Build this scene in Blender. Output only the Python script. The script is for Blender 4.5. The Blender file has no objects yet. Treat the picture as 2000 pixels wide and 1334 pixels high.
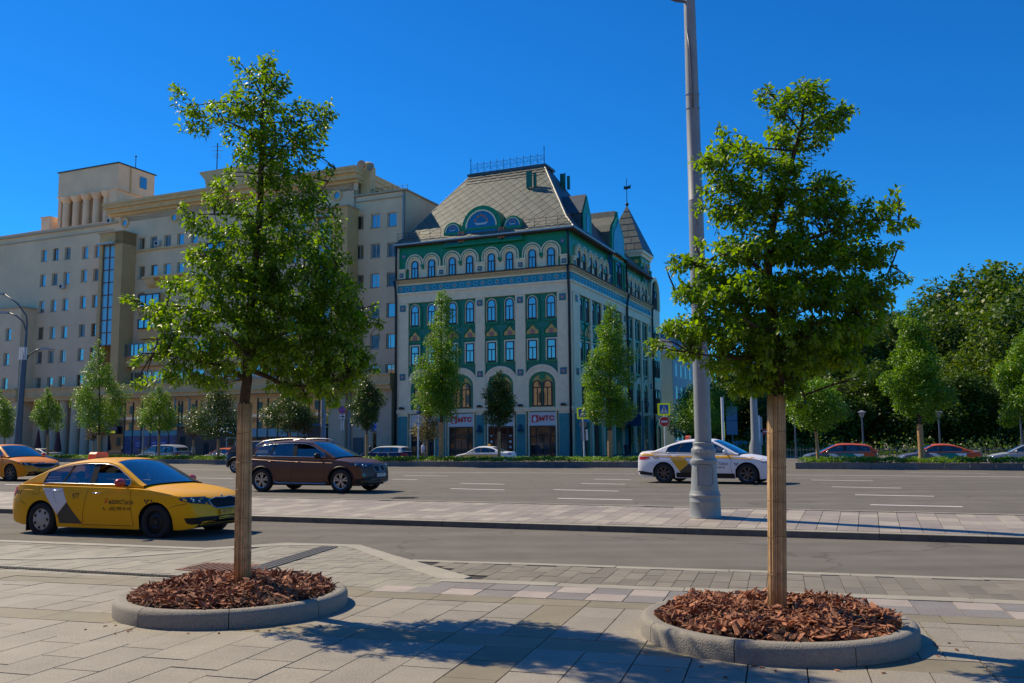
import bpy, bmesh, math, random
import numpy as np
from mathutils import Vector, Matrix
from mathutils.bvhtree import BVHTree
from mathutils import geometry as mgeo
R = math.radians
rnd = random.Random(7)
scene = bpy.context.scene
COL = scene.collection
# ------------------------------------------------------------------ camera
FPX = 1750.0
EYE = 1.6
PITCH = math.atan(194 / FPX)
ROLL = R(0.46)
_f = np.array([0, math.cos(PITCH), math.sin(PITCH)])
_u0 = np.array([0, -math.sin(PITCH), math.cos(PITCH)])
_r0 = np.array([1.0, 0, 0])
_r = math.cos(ROLL) * _r0 - math.sin(ROLL) * _u0
_u = math.cos(ROLL) * _u0 + math.sin(ROLL) * _r0
cam_data = bpy.data.cameras.new('camera')
cam = bpy.data.objects.new('camera', cam_data)
COL.objects.link(cam)
cam_data.sensor_width = 36
cam_data.lens = FPX / 2000 * 36
cam_data.clip_start = 0.1
cam_data.clip_end = 5000
cam.matrix_world = Matrix(((_r[0], _u[0], -_f[0], 0), (_r[1], _u[1], -_f[1], 0), (_r[2], _u[2], -_f[2], EYE), (0, 0, 0, 1)))
scene.camera = cam
# ------------------------------------------------------------------ light
SUN_EL, SUN_AZ = R(46), R(-54)          # azimuth measured from +Y towards +X
world = bpy.data.worlds.new('World')
scene.world = world
world.use_nodes = True
wn = world.node_tree.nodes
wl = world.node_tree.links
bg = wn['Background']
sky = wn.new('ShaderNodeTexSky')
sky.sky_type = 'NISHITA'
sky.sun_disc = False
sky.sun_elevation = SUN_EL
sky.sun_rotation = SUN_AZ
sky.altitude = 1200
sky.air_density = 1.0
sky.dust_density = 0.1
sky.ozone_density = 4.0
hs = wn.new('ShaderNodeHueSaturation')
hs.inputs['Saturation'].default_value = 1.25
tint = wn.new('ShaderNodeMix'); tint.data_type = 'RGBA'; tint.blend_type = 'MULTIPLY'
tint.inputs[0].default_value = 1.0
tint.inputs[7].default_value = (0.19, 0.755, 1.05, 1)      # the deep blue of a polarised clear sky
wl.new(sky.outputs[0], hs.inputs['Color'])
wl.new(hs.outputs[0], tint.inputs[6])
wl.new(tint.outputs[2], bg.inputs['Color'])
bg.inputs['Strength'].default_value = 0.13
sd = bpy.data.lights.new('sun', 'SUN')
sun = bpy.data.objects.new('sun', sd)
COL.objects.link(sun)
sd.energy = 4.8
sd.angle = R(0.5)
sd.color = (1.0, 0.85, 0.61)
sdir = Vector((math.sin(SUN_AZ) * math.cos(SUN_EL), math.cos(SUN_AZ) * math.cos(SUN_EL), math.sin(SUN_EL)))
sun.rotation_euler = (-sdir).to_track_quat('-Z', 'Y').to_euler()
scene.view_settings.view_transform = 'Standard'
scene.view_settings.look = 'None'
scene.view_settings.exposure = 0.15
scene.view_settings.gamma = 1.0
scene.view_settings.use_curve_mapping = False
scene.cycles.max_bounces = 8
scene.cycles.transparent_max_bounces = 24
scene.cycles.use_denoising = True
# ------------------------------------------------------------------ measuring helpers (reference pixel -> place)
def ray(px, py):
 return _r * (px - 1000) + _u * (667 - py) + _f * FPX
def G(px, py, z=0.0):
 d = ray(px, py); t = (z - EYE) / d[2]
 return Vector((d[0] * t, d[1] * t, z))
def atY(px, py, Y):
 d = ray(px, py); t = Y / d[1]
 return Vector((d[0] * t, Y, EYE + d[2] * t))
def PX(p):
 v = np.array([p[0], p[1], p[2] - EYE]); w = v @ _f
 return 1000 + FPX * (v @ _r) / w, 667 - FPX * (v @ _u) / w
# ------------------------------------------------------------------ mesh helpers
class MB:
 """collects geometry for ONE mesh object; T maps local construction points to final ones"""
 def __init__(s, T=None):
  s.v = []; s.f = []; s.m = []; s.T = T
 def add(s, vs, fs, mi=0):
  n = len(s.v)
  T = s.T
  s.v += [tuple(T(p)) if T else tuple(p) for p in vs]
  s.f += [tuple(i + n for i in f) for f in fs]
  s.m += [mi] * len(fs)
  return s
 def box(s, x0, x1, y0, y1, z0, z1, mi=0):
  if x0 > x1: x0, x1 = x1, x0
  if y0 > y1: y0, y1 = y1, y0
  if z0 > z1: z0, z1 = z1, z0
  return s.add([(x0, y0, z0), (x1, y0, z0), (x1, y1, z0), (x0, y1, z0), (x0, y0, z1), (x1, y0, z1), (x1, y1, z1), (x0, y1, z1)],
                     [(0, 3, 2, 1), (4, 5, 6, 7), (0, 1, 5, 4), (1, 2, 6, 5), (2, 3, 7, 6), (3, 0, 4, 7)], mi)
 def prism(s, poly, a, b, ax='z', mi=0, caps=True):
  """poly: 2D outline; extruded from a to b along axis ax"""
  def P3(p, t):
   if ax == 'z': return (p[0], p[1], t)
   if ax == 'y': return (p[0], t, p[1])
   return (t, p[0], p[1])
  n = len(poly)
  vs = [P3(p, a) for p in poly] + [P3(p, b) for p in poly]
  fs = [(i, (i + 1) % n, n + (i + 1) % n, n + i) for i in range(n)]
  if caps: fs += [tuple(range(n))[::-1], tuple(range(n, 2 * n))]
  return s.add(vs, fs, mi)
 def ring(s, outer, inner, a, b, ax='y', mi=0, closed=False):
  """band between two outlines with equal counts, extruded a..b"""
  def P3(p, t):
   if ax == 'z': return (p[0], p[1], t)
   if ax == 'y': return (p[0], t, p[1])
   return (t, p[0], p[1])
  n = len(outer)
  vs = [P3(p, a) for p in outer] + [P3(p, a) for p in inner] + [P3(p, b) for p in outer] + [P3(p, b) for p in inner]
  fs = []
  m = n if closed else n - 1
  for i in range(m):
   j = (i + 1) % n
   fs += [(i, j, n + j, n + i), (2 * n + i, 3 * n + i, 3 * n + j, 2 * n + j), (i, 2 * n + i, 2 * n + j, j), (n + i, n + j, 3 * n + j, 3 * n + i)]
  if not closed:
   fs += [(0, n, 3 * n, 2 * n), (n - 1, 3 * n - 1, 4 * n - 1, 2 * n - 1)]
  return s.add(vs, fs, mi)
 def tube(s, pts, r, n=8, mi=0, cap=True):
  pts = [Vector(p) for p in pts]
  rr = r if isinstance(r, (list, tuple)) else [r] * len(pts)
  vs = []; fs = []
  up = Vector((0, 0, 1))
  prev = None
  for i, p in enumerate(pts):
   d = (pts[min(i + 1, len(pts) - 1)] - pts[max(i - 1, 0)]).normalized()
   a = d.cross(prev if prev is not None else (up if abs(d.z) < .95 else Vector((1, 0, 0))))
   if a.length < 1e-6: a = d.cross(Vector((0, 1, 0)))
   a.normalize(); b = d.cross(a).normalized()
   prev = -b if prev is None else (a.cross(d))
   prev = b * -1 if False else prev
   # stable frame
   for k in range(n):
    t = 2 * math.pi * k / n
    vs.append(p + (a * math.cos(t) + b * math.sin(t)) * rr[i])
   prev = None
  for i in range(len(pts) - 1):
   for k in range(n):
    k2 = (k + 1) % n
    fs.append((i * n + k, i * n + k2, (i + 1) * n + k2, (i + 1) * n + k))
  if cap: fs += [tuple(range(n))[::-1], tuple((len(pts) - 1) * n + k for k in range(n))]
  return s.add(vs, fs, mi)
 def lathe(s, prof, n=16, c=(0, 0, 0), mi=0, ax='z', caps=True):
  vs = []; fs = []
  for r, h in prof:
   for k in range(n):
    t = 2 * math.pi * k / n
    x, y = r * math.cos(t), r * math.sin(t)
    if ax == 'z': vs.append((c[0] + x, c[1] + y, c[2] + h))
    elif ax == 'y': vs.append((c[0] + x, c[1] + h, c[2] + y))
    else: vs.append((c[0] + h, c[1] + x, c[2] + y))
  for i in range(len(prof) - 1):
   for k in range(n):
    k2 = (k + 1) % n
    fs.append((i * n + k, i * n + k2, (i + 1) * n + k2, (i + 1) * n + k))
  if caps and prof[0][0] > 1e-4: fs.append(tuple(range(n))[::-1])
  if caps and prof[-1][0] > 1e-4: fs.append(tuple((len(prof) - 1) * n + k for k in range(n)))
  return s.add(vs, fs, mi)
 def ball(s, c, r, n=8, mi=0):
  rx, ry, rz = r if isinstance(r, (tuple, list)) else (r, r, r)
  vs = [(c[0], c[1], c[2] - rz)]; fs = []
  m = n // 2 + 1
  for i in range(1, m):
   a = -math.pi / 2 + math.pi * i / m
   for k in range(n):
    t = 2 * math.pi * k / n
    vs.append((c[0] + rx * math.cos(a) * math.cos(t), c[1] + ry * math.cos(a) * math.sin(t), c[2] + rz * math.sin(a)))
  vs.append((c[0], c[1], c[2] + rz))
  for k in range(n): fs.append((0, 1 + (k + 1) % n, 1 + k))
  for i in range(m - 2):
   for k in range(n):
    a = 1 + i * n; k2 = (k + 1) % n
    fs.append((a + k, a + k2, a + n + k2, a + n + k))
  L = len(vs) - 1
  for k in range(n): fs.append((L, L - n + k, L - n + (k + 1) % n))
  return s.add(vs, fs, mi)
 def mesh(s, name, mats, smooth=False, recalc=True):
  me = bpy.data.meshes.new(name)
  me.from_pydata(s.v, [], s.f)
  if not isinstance(mats, (list, tuple)): mats = [mats]
  for m in mats: me.materials.append(m)
  if len(mats) > 1: me.polygons.foreach_set('material_index', s.m)
  if recalc:
   bm = bmesh.new(); bm.from_mesh(me)
   bmesh.ops.remove_doubles(bm, verts=bm.verts, dist=1e-5)
   bmesh.ops.recalc_face_normals(bm, faces=bm.faces)
   bm.to_mesh(me); bm.free()
  if smooth is True:
   me.polygons.foreach_set('use_smooth', [True] * len(me.polygons))
  elif smooth:
   me.polygons.foreach_set('use_smooth', [True] * len(me.polygons))
   me.set_sharp_from_angle(angle=R(smooth))
  return me
 def build(s, name, mats, parent=None, smooth=False, recalc=True, **props):
  return link(name, s.mesh(name, mats, smooth, recalc), parent, **props)
def link(name, me, parent=None, loc=None, rot=None, scale=None, **props):
 o = bpy.data.objects.new(name, me)
 COL.objects.link(o)
 if parent is not None: o.parent = parent
 if loc is not None: o.location = loc
 if rot is not None: o.rotation_euler = rot
 if scale is not None: o.scale = scale
 for k, v in props.items():
  if v is not None: o[k] = v
 return o
def thing(name, label, category, loc=(0, 0, 0), rz=0.0, group=None):
 o = bpy.data.objects.new(name, None)
 COL.objects.link(o)
 o.empty_display_size = 0.3
 o.location = loc; o.rotation_euler = (0, 0, rz)
 o['label'] = label; o['category'] = category
 if group: o['group'] = group
 return o
def structure(name):
 o = bpy.data.objects.new(name, None); COL.objects.link(o); o['kind'] = 'structure'; return o
def kids(o): return CH.get(o.name, [])
CH = {}
def copy_tree(o, loc, rz, label, group=None):
 """copy of a thing with copies of its parts and sub-parts"""
 r = o.copy(); COL.objects.link(r); r.location = loc; r.rotation_euler = (0, 0, rz); r['label'] = label
 if group: r['group'] = group
 for ch in list(o.children):
  c = ch.copy(); COL.objects.link(c); c.parent = r
  for g in list(ch.children):
   d = g.copy(); COL.objects.link(d); d.parent = c
 return r
# ------------------------------------------------------------------ materials
MATS = {}
def mat(name, col, rough=0.6, metal=0.0, var=0.0, vscale=3.0, bump=0.0, bscale=40.0, spec=0.5, emit=0.0, objvar=0.0, col2=None, coat=0.0, island=0.0, world_pos=False, detail=4.0):
 if name in MATS: return MATS[name]
 m = bpy.data.materials.new(name); MATS[name] = m
 m.use_nodes = True
 nt = m.node_tree; N = nt.nodes; L = nt.links
 b = N['Principled BSDF']
 b.inputs['Roughness'].default_value = rough
 b.inputs['Metallic'].default_value = metal
 b.inputs['Specular IOR Level'].default_value = spec
 if coat:
  b.inputs['Coat Weight'].default_value = coat
  b.inputs['Coat Roughness'].default_value = 0.04
 c = (*col, 1)
 b.inputs['Base Color'].default_value = c
 tc = None
 def coords():
  nonlocal tc
  if tc is None:
   if world_pos:
    g = N.new('ShaderNodeNewGeometry'); tc = g.outputs['Position']
   else:
    t = N.new('ShaderNodeTexCoord'); tc = t.outputs['Object']
  return tc
 src = None
 if var or col2:
  n = N.new('ShaderNodeTexNoise'); n.inputs['Scale'].default_value = vscale; n.inputs['Detail'].default_value = detail
  n.inputs['Roughness'].default_value = 0.6
  L.new(coords(), n.inputs['Vector'])
  r = N.new('ShaderNodeMapRange'); r.inputs[1].default_value = 0.3; r.inputs[2].default_value = 0.7
  L.new(n.outputs[0], r.inputs[0])
  mx = N.new('ShaderNodeMix'); mx.data_type = 'RGBA'
  c2 = col2 if col2 else tuple(x * (1 + var) for x in col)
  c1 = col if col2 else tuple(x * (1 - var) for x in col)
  mx.inputs[6].default_value = (*c1, 1); mx.inputs[7].default_value = (*c2, 1)
  L.new(r.outputs[0], mx.inputs[0])
  src = mx.outputs[2]
 for kind, amt in (('o', objvar), ('i', island)):
  if not amt: continue
  if kind == 'o':
   oi = N.new('ShaderNodeObjectInfo'); rv = oi.outputs['Random']
  else:
   g = N.new('ShaderNodeNewGeometry'); rv = g.outputs['Random Per Island']
  mr = N.new('ShaderNodeMapRange'); mr.inputs[3].default_value = 1 - amt; mr.inputs[4].default_value = 1 + amt
  L.new(rv, mr.inputs[0])
  hv = N.new('ShaderNodeHueSaturation')
  if src is None: hv.inputs['Color'].default_value = c
  else: L.new(src, hv.inputs['Color'])
  L.new(mr.outputs[0], hv.inputs['Value'])
  src = hv.outputs[0]
 if src is not None: L.new(src, b.inputs['Base Color'])
 if bump:
  n = N.new('ShaderNodeTexNoise'); n.inputs['Scale'].default_value = bscale; n.inputs['Detail'].default_value = 5
  L.new(coords(), n.inputs['Vector'])
  bp = N.new('ShaderNodeBump'); bp.inputs['Strength'].default_value = bump; bp.inputs['Distance'].default_value = 0.02
  L.new(n.outputs[0], bp.inputs['Height'])
  L.new(bp.outputs[0], b.inputs['Normal'])
 if emit:
  b.inputs['Emission Color'].default_value = c
  b.inputs['Emission Strength'].default_value = emit
 return m
def leafmat(name, col, col2, trans=0.35, gloss=0.35, value=1.0):
 if name in MATS: return MATS[name]
 m = bpy.data.materials.new(name); MATS[name] = m
 m.use_nodes = True
 nt = m.node_tree; N = nt.nodes; L = nt.links
 b = N['Principled BSDF']; out = N['Material Output']
 g = N.new('ShaderNodeNewGeometry')
 mx = N.new('ShaderNodeMix'); mx.data_type = 'RGBA'
 mx.inputs[6].default_value = (*col, 1); mx.inputs[7].default_value = (*col2, 1)
 L.new(g.outputs['Random Per Island'], mx.inputs[0])
 L.new(mx.outputs[2], b.inputs['Base Color'])
 b.inputs['Roughness'].default_value = gloss
 b.inputs['Specular IOR Level'].default_value = 0.5
 tr = N.new('ShaderNodeBsdfTranslucent')
 h = N.new('ShaderNodeHueSaturation'); h.inputs['Hue'].default_value = 0.487; h.inputs['Saturation'].default_value = 1.1; h.inputs['Value'].default_value = 1.9
 L.new(mx.outputs[2], h.inputs['Color']); L.new(h.outputs[0], tr.inputs['Color'])
 ms = N.new('ShaderNodeMixShader'); ms.inputs[0].default_value = trans
 L.new(b.outputs[0], ms.inputs[1]); L.new(tr.outputs[0], ms.inputs[2]); L.new(ms.outputs[0], out.inputs['Surface'])
 return m
def glassmat(name, tint=(0.05, 0.08, 0.09), trans=0.5, rough=0.02, bias=.06):
 """tinted pane: mirror-like surface over a partly see-through body"""
 if name in MATS: return MATS[name]
 m = bpy.data.materials.new(name); MATS[name] = m
 m.use_nodes = True
 nt = m.node_tree; N = nt.nodes; L = nt.links
 for n in list(N):
  if n.type == 'BSDF_PRINCIPLED': N.remove(n)
 out = N['Material Output']
 gl = N.new('ShaderNodeBsdfGlossy'); gl.inputs['Roughness'].default_value = rough; gl.inputs['Color'].default_value = (0.95, 0.97, 1, 1)
 tp = N.new('ShaderNodeBsdfTransparent'); tp.inputs['Color'].default_value = (trans, trans * 1.08, trans * 1.05, 1)
 df = N.new('ShaderNodeBsdfDiffuse'); df.inputs['Color'].default_value = (*tint, 1)
 a = N.new('ShaderNodeMixShader'); a.inputs[0].default_value = 0.75 if trans > 0 else 0
 L.new(df.outputs[0], a.inputs[1]); L.new(tp.outputs[0], a.inputs[2])
 fr = N.new('ShaderNodeFresnel'); fr.inputs['IOR'].default_value = 1.65
 mm = N.new('ShaderNodeMath'); mm.operation = 'MULTIPLY_ADD'; mm.inputs[1].default_value = 1.0; mm.inputs[2].default_value = bias
 L.new(fr.outputs[0], mm.inputs[0])
 ms = N.new('ShaderNodeMixShader')
 L.new(mm.outputs[0], ms.inputs[0]); L.new(a.outputs[0], ms.inputs[1]); L.new(gl.outputs[0], ms.inputs[2])
 L.new(ms.outputs[0], out.inputs['Surface'])
 return m
def arch(cx, z0, w, h, n=10, rise=None):
 """outline of an arched opening (open at the bottom), from lower left over the top to lower right"""
 r = w / 2; rz = rise if rise is not None else r
 zs = z0 + h - rz
 pts = [(cx - r, z0)]
 for i in range(n + 1):
  t = math.pi - math.pi * i / n
  pts.append((cx + r * math.cos(t), zs + rz * math.sin(t)))
 pts.append((cx + r, z0))
 return pts
FONTS = {}
def text_mesh(s, size, bold=0.0, T=None, mb=None, mi=0, depth=0.0, shear=0.0, spacing=1.0):
 """outlines of a word as 2D triangles: returns verts (x, y) centred at origin and faces"""
 cu = bpy.data.curves.new('lettering', 'FONT')
 cu.body = s; cu.size = size; cu.align_x = 'CENTER'; cu.align_y = 'CENTER'; cu.offset = bold; cu.shear = shear
 cu.space_character = spacing; cu.resolution_u = 3
 o = bpy.data.objects.new('lettering', cu); COL.objects.link(o)
 dg = bpy.context.evaluated_depsgraph_get()
 me = bpy.data.meshes.new_from_object(o.evaluated_get(dg))
 vs = [(v.co.x, v.co.y) for v in me.vertices]; fs = [tuple(p.vertices) for p in me.polygons]
 bpy.data.objects.remove(o); bpy.data.curves.remove(cu); bpy.data.meshes.remove(me)
 return vs, fs
# ------------------------------------------------------------------ materials shared by the setting
asphalt_m = mat('asphalt', (0.146, 0.131, 0.104), 0.9, var=0.12, vscale=1.2, bump=0.5, bscale=160, world_pos=True)
def asphalt_tracks(m, ang, period, amt):
 """faint polished wheel tracks along the road"""
 nt = m.node_tree; N = nt.nodes; L = nt.links; b = N['Principled BSDF']
 src = b.inputs['Base Color'].links[0].from_socket
 g = N.new('ShaderNodeNewGeometry')
 mp = N.new('ShaderNodeMapping'); mp.inputs['Rotation'].default_value = (0, 0, ang); mp.inputs['Scale'].default_value = (0.03, 1 / period, 1)
 L.new(g.outputs['Position'], mp.inputs[0])
 n = N.new('ShaderNodeTexNoise'); n.inputs['Scale'].default_value = 1.0; n.inputs['Detail'].default_value = 3
 L.new(mp.outputs[0], n.inputs['Vector'])
 r = N.new('ShaderNodeMapRange'); r.inputs[1].default_value = .35; r.inputs[2].default_value = .65; r.inputs[3].default_value = 1 - amt; r.inputs[4].default_value = 1 + amt
 L.new(n.outputs[0], r.inputs[0])
 # coarse speckle of the stones
 sp = N.new('ShaderNodeTexNoise'); sp.inputs['Scale'].default_value = 90; sp.inputs['Detail'].default_value = 2
 L.new(g.outputs['Position'], sp.inputs['Vector'])
 r2 = N.new('ShaderNodeMapRange'); r2.inputs[1].default_value = .3; r2.inputs[2].default_value = .7; r2.inputs[3].default_value = .72; r2.inputs[4].default_value = 1.3
 L.new(sp.outputs[0], r2.inputs[0])
 mu = N.new('ShaderNodeMath'); mu.operation = 'MULTIPLY'; L.new(r.outputs[0], mu.inputs[0]); L.new(r2.outputs[0], mu.inputs[1])
 # cracks and old repairs
 vo = N.new('ShaderNodeTexVoronoi'); vo.feature = 'DISTANCE_TO_EDGE'; vo.inputs['Scale'].default_value = .16
 wv = N.new('ShaderNodeTexNoise'); wv.inputs['Scale'].default_value = .8; wv.inputs['Detail'].default_value = 6
 L.new(g.outputs['Position'], wv.inputs['Vector'])
 ad = N.new('ShaderNodeVectorMath'); ad.operation = 'MULTIPLY_ADD'; ad.inputs[1].default_value = (2.4, 2.4, 0); L.new(wv.outputs['Color'], ad.inputs[0]); L.new(g.outputs['Position'], ad.inputs[2])
 L.new(ad.outputs[0], vo.inputs['Vector'])
 r4 = N.new('ShaderNodeMapRange'); r4.inputs[1].default_value = 0; r4.inputs[2].default_value = .006; r4.inputs[3].default_value = .62; r4.inputs[4].default_value = 1
 L.new(vo.outputs['Distance'], r4.inputs[0])
 mv = N.new('ShaderNodeMath'); mv.operation = 'MULTIPLY'; L.new(mu.outputs[0], mv.inputs[0]); L.new(r4.outputs[0], mv.inputs[1]); mu = mv
 h = N.new('ShaderNodeHueSaturation'); L.new(src, h.inputs['Color']); L.new(mu.outputs[0], h.inputs['Value'])
 L.new(h.outputs[0], b.inputs['Base Color'])
asphalt_tracks(asphalt_m, R(22.0), 0.9, 0.15)
joint_m = mat('joint_dirt', (0.05, 0.045, 0.038), 0.95)
bed_m = mat('paver_bed', (0.035, 0.03, 0.025), 0.95, var=.3, vscale=5)
def stone(name, col, sp=0.18, objv=0.08, speck=130.0, stain=0.16):
 """granite-like slab stone: speckle, stains and a tone of its own for each slab"""
 m = mat(name, col, 0.72, var=sp * 1.5, vscale=speck * .6, objvar=objv, world_pos=True, bump=0.12, bscale=220, detail=2.0)
 nt = m.node_tree; N = nt.nodes; L = nt.links; b = N['Principled BSDF']
 src = b.inputs['Base Color'].links[0].from_socket
 g = N.new('ShaderNodeNewGeometry')
 n = N.new('ShaderNodeTexNoise'); n.inputs['Scale'].default_value = 1.7; n.inputs['Detail'].default_value = 6; n.inputs['Roughness'].default_value = .65
 L.new(g.outputs['Position'], n.inputs['Vector'])
 r = N.new('ShaderNodeMapRange'); r.inputs[1].default_value = .3; r.inputs[2].default_value = .7; r.inputs[3].default_value = 1 - stain; r.inputs[4].default_value = 1 + stain * .7
 L.new(n.outputs[0], r.inputs[0])
 # scattered pale spots (dried drops, gum)
 v = N.new('ShaderNodeTexVoronoi'); v.inputs['Scale'].default_value = 3.2; v.inputs['Randomness'].default_value = 1
 L.new(g.outputs['Position'], v.inputs['Vector'])
 r3 = N.new('ShaderNodeMapRange'); r3.inputs[1].default_value = .045; r3.inputs[2].default_value = .07; r3.inputs[3].default_value = 1.28; r3.inputs[4].default_value = 1.0
 L.new(v.outputs['Distance'], r3.inputs[0])
 mu = N.new('ShaderNodeMath'); mu.operation = 'MULTIPLY'; L.new(r.outputs[0], mu.inputs[0]); L.new(r3.outputs[0], mu.inputs[1])
 h = N.new('ShaderNodeHueSaturation'); L.new(src, h.inputs['Color']); L.new(mu.outputs[0], h.inputs['Value'])
 L.new(h.outputs[0], b.inputs['Base Color'])
 return m
granite_m = stone('granite_slab', (0.292, 0.260, 0.202), 0.22, 0.055)
sand_m = stone('sandstone_slab', (0.235, 0.203, 0.132), 0.06, 0.08)
grey_m = stone('grey_paver', (0.285, 0.262, 0.195), 0.10, 0.10)
dark_m = stone('brown_paver', (0.215, 0.188, 0.138), 0.06, 0.16)
pink_m = stone('pink_granite', (0.40, 0.34, 0.285), 0.15, 0.06)
blue_m = stone('grey_granite', (0.225, 0.205, 0.185), 0.25, 0.08)
strip_m = stone('kerb_granite', (0.35, 0.32, 0.245), 0.10, 0.04)
kerbside_m = mat('kerb_side', (0.13, 0.122, 0.105), 0.85, var=.25, vscale=6, bump=.2, bscale=60, world_pos=True, objvar=.1)
paint_m = mat('road_paint', (0.80, 0.78, 0.72), 0.75, var=.12, vscale=20, world_pos=True)
iron_m = mat('cast_iron', (0.06, 0.055, 0.05), 0.6, 0.5, var=.3, vscale=20)
rust_m = mat('rusty_cover', (0.20, 0.10, 0.065), 0.8, 0.1, var=.3, vscale=14, bump=.3)
# ------------------------------------------------------------------ road grids
TH = R(16.5)                                 # near sidewalk grid
eu = Vector((math.cos(TH), -math.sin(TH), 0)); ev = Vector((math.sin(TH), math.cos(TH), 0))
def UV(u, v, z=0.0): return eu * u + ev * v + Vector((0, 0, z))
def toUV(p): return p.dot(eu), p.dot(ev)
ground = MB(); ground.box(-1500, 1500, -200, 2500, -1.2, -0.32)
ground.build('ground', mat('far_ground', (0.46, 0.38, 0.28), 0.95, var=.1, vscale=.2), kind='structure')
# edges, measured in the photograph
KA = G(0, 1002.5, -.1); KB = G(2000, 1064, -.1)         # foot of the median kerb
kd = (KB - KA).normalized(); kn = Vector((-kd.y, kd.x, 0))
MA = G(495, 970, .15); MBp = G(2000, 1005, .15)
md = (MBp - MA).normalized()
def on(A, d, t, z): p = A + d * t; return Vector((p.x, p.y, z))
# near lane
n0 = [UV(u, v, -.1) for u, v in ((-40, 11.0), (-40, 12.2), (12, 11.0), (12, 8))]
lane = MB()
a = on(KA, kd, -34, -.1); b_ = on(KA, kd, 42, -.1)
lane.add([UV(-46, 8, -.1), UV(24, 8, -.1), b_ + Vector((0, .3, 0)), a + Vector((0, .3, 0))], [(0, 1, 2, 3)])
lane.build('near_lane_road', asphalt_m, kind='structure')
# main road: level sheet from under the median edge to the planters
mr = MB()
mr.add([on(MA, md, -70, .14), on(MA, md, 80, .14), on(MA, md, 150, .14) + Vector((60, 90, 0)), Vector((60, 100, .14)), Vector((-130, 190, .14)), Vector((-160, 120, .14))], [(0, 1, 2, 3, 4, 5)])
main_road = mr.build('main_road', asphalt_m, kind='structure')
# ---- median strip (raised walk between the roads), sloping gently up to the main road
md_root = structure('median_walk')
bm_ = MB()
P0 = on(KA, kd, -30, 0); P1 = on(KA, kd, 40, 0)
Q0 = on(MA, md, -26, .14); Q1 = on(MA, md, 40, .14)
NB_ = 60
for i in range(NB_):
 f0, f1 = i / NB_, (i + 1) / NB_
 a0, a1 = P0.lerp(P1, f0), P0.lerp(P1, f1); b0, b1 = Q0.lerp(Q1, f0), Q0.lerp(Q1, f1)
 for (a, z) in ((a0, -.04), (a1, -.04), (b0, .09), (b1, .09)): a.z = z
 bm_.add([a0, a1, b1, b0], [(0, 1, 2, 3)])
bm_.build('bedding', bed_m, md_root)
def slab_mesh(name, m, gap=.006, th=.06, bev=.004):
 b = MB(); g = gap
 b.add([(0, 0, -th), (1, 0, -th), (1, 1, -th), (0, 1, -th), (0, 0, 0), (1, 0, 0), (1, 1, 0), (0, 1, 0)],
          [(0, 3, 2, 1), (4, 5, 6, 7), (0, 1, 5, 4), (1, 2, 6, 5), (2, 3, 7, 6), (3, 0, 4, 7)])
 return b.mesh(name, m)
UNIT = {}
def slab(name, m, u0, u1, v0, v1, z, parent, rot, org=None, gap=.010, jit=.0022):
 """one slab laid on the grid given by rot (angle) and org"""
 if m.name not in UNIT: UNIT[m.name] = slab_mesh('slab_' + m.name, m)
 e1 = Vector((math.cos(rot), -math.sin(rot), 0)); e2 = Vector((math.sin(rot), math.cos(rot), 0))
 p = e1 * (u0 + gap / 2) + e2 * (v0 + gap / 2)
 if org is not None: p = p + org
 o = link(name, UNIT[m.name], parent, loc=(p.x, p.y, z + rnd.uniform(-jit, jit)), rot=(rnd.uniform(-.0015, .0015), rnd.uniform(-.0015, .0015), -rot), scale=(u1 - u0 - gap, v1 - v0 - gap, 1))
 return o
# kerb stones of the median, each a stone
KW = .16
ks_mesh = MB()
ks_mesh.add([(0, 0, 0), (1, 0, 0), (1, 0, .115), (1, .012, .125), (1, KW, .128), (0, KW, .128), (0, .012, .125), (0, 0, .115), (0, KW, 0), (1, KW, 0)],
   [(0, 1, 2, 7), (7, 2, 3, 6), (6, 3, 4, 5), (5, 4, 9, 8), (0, 7, 6, 5, 8), (1, 9, 4, 3, 2)])
ksm = ks_mesh.mesh('kerb_stone', [kerbside_m, strip_m])
ksm.polygons.foreach_set('material_index', [1 if abs(p.normal.z) > .3 else 0 for p in ksm.polygons])
ang_k = math.atan2(kd.y, kd.x)
t = -12.0
while t < 34:
 L_ = 1.62
 p = on(KA, kd, t, -.105)
 link('kerb_stone', ksm, md_root, loc=p, rot=(0, 0, ang_k), scale=(L_ - .008, 1, 1))
 t += L_
b = MB()
for (t0, t1) in ((-30, -12), (t, 42)):
 A_ = on(KA, kd, t0, -.105); B_ = on(KA, kd, t1, -.105)
 b.add([A_, B_, B_ + Vector((0, 0, .125)), A_ + Vector((0, 0, .125)), A_ + kn * KW + Vector((0, 0, .128)), B_ + kn * KW + Vector((0, 0, .128))], [(0, 1, 2, 3), (3, 2, 5, 4)])
b.build('kerb', kerbside_m, md_root, kind='stuff')
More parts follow.
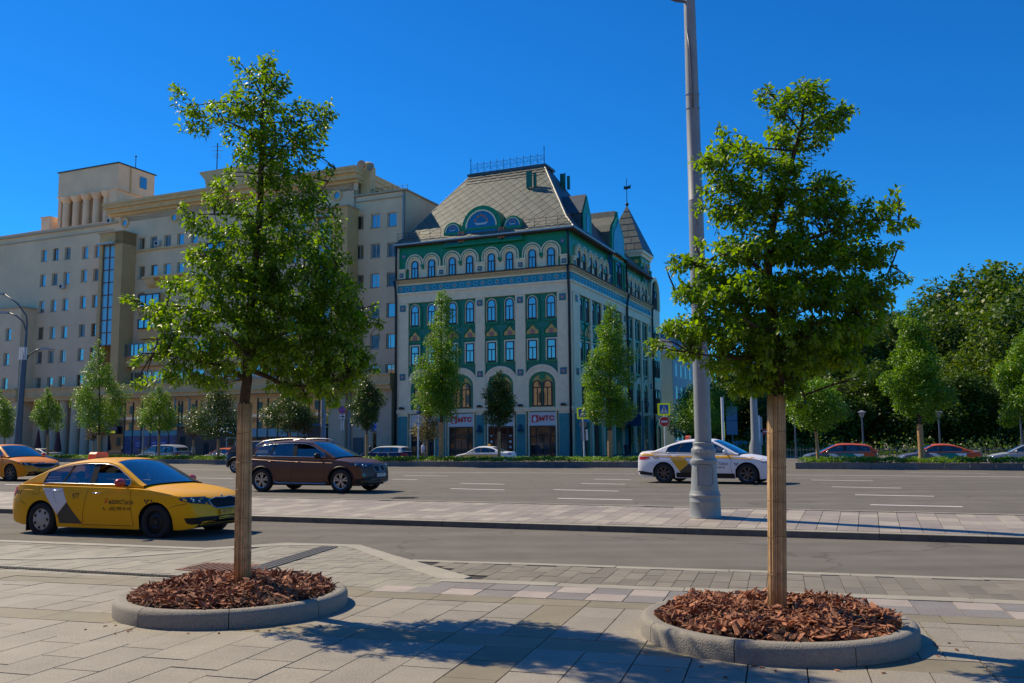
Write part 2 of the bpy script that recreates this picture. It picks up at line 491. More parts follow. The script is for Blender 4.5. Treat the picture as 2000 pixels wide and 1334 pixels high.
# median paving: slabs of two tones, on the median's own grid
rotm = -ang_k
orgm = on(KA, kd, 0, 0) + kn * KW
mcols = []
for i in range(-34, 100):
 mcols.append(i)
cells = []
for i in mcols:
 u0 = i * .34
 base = orgm + kd * u0
 # width of the strip here
 w0 = None
 num = (MA - base).dot(Vector((-md.y, md.x, 0))); den = kn.dot(Vector((-md.y, md.x, 0)))
 w0 = num / den
 v = -rnd.choice((0, .18, .36))
 k = 0
 while v < w0 - .16:
  va = max(v, 0); vb = min(v + .52, w0 - .16)
  if vb - va > .08:
   c = base + kd * .17 + kn * ((va + vb) / 2)
   px, py = PX((c.x, c.y, .05))
   cells.append((c.length, u0, va, vb, w0, px))
  v += .52; k += 1
cells = [c for c in cells if -60 < c[5] < 2060]
cells.sort()
rest = MB()
def mz(v, w): return .02 + .12 * min(1, max(0, v / w))
tile_cols = [stone('median_slab_a', (0.31, 0.265, 0.22), .1, .05), stone('median_slab_b', (0.385, 0.34, 0.27), .1, .05), stone('median_slab_c', (0.27, 0.235, 0.2), .12, .05)]
for idx, (d_, u0, va, vb, w0, px) in enumerate(cells):
 m = rnd.choices(tile_cols, (5, 3, 2))[0]
 if idx < 296:
  p = orgm + kd * (u0 + .004) + kn * (va + .004)
  if m.name not in UNIT: UNIT[m.name] = slab_mesh('slab_' + m.name, m)
  sl = math.atan((mz(vb, w0) - mz(va, w0)) / (vb - va))
  o = link('median_slab', UNIT[m.name], md_root, loc=(p.x, p.y, mz(va, w0) + .008), rot=(sl, 0, ang_k), scale=(.34 - .01, vb - va - .01, 1))
 else:
  q = []
  for (uu, vv) in ((u0 + .005, va + .005), (u0 + .335, va + .005), (u0 + .335, vb - .005), (u0 + .005, vb - .005)):
   p = orgm + kd * uu + kn * vv
   q.append((p.x, p.y, mz(vv, w0) + .008))
  n = len(rest.v); rest.add(q + [(x, y, z - .05) for x, y, z in q], [(0, 1, 2, 3), (0, 4, 5, 1), (1, 5, 6, 2), (3, 2, 6, 7), (0, 3, 7, 4)], tile_cols.index(m))
if rest.v: rest.build('far_median_slab', tile_cols, md_root, kind='stuff')
# far edge kerb of the median (flush strip)
t = -6
while t < 30:
 p = on(MA, md, t, .095)
 o = link('edge_stone', UNIT.setdefault('edge', slab_mesh('edge_stone', strip_m)), md_root, loc=p + Vector((md.y, -md.x, 0)) * .15 + Vector((0, 0, .06)), rot=(0, 0, math.atan2(md.y, md.x)), scale=(1.98, .15, 1))
 t += 2.0
# ---- near sidewalk
sw = structure('sidewalk')
b = MB()
prof = [UV(-48, 12.2), UV(-8.62, 12.2), UV(-8.2, 12.32), UV(-7.68, 12.93), UV(-6.33, 12.93), UV(-4.95, 11.6), UV(24, 11.6), UV(24, -3), UV(-48, -3)]
b.prism([(p.x, p.y) for p in prof][::-1], -.3, -.012)
b.build('bedding', bed_m, sw)
RINGS = [(G(457, 1185, 0), 1.10), (G(1514, 1239, 0), 1.097)]
def in_ring(u, v, pad=-.12):
 p = UV(u, v)
 return any((p - c).length < r + pad for c, r in RINGS)
def visible(u, v, m=80):
 p = UV(u, v);
 if p.y < .8: return False
 px, py = PX((p.x, p.y, 0)); return -m < px < 2000 + m and py < 1334 + 170
def ok(u0, u1, v0, v1):
 if not any(visible(u, v) for u in (u0, u1) for v in (v0, v1)): return False
 return not all(in_ring(u, v) for u in (u0, u1) for v in (v0, v1))
def field(name, m, us, ubreaks, vlo, vhi, lens, mats=None, z=0.0, clip=None):
 pass
U0 = -1.88
ucols = [U0 + .4 * i for i in range(-36, 24)]
big = []
for uc in ucols:
 brown_col = abs(uc - (-2.28)) < .01
 thin_col = abs(uc - (U0 + .4 * 7)) < .01
 # between the brown bands
 for (lo, hi) in ((4.3, 6.9), (7.3, 8.72)):
  v = lo - rnd.choice((0, .25, .45)) if lo < 5 else lo
  while v < hi - .02:
   ln = rnd.choice((.5, .7, .9)) if not (lo > 5) else rnd.choice((.47, .71, .95))
   ve = min(hi, v + ln)
   if hi - ve < .2: ve = hi
   if brown_col:
    if ok(uc, uc + .4, v, ve): slab('sandstone_slab', sand_m, uc, uc + .4, v, ve, 0, sw, TH)
   elif thin_col and lo > 5:
    if ok(uc, uc + .4, v, ve):
     slab('sandstone_slab', mat_thin, uc, uc + .18, v, ve, 0, sw, TH) if False else slab('sandstone_slab', grey_m, uc, uc + .18, v, ve, 0, sw, TH)
     slab('granite_slab', granite_m, uc + .18, uc + .4, v, ve, 0, sw, TH)
   elif ok(uc, uc + .4, v, ve):
    big.append((uc, v, ve))
   v = ve
big.sort(key=lambda q: UV(q[0], q[1]).length)
restb = MB()
for i, (uc, v, ve) in enumerate(big):
 if i < 285: slab('granite_slab', granite_m, uc, uc + .4, v, ve, 0, sw, TH)
 else:
  g = .0035
  q = [UV(uc + g, v + g), UV(uc + .4 - g, v + g), UV(uc + .4 - g, ve - g), UV(uc + g, ve - g)]
  restb.add([tuple(p) for p in q] + [(p.x, p.y, -.05) for p in q], [(0, 1, 2, 3), (0, 4, 5, 1), (1, 5, 6, 2), (3, 2, 6, 7), (0, 3, 7, 4)])
if restb.v: restb.build('far_granite_slab', granite_m, sw, kind='stuff')
# brown bands running along the street
for (lo, hi) in ((6.9, 7.3), (8.72, 9.07)):
 u = U0 - 36 * .4
 while u < 8:
  if ok(u, u + .8, lo, hi): slab('sandstone_slab', sand_m, u, u + .8, lo, hi, 0, sw, TH)
  u += .8
u = U0 - 36 * .4
while u < -4.6:
 if ok(u, u + .8, 9.07, 9.30): slab('sandstone_slab', sand_m, u, min(u + .8, -4.44), 9.07, 9.30, 0, sw, TH)
 u += .8
def on_ramp(u, v):
 """raised grey crossing left of the diagonal kerb strip"""
 return u < -6.33 + (11.4 - v) * 0 if False else (v - 9.9) < (u + 3.9) * (-3.03 / 2.43) + 0
# diagonal light strip polygon (from photograph points)
S0, S1, S2, S3 = [toUV(G(*p)) for p in ((704, 1065), (905, 1130), (870, 1134), (668, 1066))]
# checker band: two rows of square setts
u = -4.3; i = 0
while u < 8:
 for r_ in range(2):
  lo = 9.07 + r_ * .39; hi = lo + .39
  if ok(u, u + .4, lo, hi):
   pk = (i + r_) % 2 == 0
   if u < -2.9 and r_ == 1: pk = False
   slab('checker_sett', pink_m if pk and rnd.random() < .93 else blue_m, u, u + .39, lo, hi, 0, sw, TH)
 u += .39; i += 1
# light kerb strips
def strip(u0, u1, v0, v1, step, name='edging_stone', m=strip_m):
 u = u0
 while u < u1:
  if ok(u, min(u + step, u1), v0, v1): slab(name, m, u, min(u + step, u1), v0, v1, .001, sw, TH)
  u += step
strip(-3.85, 8, 9.86, 10.10, 1.4)
strip(-4.86, 8, 11.42, 11.60, 1.4)
# dark brown pavers between the strips
u = -6.4
k = 0
while u < 7:
 v = 10.10 - rnd.choice((0, .15, .3));
 while v < 11.42:
  va, vb = max(v, 10.10), min(v + .47, 11.42)
  # keep right of the diagonal
  ulim = -6.33 + (12.97 - v) * .985 - .2
  if vb - va > .07 and u > ulim and ok(u, u + .2, va, vb):
   slab('brown_paver', dark_m, u, u + .2, va, vb, 0, sw, TH, gap=.006); k += 1
  v += .47
 u += .2
# grey raised crossing pavers
k = 0
gcells = []
u = -15.0
while u < -3.6:
 v = 9.07 - rnd.choice((0, .2, .4))
 vtop = 12.86 if -7.8 < u < -6.4 else (12.1 if u <= -7.8 else 12.9)
 while v < vtop:
  dl_ = .2 if u > -7.2 and v > 9.6 else .6
  va, vb = max(v, 9.30 if u < -4.55 else 9.07), min(v + dl_, vtop)
  ulim = -3.7 if va < 9.9 else -6.34 + (12.9 - vb) * 1.0
  if -8.95 < u < -8.0: pass
  # diagonal left side: brown wedge
  wedge = u < -8.3 and va > 11.35 - (u + 8.3) * -.02
  if vb - va > .07 and u + .22 < ulim and ok(u, u + .22, va, vb):
   gcells.append((UV(u, va).length, u, va, vb, wedge))
  v += dl_
 u += .22
gcells.sort()
for i, (d_, u, va, vb, wedge) in enumerate(gcells[:900]):
 if wedge: slab('ramp_paver', dark_m, u, u + .22, va, vb, 0.0, sw, TH, gap=.006)
 else:
  if i < 290: slab('crossing_paver', rnd.choices((grey_m, granite_m), (6, 1))[0], u, u + .22, va, vb, 0.0, sw, TH, gap=.006)
  else:
   if i == 290: rg = MB()
   g = .003
   q = [UV(u + g, va + g), UV(u + .22 - g, va + g), UV(u + .22 - g, vb - g), UV(u + g, vb - g)]
   rg.add([tuple(p) for p in q] + [(p.x, p.y, -.05) for p in q], [(0, 1, 2, 3), (0, 4, 5, 1), (1, 5, 6, 2), (3, 2, 6, 7), (0, 3, 7, 4)])
if len(gcells) > 290: rg.build('far_crossing_paver', grey_m, sw, kind='stuff')
def polyslab(name, pxs, m, z=.004, th=.08):
 b = MB(); q = [G(px, py, 0) for px, py in pxs]
 b.prism([(p.x, p.y) for p in q], z - th, z)
 return b.build(name, m, sw)
polyslab('diagonal_kerb', [(704, 1064.5), (668, 1066), (690, 1071), (770, 1101), (858, 1131), (905, 1131), (920, 1127), (770, 1085)], strip_m, .005)
polyslab('edging_kerb', [(560, 1060.5), (704, 1064.5), (705, 1068), (620, 1066), (540, 1066.5), (470, 1071), (400, 1075), (400, 1070.5), (460, 1067)], strip_m, .006)
polyslab('edging_kerb', [(0, 1055), (200, 1062.5), (400, 1070.5), (400, 1074), (200, 1066.5), (0, 1058.5)], strip_m, .007)
polyslab('ramp_kerb', [(400, 1075), (250, 1085), (75, 1091), (-30, 1090), (-30, 1093), (80, 1094.5), (250, 1088.5), (400, 1078)], strip_m, .008)
# drain channel with bars
dr = MB()
A_, B_ = G(-20, 1109, 0), G(400, 1132, 0)
dd = (B_ - A_).normalized(); dn = Vector((-dd.y, dd.x, 0)); LL = (B_ - A_).length
def obox(mb, o, d, n, a0, a1, b0, b1, z0, z1):
 q = [o + d * a0 + n * b0, o + d * a1 + n * b0, o + d * a1 + n * b1, o + d * a0 + n * b1]
 mb.prism([(p.x, p.y) for p in q], z0, z1)
for k in (0, 1, 2): obox(dr, A_, dd, dn, 0, LL, k * .05, k * .05 + .016, .004, .012)
t = 0
while t < LL:
 obox(dr, A_, dd, dn, t, t + .02, .0, .116, .003, .010); t += .055
dr.build('drain_channel', iron_m, sw)
# dark tactile grate strip
tg = MB()
A_, B_ = G(505, 1118, 0), G(660, 1069, 0)
dd = (B_ - A_).normalized(); dn = Vector((-dd.y, dd.x, 0)); LL = (B_ - A_).length
for k in range(4): obox(tg, A_, dd, dn, 0, LL, k * .075, k * .075 + .05, .004, .014)
t = 0
while t < LL:
 obox(tg, A_, dd, dn, t, t + .05, -.01, .29, .003, .009); t += .3
tg.build('tactile_grate', mat('dark_grate', (0.085, 0.083, 0.08), .7), sw)
# rusty square cover with ribs
cv = MB()
C4 = [G(*p) for p in ((342, 1113.5), (405, 1099.5), (512, 1103), (470, 1120))]
cv.prism([(p.x, p.y) for p in C4], -.04, .010)
cc = (C4[0] + C4[2]) / 2
e1 = (C4[3] - C4[0]) ; e2 = (C4[1] - C4[0])
for k in range(1, 12):
 a0 = C4[0] + e1 * (k / 12); p1 = a0 + e2 * .12; p2 = a0 + e2 * .86
 dd2 = (p2 - p1).normalized(); n2 = Vector((-dd2.y, dd2.x, 0))
 obox(cv, p1, dd2, n2, 0, (p2 - p1).length, -.016, .016, .010, .018)
cvo = cv.build('access_cover', rust_m)
cvo['label'] = 'rusty square access cover with ribs in the paving behind the left tree'; cvo['category'] = 'manhole cover'
# manhole in the main road
mh = MB(); c = G(790, 972.5, .142)
mh.lathe([(.36, 0), (.36, .006), (.30, .008), (.29, .004), (0.001, .004)], 24, (c.x, c.y, .143))
for k in range(-4, 5): mh.box(c.x - .25, c.x + .25, c.y + k * .055 - .012, c.y + k * .055 + .012, .146, .153)
o = mh.build('manhole_cover', iron_m); o['label'] = 'round dark manhole cover in the road beside the brown car'; o['category'] = 'manhole cover'
# ---- lane markings
def dash(x0, y0, x1, y1, w=.15, name='lane_dash'):
 A_, B_ = G(x0, y0, .14), G(x1, y1, .14)
 d = (B_ - A_).normalized(); n = Vector((-d.y, d.x, 0))
 b = MB(); q = [A_ - n * w / 2, B_ - n * w / 2, B_ + n * w / 2, A_ + n * w / 2]
 b.add([(p.x, p.y, .144) for p in q], [(0, 1, 2, 3)])
 b.build(name, paint_m, main_road)
for d in ((1090, 973.5, 1235, 976.5), (1082, 956.5, 1208, 959.5), (1135, 944.5, 1221, 946), (1160, 936, 1232, 937), (1700, 986, 1880, 990), (1670, 966.5, 1825, 969.5), (1625, 951, 1760, 953.5), (1585, 937.5, 1705, 939.5),
          (375, 933.5, 456, 935), (765, 936, 815, 936.8), (790, 929, 876, 930), (10, 946, 60, 948), (560, 923, 640, 924.5), (900, 944, 985, 946), (880, 954.5, 985, 957), (260, 927, 330, 929)):
 dash(*d)
dash(1530, 927.5, 2080, 932.6, .13, 'lane_line'); dash(380, 917, 470, 918.6, .12, 'lane_line'); dash(75, 911.5, 380, 917, .12, 'lane_line')
dash(752, 922, 1240, 925.3, .12, 'lane_line'); dash(1768, 922.5, 1930, 925, .1)
# ------------------------------------------------------------------ foliage helpers
def leaves_geo(Pp, D, Nn, Ln, W, fold=.18, droop=.22, simple=False):
 """leaf blades: Pp base, D direction, Nn face normal; returns verts, faces arrays"""
 n = len(Pp)
 S = np.cross(D, Nn); S /= np.linalg.norm(S, axis=1, keepdims=True) + 1e-9
 Nn = np.cross(S, D)
 L1 = Ln[:, None]; W1 = W[:, None]
 if simple:
  V = np.stack([Pp, Pp + D * L1 * .45 - S * W1 * .5 + Nn * L1 * .06, Pp + D * L1 - Nn * L1 * droop * .5, Pp + D * L1 * .45 + S * W1 * .5 + Nn * L1 * .06], 1)
  idx = np.array([[0, 1, 2, 3]])
  F = (np.arange(n)[:, None, None] * 4 + idx[None]).reshape(-1, 4)
  return V.reshape(-1, 3), F
 def pt(t, s):
  return Pp + D * L1 * t + S * W1 * s + Nn * (abs(s) * W1 * fold * 2 - L1 * droop * t * t)
 V = np.stack([pt(0, 0), pt(.28, -.44), pt(.62, -.42), pt(1, 0), pt(.62, .42), pt(.28, .44), pt(.3, 0), pt(.65, 0)], 1)
 base = np.arange(n)[:, None] * 8
 quads = np.concatenate([base + np.array([[0, 6, 5, 5]]), ], 0)
 F = []
 tri = [(0, 1, 6), (7, 2, 3), (0, 6, 5), (7, 3, 4)]; qd = [(1, 2, 7, 6), (6, 7, 4, 5)]
 return V.reshape(-1, 3), (base, tri, qd)
def np_mesh(name, V, polys, m, smooth=True):
 """fast mesh: polys = list of (k, array Nx k)"""
 me = bpy.data.meshes.new(name)
 nv = len(V); loops = []; starts = []; totals = []; s = 0
 for A in polys:
  k = A.shape[1]
  loops.append(A.reshape(-1)); starts.append(np.arange(len(A)) * k + s); totals.append(np.full(len(A), k)); s += A.size
 loops = np.concatenate(loops); starts = np.concatenate(starts); totals = np.concatenate(totals)
 me.vertices.add(nv); me.vertices.foreach_set('co', np.asarray(V, dtype=np.float32).reshape(-1))
 me.loops.add(len(loops)); me.loops.foreach_set('vertex_index', loops.astype(np.int32))
 me.polygons.add(len(starts)); me.polygons.foreach_set('loop_start', starts.astype(np.int32))
 me.polygons.foreach_set('loop_total', totals.astype(np.int32))
 if smooth: me.polygons.foreach_set('use_smooth', np.ones(len(starts), dtype=bool))
 me.materials.append(m)
 me.update(calc_edges=True)
 return me
def leaf_mesh(name, Pp, D, Nn, Ln, W, m, simple=False, **k):
 V, F = leaves_geo(Pp, D, Nn, Ln, W, simple=simple, **k)
 if simple: return np_mesh(name, V, [F], m)
 base, tri, qd = F
 T = np.concatenate([base + np.array([t]) for t in tri]); Q = np.concatenate([base + np.array([q]) for q in qd])
 return np_mesh(name, V, [T, Q], m)
def nrm(a): return a / (np.linalg.norm(a, axis=-1, keepdims=True) + 1e-9)
npr = np.random.RandomState(11)
bark_m = mat('bark', (0.085, 0.058, 0.04), .9, var=.35, vscale=22, bump=.8, bscale=60)
twig_m = mat('twig_bark', (0.055, 0.035, 0.025), .85, var=.3, vscale=30)
reed_m = mat('reed', (0.58, 0.38, 0.185), .6, var=.3, vscale=9, island=.38)
wire_m = mat('wire', (0.10, 0.055, 0.03), .5, .5)
cork_m = mat('planter_stone', (0.29, 0.265, 0.22), .85, var=.14, vscale=45, bump=.6, bscale=90, world_pos=True, objvar=.06, detail=6)
chip_m = mat('bark_chip', (0.31, 0.125, 0.06), .8, var=.45, vscale=30, island=.5, objvar=.0)
chipo_m = mat('bark_chip_piece', (0.33, 0.13, 0.062), .8, var=.4, vscale=30, objvar=.5)
soil_m = mat('soil', (0.05, 0.024, 0.015), .95, var=.4, vscale=12, bump=.8, bscale=30)
near_leaf_m = leafmat('near_leaf', (0.055, 0.145, 0.008), (0.20, 0.325, 0.022), .50, .42)
def ring_planter(c, r, label, mulch_top):
 t = thing('tree_ring', label, 'tree planter', (c.x, c.y, 0), 0, 'round stone tree surrounds')
 h = .155; th = .12
 prof = [(r, 0), (r, h - .045), (r - .012, h - .02), (r - .035, h - .003), (r - .06, h), (r - th, h - .004), (r - th, 0)]
 nseg = 8; k = 10; gap = .004
 off = rnd.uniform(0, .5)
 b = MB()
 a0, a1 = gap / r, 2 * math.pi / nseg - gap / r
 vs = []; fs = []
 for i in range(k + 1):
  a = a0 + (a1 - a0) * i / k
  for (q, z) in prof: vs.append((q * math.cos(a), q * math.sin(a), z))
 m = len(prof)
 for i in range(k):
  for j in range(m - 1): fs.append((i * m + j, (i + 1) * m + j, (i + 1) * m + j + 1, i * m + j + 1))
 fs += [tuple(range(m))[::-1], tuple(k * m + j for j in range(m))]
 b.add(vs, fs)
 me = b.mesh('kerb_stone_curved', cork_m, smooth=40)
 for s in range(nseg): link('kerb_stone', me, t, rot=(0, 0, off + 2 * math.pi * s / nseg))
 ri = r - th
 # soil dome
 b = MB(); vs = []; fs = []
 NR, NA = 8, 40
 def hz(q): return .125 + (mulch_top - .15) * (1 - (q / ri) ** 4)
 vs.append((0, 0, hz(0)))
 for i in range(1, NR + 1):
  for j in range(NA):
   q = ri * i / NR; a = 2 * math.pi * j / NA
   vs.append((q * math.cos(a), q * math.sin(a), hz(q) + rnd.uniform(-.012, .012) - (.03 if i == NR else 0)))
 for j in range(NA): fs.append((0, 1 + j, 1 + (j + 1) % NA))
 for i in range(NR - 1):
  for j in range(NA):
   a = 1 + i * NA; j2 = (j + 1) % NA
   fs.append((a + j, a + NA + j, a + NA + j2, a + j2))
 b.add(vs, fs); b.build('soil', soil_m, t, smooth=True)
 # wood chips
 def chip(b, L, W, H, M=None):
  n = rnd.choice((5, 6, 6, 7)); pts = []
  for i in range(n):
   a = 2 * math.pi * (i + rnd.uniform(-.3, .3)) / n
   pts.append((L / 2 * math.cos(a) * rnd.uniform(.75, 1.1), W / 2 * math.sin(a) * rnd.uniform(.7, 1.15)))
  bend = rnd.uniform(-.25, .25) * L
  def F(p, z): return (p[0], p[1], z + bend * (p[0] / L) ** 2 * 2)
  vs = [F(p, -H / 2) for p in pts] + [F(p, H / 2 * rnd.uniform(.4, 1.2)) for p in pts]
  if M: vs = [tuple(M @ Vector(v)) for v in vs]
  fs = [(i, (i + 1) % n, n + (i + 1) % n, n + i) for i in range(n)] + [tuple(range(n))[::-1], tuple(range(n, 2 * n))]
  b.add(vs, fs)
 shared = []
 for k_ in range(7):
  b = MB(); chip(b, 1.0, rnd.uniform(.2, .5), .09); shared.append(b.mesh('wood_chip_shape', chipo_m))
 def place():
  q = ri * math.sqrt(rnd.random()) * .985; a = rnd.uniform(0, 2 * math.pi)
  z = hz(q) + rnd.uniform(-.01, .055) + .018 * math.sin(9 * q + 3 * a) + .016 * math.sin(7 * a + 5 * q)
  return Vector((q * math.cos(a), q * math.sin(a), z))
 def erot(): return Matrix.Rotation(rnd.uniform(0, 6.28), 4, 'Z') @ Matrix.Rotation(rnd.gauss(0, .6), 4, 'X') @ Matrix.Rotation(rnd.gauss(0, .55), 4, 'Y')
 b = MB()
 for i in range(2900):
  L = rnd.choice((.04, .06, .08, .11)) * rnd.uniform(.8, 1.3)
  chip(b, L, L * rnd.uniform(.16, .48), rnd.uniform(.003, .009), Matrix.Translation(place()) @ erot())
 b.build('mulch', chip_m, t, recalc=False, kind='stuff')
 for i in range(298):
  p = place(); p.z += .012
  L = rnd.uniform(.06, .12)
  o = link('wood_chip', rnd.choice(shared), t, loc=p, rot=erot().to_euler(), scale=(L, L, L * .8))
 # a few chips dropped outside
 b = MB()
 for i in range(14):
  a = rnd.uniform(3.6, 6.0); q = r + abs(rnd.gauss(.05, .18)) + .03
  chip(b, .045 * rnd.uniform(.6, 1.3), .02, .006, Matrix.Translation((q * math.cos(a), q * math.sin(a), .008)) @ Matrix.Rotation(rnd.uniform(0, 6), 4, 'Z'))
 b.build('spilled_chip', chip_m, t, recalc=False, kind='stuff')
 return t
ring_planter(*RINGS[0], 'round granite kerb ring filled with bark chips round the left tree, nearer the yellow taxi', .25)
ring_planter(*RINGS[1], 'round granite kerb ring filled with bark chips round the right tree, partly in shadow', .22)
def limb_pts(pxs, Y, zs=None):
 return pxs
def near_tree(label, Yc, limbs, blobs, stray, wrap, nt, seed):
 """limbs: list of [(px, py, depth offset, radius m), ...]; the crown follows blobs measured in the photograph"""
 rr = random.Random(seed)
 base = atY(limbs[0][0][0], limbs[0][0][1], Yc)
 t = thing('street_tree', label, 'tree', (base.x, base.y, 0), 0, 'young trees in round stone surrounds')
 org = Vector((base.x, base.y, 0))
 def W(px, py, dy): return atY(px, py, Yc + dy) - org
 tb = MB(); nodes = []
 for i, lb in enumerate(limbs):
  pts = [W(p[0], p[1], p[2]) for p in lb]; rad = [p[3] for p in lb]
  # smooth subdivision with small wobble
  P_, Q_ = [], []
  for a in range(len(pts) - 1):
   for s in range(4):
    f = s / 4
    p0 = pts[max(a - 1, 0)]; p1 = pts[a]; p2 = pts[a + 1]; p3 = pts[min(a + 2, len(pts) - 1)]
    q = .5 * ((2 * p1) + (p2 - p0) * f + (2 * p0 - 5 * p1 + 4 * p2 - p3) * f * f + (3 * p1 - p0 - 3 * p2 + p3) * f ** 3)
    P_.append(q); Q_.append(rad[a] * (1 - f) + rad[a + 1] * f)
  P_.append(pts[-1]); Q_.append(rad[-1])
  tb.tube(P_, Q_, 12 if i == 0 else 7)
  nodes += list(zip(P_, Q_))
 tb.build('trunk', bark_m, t, smooth=True)
 # reed mat wrapped round the stem
 (wx0, wy0, wr0), (wx1, wy1, wr1) = wrap
 A_, B_ = W(wx0, wy0, 0), W(wx1, wy1, 0)
 rb = MB(); N_ = 66
 ax = (B_ - A_)
 for k in range(N_):
  a = 2 * math.pi * k / N_ + rr.uniform(-.02, .02)
  dr = rr.uniform(-.003, .004)
  o1 = Vector((math.cos(a), math.sin(a), 0))
  seg = []
  for s in range(7):
   f = s / 6
   seg.append(A_ + ax * f + o1 * ((wr0 + (wr1 - wr0) * f) + dr + .003 * math.sin(f * 5 + k)) + Vector((0, 0, rr.uniform(-.006, .02) if s in (0, 6) else 0)))
  rb.tube(seg, .0048 + rr.uniform(-.001, .0012), 5)
 rb.build('reed_wrap', reed_m, t, smooth=True, recalc=False, kind='stuff')
 wb = MB()
 for f in (.04, .2, .36, .52, .68, .84):
  c = A_ + ax * f; q = wr0 + (wr1 - wr0) * f + .009
  wb.tube([c + Vector((q * math.cos(a), q * math.sin(a), .012 * math.sin(a + f * 9))) for a in [2 * math.pi * i / 24 for i in range(25)]], .0016, 4, cap=False)
 wb.build('binding_wire', wire_m, t)
 # crown: thin branches to each blob, twigs with leaves
 NB = [(Vector(n[0]), n[1]) for n in nodes if n[1] < .05]
 sc = 1750 / Yc
 br = MB(); LP, LD, LN, LL, LW = [], [], [], [], []
 tot = sum(b[2] * b[3] for b in blobs)
 def near_node(p):
  return min(NB, key=lambda n: (n[0] - p).length + max(0, n[0].z - p.z) * .8)[0]
 C0 = W(limbs[0][-1][0], limbs[0][len(limbs[0]) // 2][1], 0)
 for bl in blobs + stray:
  cx, cy, rx, ry = bl[:4]
  isst = bl in stray
  dmax = min(.75, (abs(rx) * 1.6 + 30) / sc)
  n = max(2, int(round(nt * rx * ry / tot * (.64 if cy < 470 else (.8 if cy < 560 else 1))))) if not isst else 3
  hub = W(cx, cy, rr.uniform(-.3, .3) * dmax)
  nn = near_node(hub)
  if (hub - nn).length > .04:
   mid = (hub + nn) / 2 + Vector((rr.uniform(-.03, .03), rr.uniform(-.03, .03), rr.uniform(-.01, .05)))
   br.tube([nn, mid, hub], [.009, .007, .003], 5)
  for i in range(n):
   while True:
    a, b_, c_ = rr.uniform(-1, 1), rr.uniform(-1, 1), rr.uniform(-1, 1)
    q = a * a + b_ * b_ + c_ * c_
    if q < 1 and q > rr.random() * .55: break
   tip = W(cx + a * rx * 1.12, cy + b_ * ry * 1.12, c_ * dmax)
   d0 = (tip - hub);
   out = (tip - C0); out.z *= .4
   d = (d0.normalized() * .6 + out.normalized() * .6 + Vector((0, 0, rr.uniform(.0, .55))) + Vector((rr.gauss(0, .3), rr.gauss(0, .3), rr.gauss(0, .2)))).normalized()
   ln = rr.uniform(.10, .24)
   root = tip - d * ln
   if rr.random() < .5: br.tube([near_node(root) * .25 + root * .75 if (near_node(root) - root).length > .3 else near_node(root), root, tip], [.0035, .0028, .0012], 3)
   else: br.tube([root, tip], [.0025, .001], 3)
   m_ = rr.randint(8, 12)
   ph = rr.uniform(0, 6.28)
   side = d.cross(Vector((0, 0, 1))).normalized() if abs(d.z) < .97 else Vector((1, 0, 0))
   up2 = side.cross(d)
   for k in range(m_):
    f = .12 + .88 * (k + rr.random() * .5) / m_
    p = root + d * ln * f
    an = ph + k * 2.4
    o_ = side * math.cos(an) + up2 * math.sin(an)
    ld = (d * .45 + o_ * .8 + Vector((0, 0, -.25 + rr.uniform(-.25, .2)))).normalized()
    nn_ = Vector((rr.gauss(0, .45), rr.gauss(0, .45), 1))
    LP.append(p + ld * .008); LD.append(ld); LN.append(nn_)
    L_ = rr.uniform(.042, .072) * (1 - .25 * (f > .9))
    LL.append(L_); LW.append(L_ * rr.uniform(.44, .6))
 br.build('branches', twig_m, t, recalc=False, kind='stuff')
 LP = np.array(LP); LD = nrm(np.array(LD)); LN = nrm(np.array(LN)); LL = np.array(LL); LW = np.array(LW)
 # the leaves nearest the camera, each a leaf of its own
 order = np.argsort(LP[:, 1] + npr.rand(len(LP)) * .5)
 single = order[:298]; rest = order[298:]
 t_leaf = leaf_mesh('leaf_shape', np.zeros((1, 3)), np.array([[1., 0, 0]]), np.array([[0, 0, 1.]]), np.array([1.]), np.array([.56]), near_leaf_m)
 for i in single:
  d = Vector(LD[i]); n = Vector(LN[i]); s = d.cross(n).normalized(); n = s.cross(d)
  M = Matrix((( d.x, -s.x, n.x), (d.y, -s.y, n.y), (d.z, -s.z, n.z)))
  o = link('leaf', t_leaf, t, loc=LP[i], rot=M.to_euler(), scale=(LL[i],) * 3)
 link('foliage', leaf_mesh('foliage', LP[rest], LD[rest], LN[rest], LL[rest], LW[rest], near_leaf_m), t, kind='stuff')
 return t
YL = RINGS[0][0].y; YR = RINGS[1][0].y
blL = [(525,112,18,20),(500,138,32,16),(545,152,24,20),(459,112,12,10),(475,150,20,12),(530,178,36,18),(338,166,11,15),(345,188,10,11),(378,208,26,13),(362,242,18,9),(390,238,24,11),(422,215,38,20),
 (470,195,40,34),(520,222,50,40),(585,215,34,24),(632,208,24,16),(648,222,12,8),(640,238,18,14),(612,256,34,16),(470,265,40,26),(540,265,55,30),(600,275,34,18),
 (485,300,40,18),(560,306,50,28),(615,300,16,10),(510,345,42,24),(570,348,44,24),(618,348,18,18),(646,330,9,16),(350,405,12,8),(366,425,24,14),(395,440,22,14),(372,445,20,8),(425,385,34,28),(440,335,8,16),
 (500,400,50,34),(570,400,50,34),(625,398,36,28),(658,425,18,14),(460,452,52,34),(540,452,66,36),(620,460,52,36),(402,500,46,26),(480,510,76,36),(580,512,76,40),(652,512,40,32),
 (332,556,24,16),(392,558,60,34),(480,570,78,42),(580,572,78,42),(668,572,46,42),(295,600,26,13),(350,622,64,32),(450,640,86,42),(560,640,86,46),(658,640,56,46),(706,625,20,26),
 (302,682,26,15),(368,690,62,30),(470,700,86,36),(580,702,88,40),(668,702,56,42),(712,700,20,22),(342,732,42,17),(412,748,40,14),(560,760,50,14),(640,752,48,24),(690,742,24,18),(600,778,20,8),(655,785,18,10)]
